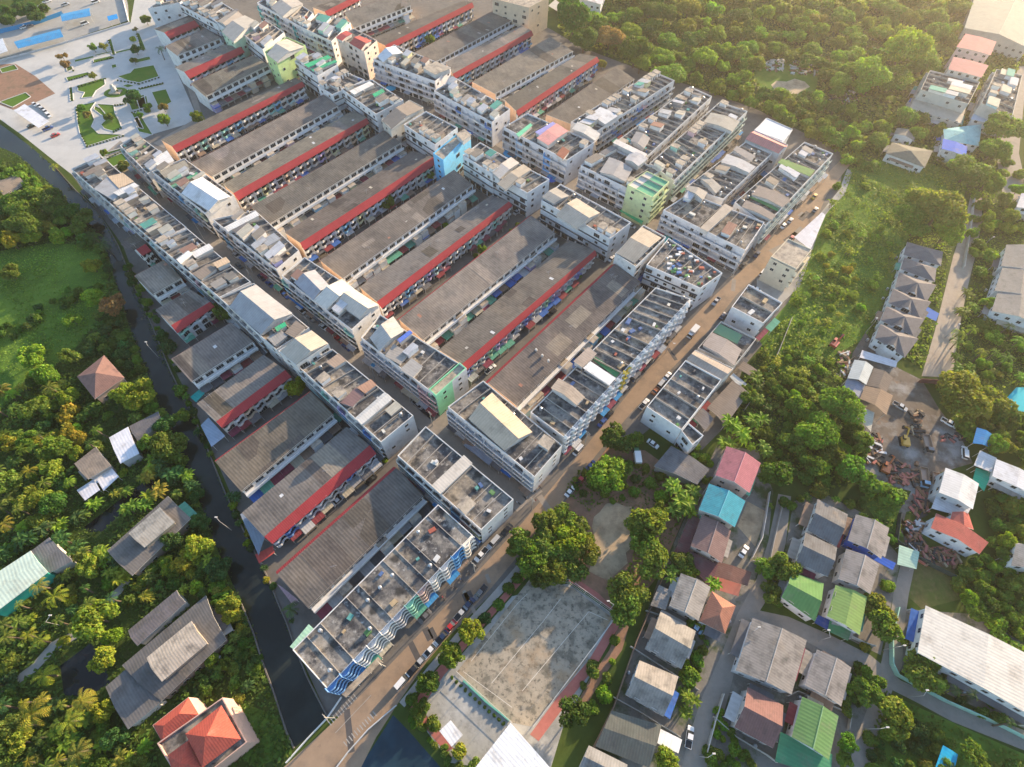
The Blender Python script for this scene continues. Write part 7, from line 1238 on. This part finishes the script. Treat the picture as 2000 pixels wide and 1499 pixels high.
for (a, b, n, w_) in [((575, 590), (690, 690), 6, 'on the car street beside the cream block'), ((850, 812), (870, 800), 3, 'beside the mint corner house'), ((1010, 985), (1060, 945), 4, 'below the corner block with a tan gable'), ((850, 1185), (935, 1100), 6, 'in front of the wavy-balcony row'), ((1200, 790), (1330, 640), 8, 'in front of the long wavy-balcony row'), ((1440, 525), (1490, 470), 4, 'beside the wide white corner block'), ((1150, 395), (1220, 425), 5, 'under the market street awnings'), ((880, 235), (960, 275), 5, 'beside the bright blue building')]:
    for i in range(n):
        q = lerp(a, b, (i+mr.uniform(.1, .7))/n); p = G(*q); p = (p[0], p[1], .03); T = thing('motorbike', p, '', 'motorbike', 'motorbikes parked in the streets'); c_ = mr.choice(['black', 'red', 'blue', 'grey', 'white']); part('body', MOTO, T, p, AH+PI/2+mr.uniform(-.4, .4), CPAL[c_]); CARS.append((T, f"{c_} motorbike", w_, p[:2]))
cnt = {}
for T, d, w_, p in CARS: cnt.setdefault((d, w_), []).append((T, p))
ORD = ['first', 'second', 'third', 'fourth', 'fifth', 'sixth', 'seventh', 'eighth', 'ninth']
for (d, w_), L in cnt.items():
    L.sort(key=lambda t: t[1][1])
    for i, (T, p) in enumerate(L): T['label'] = f"{d} {w_}" if len(L) == 1 else f"{ORD[i]} {d} {w_} from the bridge"
# works machines
def excavator(x, y, col, a, label):
    p = G(x, y, 1); p = (p[0], p[1], 0); T = thing('excavator', p, label, 'excavator'); rot = lambda m: m
    def add(nm, fn, c): m = MB(); fn(m); part(nm, m.mesh(nm), T, p, a, c)
    add('track', lambda m: [m.box(-1.8, 1.8, -1.4, -.85, .02, .8, 'tyre')], None); add('track', lambda m: m.box(-1.8, 1.8, .85, 1.4, .02, .8, 'tyre'), None)
    add('body', lambda m: (m.box(-2.0, 1.2, -1.2, 1.2, .95, 2.0, 'car_paint'), m.box(-.2, .2, -.4, .4, .7, .95, 'dark')), col)
    add('cab', lambda m: (m.box(-.1, 1.3, .25, 1.2, 2.0, 2.9, 'glass'), m.box(-.12, 1.32, .22, 1.22, 2.9, 3.0, 'car_paint')), col)
    add('boom', lambda m: (m.tube((1.0, -.3, 1.6), (3.6, -.3, 4.0), .28, 'car_paint', 6), m.tube((3.6, -.3, 4.0), (5.4, -.3, 1.9), .22, 'car_paint', 6)), col)
    add('bucket', lambda m: m.prism([(4.9, -.9), (5.9, -.8), (5.9, .2), (4.9, .3)], 1.0, 1.9, 'dark'), None)
excavator(1767, 862, (.55, .30, .03), 1.35, 'yellow-orange excavator with raised boom in the works yard')
excavator(1730, 915, (.50, .13, .03), 1.0, 'rust orange excavator among scrap at the lower corner of the works yard')
excavator(1630, 672, (.48, .08, .04), .8, 'red excavator at the edge of the overgrown meadow above the silver workshop')
SC = random.Random(9)
def heap(x0, x1, y0, y1, n, label, cols):
    T = thing('scrap_heap', (*G((x0+x1)/2, (y0+y1)/2)[:2], 0), label, 'scrap'); m = MB()
    for i in range(n):
        p = G(SC.uniform(x0, x1), SC.uniform(y0, y1)); a = SC.uniform(0, PI); l, w_ = SC.uniform(.5, 2.2), SC.uniform(.1, .5); u = (math.cos(a)*l, math.sin(a)*l); v = (-math.sin(a)*w_, math.cos(a)*w_); z = SC.uniform(.2, 1.0)
        m.prism(ccw([(p[0]+u[0]+v[0], p[1]+u[1]+v[1]), (p[0]-u[0]+v[0], p[1]-u[1]+v[1]), (p[0]-u[0]-v[0], p[1]-u[1]-v[1]), (p[0]+u[0]-v[0], p[1]+u[1]-v[1])]), .0, z, SC.choice(cols))
    o = m.build('scrap_pieces', T, (.22, .12, .07)); o['kind'] = 'stuff'
heap(1770, 1800, 1020, 1075, 60, 'heap of rusty metal scrap beside the dark mesh fence', ['paint', 'dark', 'red_path', 'steel']); heap(1800, 1870, 1070, 1105, 60, 'heap of yellow and rusty machine parts below the coral-roofed house', ['paint', 'dark', 'red_path', 'sand']); heap(1735, 1790, 905, 945, 50, 'heap of rusty parts beside the rust orange excavator', ['paint', 'dark', 'red_path'])
heap(1690, 1720, 850, 905, 40, 'heap of dark scrap below the narrow cream shed', ['paint', 'dark', 'red_path', 'steel']); heap(1775, 1800, 800, 850, 22, 'loose rusty parts in the middle of the works yard', ['paint', 'dark', 'sand']); heap(1785, 1810, 960, 1010, 36, 'heap of rusty beams beside the lower pale annex', ['paint', 'dark', 'red_path']); heap(1640, 1668, 690, 735, 40, 'heap of broken boards beside the silver workshop', ['frame', 'paint', 'red_path', 'sand']); heap(1840, 1895, 842, 862, 24, 'rusty girders under the broad tree of the works yard', ['red_path', 'dark']); heap(1495, 1530, 118, 138, 50, 'heap of pale rubbish at the edge of the thicket clearing', ['frame', 'paint', 'pale_concrete']); heap(1545, 1615, 118, 148, 70, 'long heap of pale rubbish behind the thicket clearing', ['frame', 'paint', 'pale_concrete']); heap(1620, 1690, 180, 200, 50, 'scattered rubbish along the thicket track', ['frame', 'paint', 'dark'])
# ---------------------------------------------------------------- street lamps, utility poles
def lamp(x, y, h, a, label, arm=1.8):
    p = G(x, y); T = thing('street_lamp', (p[0], p[1], 0), label, 'street lamp', 'street lamps'); m = MB(); m.tube((p[0], p[1], 0), (p[0], p[1], h), .11, 'concrete', 6, .07); m.build('pole', T); m = MB(); e = (p[0]+math.cos(a)*arm, p[1]+math.sin(a)*arm, h+.25); m.tube((p[0], p[1], h-.1), e, .05, 'frame', 5); m.build('arm', T)
    m = MB(); m.box(e[0]-.4, e[0]+.4, e[1]-.18, e[1]+.18, e[2]-.08, e[2]+.08, 'frame'); m.build('lamp_head', T)
for x, y, h, a, lb in [(452, 1036, 8.5, 2.4, 'concrete lamp post on the canal edge beside the first red-banded terrace'), (311, 700, 8, 2.2, 'lamp post on the canal edge beside the third red-banded terrace'), (1598, 1252, 7, 1.6, 'lamp post on the cross lane above the neighbouring gable house'), (1725, 1270, 7, .2, 'lamp post at the lane crossing beside the pale green wall'), (1772, 1362, 7, .8, 'lamp post at the corner of the meadow and the cross lane'), (1690, 1424, 7, .2, 'lamp post on the side lane beside the ridge-capped green house'), (1366, 1478, 7, .5, 'lamp post on the villa lane near the bottom edge'), (1845, 660, 7, .7, 'lamp post leaning over the dirt lane'), (1912, 490, 7, .5, 'lamp post on the dirt lane beside the uppermost white house'), (1455, 1240, 7, .6, 'lamp post at the corner of the large corner gable house'), (118, 1222, 6, 1.2, 'lamp post on the garden path at the lower left'), (1690, 650, 7, 1.0, 'lamp post behind the last lane house'), (1300, 690, 8, -1, 'lamp post beside the long wavy-balcony row, uphill of the truck'), (1190, 1192, 8, 2.6, 'tall floodlight post at the upper corner of the ball court')]: lamp(x, y, h, a, lb)
def pole(x, y, h, label):
    p = G(x, y); T = thing('utility_pole', (p[0], p[1], 0), label, 'utility pole', 'utility poles'); m = MB(); m.tube((p[0], p[1], 0), (p[0], p[1], h), .17, 'concrete', 7, .11); m.build('pole', T); m = MB(); u = Vector((math.cos(BH), math.sin(BH), 0)); o = Vector((p[0], p[1], 0)); m.tube(o-u*1.1+Vector((0, 0, h-.5)), o+u*1.1+Vector((0, 0, h-.5)), .07, 'concrete', 5); m.tube(o-u*.8+Vector((0, 0, h-1.4)), o+u*.8+Vector((0, 0, h-1.4)), .06, 'concrete', 5); m.build('crossarm', T)
for i, t in enumerate([.10, .21, .32, .43, .54, .65, .77, .88]):
    x = t*(len(ROAD_L)-3)+1; j = int(x); p = lerp(ROAD_L[j], ROAD_L[j+1], x-j); pole(p[0]-3, p[1]-3, 9.5, f"{['first', 'second', 'third', 'fourth', 'fifth', 'sixth', 'seventh', 'eighth'][i]} concrete utility pole along the main road, counted from the bridge")
for i, (x, y) in enumerate([(845, 832), (735, 745), (610, 650), (500, 560), (400, 470)]): pole(x, y, 10, f"{['first', 'second', 'third', 'fourth', 'fifth'][i]} utility pole along the car street, counted from the mint corner house")
# umbrellas and tanks
def umbrella(x, y, r_, col, label):
    p = G(x, y, 2.4); T = thing('market_umbrella', (p[0], p[1], 0), label, 'umbrella', 'market umbrellas'); m = MB(); m.cyl(p[0], p[1], 0, 2.5, .05, 'frame', 6); m.build('pole', T); m = MB(); m.cyl(p[0], p[1], 2.2, 3.0, r_, 'plain', 8, .05); m.build('canopy', T, col)
for x, y, r_, c, lb in [(763, 172, 3, (.03, .30, .48), 'blue market umbrella beside the pale blue ledged block'), (900, 243, 2.6, (.03, .30, .48), 'blue market umbrella beside the bright blue building'), (998, 299, 4, (.03, .24, .48), 'large blue umbrella in the market street crossing'), (1058, 327, 3.6, (.02, .40, .38), 'teal market umbrella below the pink canopied block'), (1077, 349, 2.8, (.03, .10, .42), 'dark blue market umbrella at the grey-tan gabled block'), (1300, 467, 2.8, (.03, .42, .42), 'turquoise umbrella beside the pitched-roof block')]: umbrella(x, y, r_, c, lb)
sheet_roof([(855, 930), (872, 912), (915, 950), (897, 968)][0:0] or [(905, 869), (918, 858), (964, 898), (955, 909)], 3.2, 'long blue-grey sheet awning over the pavement below the corner block', None, (.26, .30, .38), 0, name='shop_awning', cat='awning')
sheet_roof([(976, 918), (984, 908), (1003, 925), (996, 934)], 3.0, 'bright blue tarpaulin awning below the corner block', None, (.02, .12, .40), 0, name='shop_awning', cat='awning')
sheet_roof([(712, 705), (722, 692), (740, 706), (730, 718)], 3.0, 'blue awning at the gap in the car street', None, (.03, .20, .40), 0, name='shop_awning', cat='awning')
sheet_roof([(721, 712), (732, 702), (752, 717), (740, 730)], 3.2, 'pale grey awning next to the blue one in the car street', None, (.42, .42, .43), 0, name='shop_awning', cat='awning')
sheet_roof([(562, 580), (575, 572), (600, 592), (590, 604)], 3.2, 'long blue tarpaulin awning in the car street beside the cream block', None, (.02, .15, .42), 0, name='shop_awning', cat='awning')
sheet_roof([(468, 1004), (476, 1000), (517, 1050), (505, 1085)], 4.4, 'blue-grey sheet lean-to at the canal end of the first red-banded terrace', None, (.20, .24, .30), 0)
sheet_roof([(497, 1083), (532, 1065), (536, 1080), (506, 1101)], 3.6, 'red sheet roof at the canal corner of the first red-banded terrace', None, (.42, .07, .06), 0)
sheet_roof([(391, 830), (406, 815), (440, 852), (413, 873)], 4.2, 'blue-grey sheet lean-to at the canal end of the second red-banded terrace', None, (.30, .36, .46), 0)
sheet_roof([(370, 775), (388, 760), (400, 768), (383, 786)], 3.2, 'teal tarpaulin roof on the canal edge', None, (.02, .28, .26), 0)
sheet_roof([(565, 1263), (602, 1219), (612, 1228), (575, 1270)], 12.2, 'mint green sheet roof at the canal end of the wavy-balcony row', None, (.38, .58, .42), 0)
sheet_roof([(663, 1388), (705, 1330), (745, 1300), (690, 1365)][0:0] or [(665, 1355), (738, 1283), (746, 1292), (676, 1363)], 3.6, 'beige concrete canopy over the pavement at the bridge', None, (.40, .35, .28), 0, mat='slab_light')
sheet_roof([(541, 1120), (548, 1112), (600, 1160), (588, 1176)][0:0] or [(540, 1140), (552, 1148), (582, 1172), (570, 1180)], 3.0, 'dusty pink patio roof at the canal end of the nearest terrace', None, (.40, .27, .30), 0)
# ---------------------------------------------------------------- people on the road
def person(x, y, top, legs, label):
    p = G(x, y, .8); T = thing('person', (p[0], p[1], 0), label, 'person'); me = bpy.data.meshes.new('person_body'); o = bpy.data.objects.new('body', me)
    V = [(0, 0, .95), (0, 0, 1.2), (0, 0, 1.42), (0, 0, 1.52), (0, 0, 1.66), (.1, 0, .9), (.11, .08, .5), (.11, -.02, .07), (.11, .14, .04), (-.1, 0, .9), (-.11, -.1, .5), (-.11, -.2, .08), (-.11, -.06, .04), (.2, 0, 1.4), (.26, .05, 1.12), (.25, .18, .92), (-.2, 0, 1.4), (-.26, -.05, 1.12), (-.25, .04, .9)]
    E_ = [(0, 1), (1, 2), (2, 3), (3, 4), (0, 5), (5, 6), (6, 7), (7, 8), (0, 9), (9, 10), (10, 11), (11, 12), (2, 13), (13, 14), (14, 15), (2, 16), (16, 17), (17, 18)]
    me.from_pydata(V, E_, []); COL.objects.link(o); o.parent = T; md = o.modifiers.new('skin', 'SKIN')
    R_ = [.15, .15, .16, .06, .11, .09, .065, .045, .05, .09, .065, .045, .05, .06, .045, .04, .06, .045, .04]
    for v, r_ in zip(me.skin_vertices[0].data, R_): v.radius = (r_, r_)
    me.skin_vertices[0].data[0].use_root = True; o.modifiers.new('smooth', 'SUBSURF').levels = 1; me.materials.append(MATS['plain']); o.color = (*top, 1)
    m = MB(); m.cyl(p[0], p[1], 1.66, 1.79, .115, 'plain', 10, .06); m.build('hair', T, (.02, .018, .016))
    return T
person(1046, 978, (.35, .06, .05), None, 'person in a dark red top walking on the sunlit main road')
person(1338, 672, (.30, .30, .34), None, 'person in grey clothes walking on the main road beside the truck')
finish_labels()
# ---------------------------------------------------------------- warm haze
def haze():
    m = bpy.data.materials.new('haze'); m.use_nodes = True; t = m.node_tree; t.nodes.remove(t.nodes['Principled BSDF']); v = t.nodes.new('ShaderNodeVolumePrincipled')
    v.inputs['Color'].default_value = (1.0, .94, .86, 1); v.inputs['Density'].default_value = HAZE; v.inputs['Anisotropy'].default_value = .62; t.links.new(v.outputs[0], t.nodes['Material Output'].inputs['Volume']); MATS['haze'] = m
    mb = MB(); mb.box(-1600, 1600, -500, 1900, -1, 185, 'haze'); o = mb.build('haze'); o['kind'] = 'stuff'
if HAZE: haze()
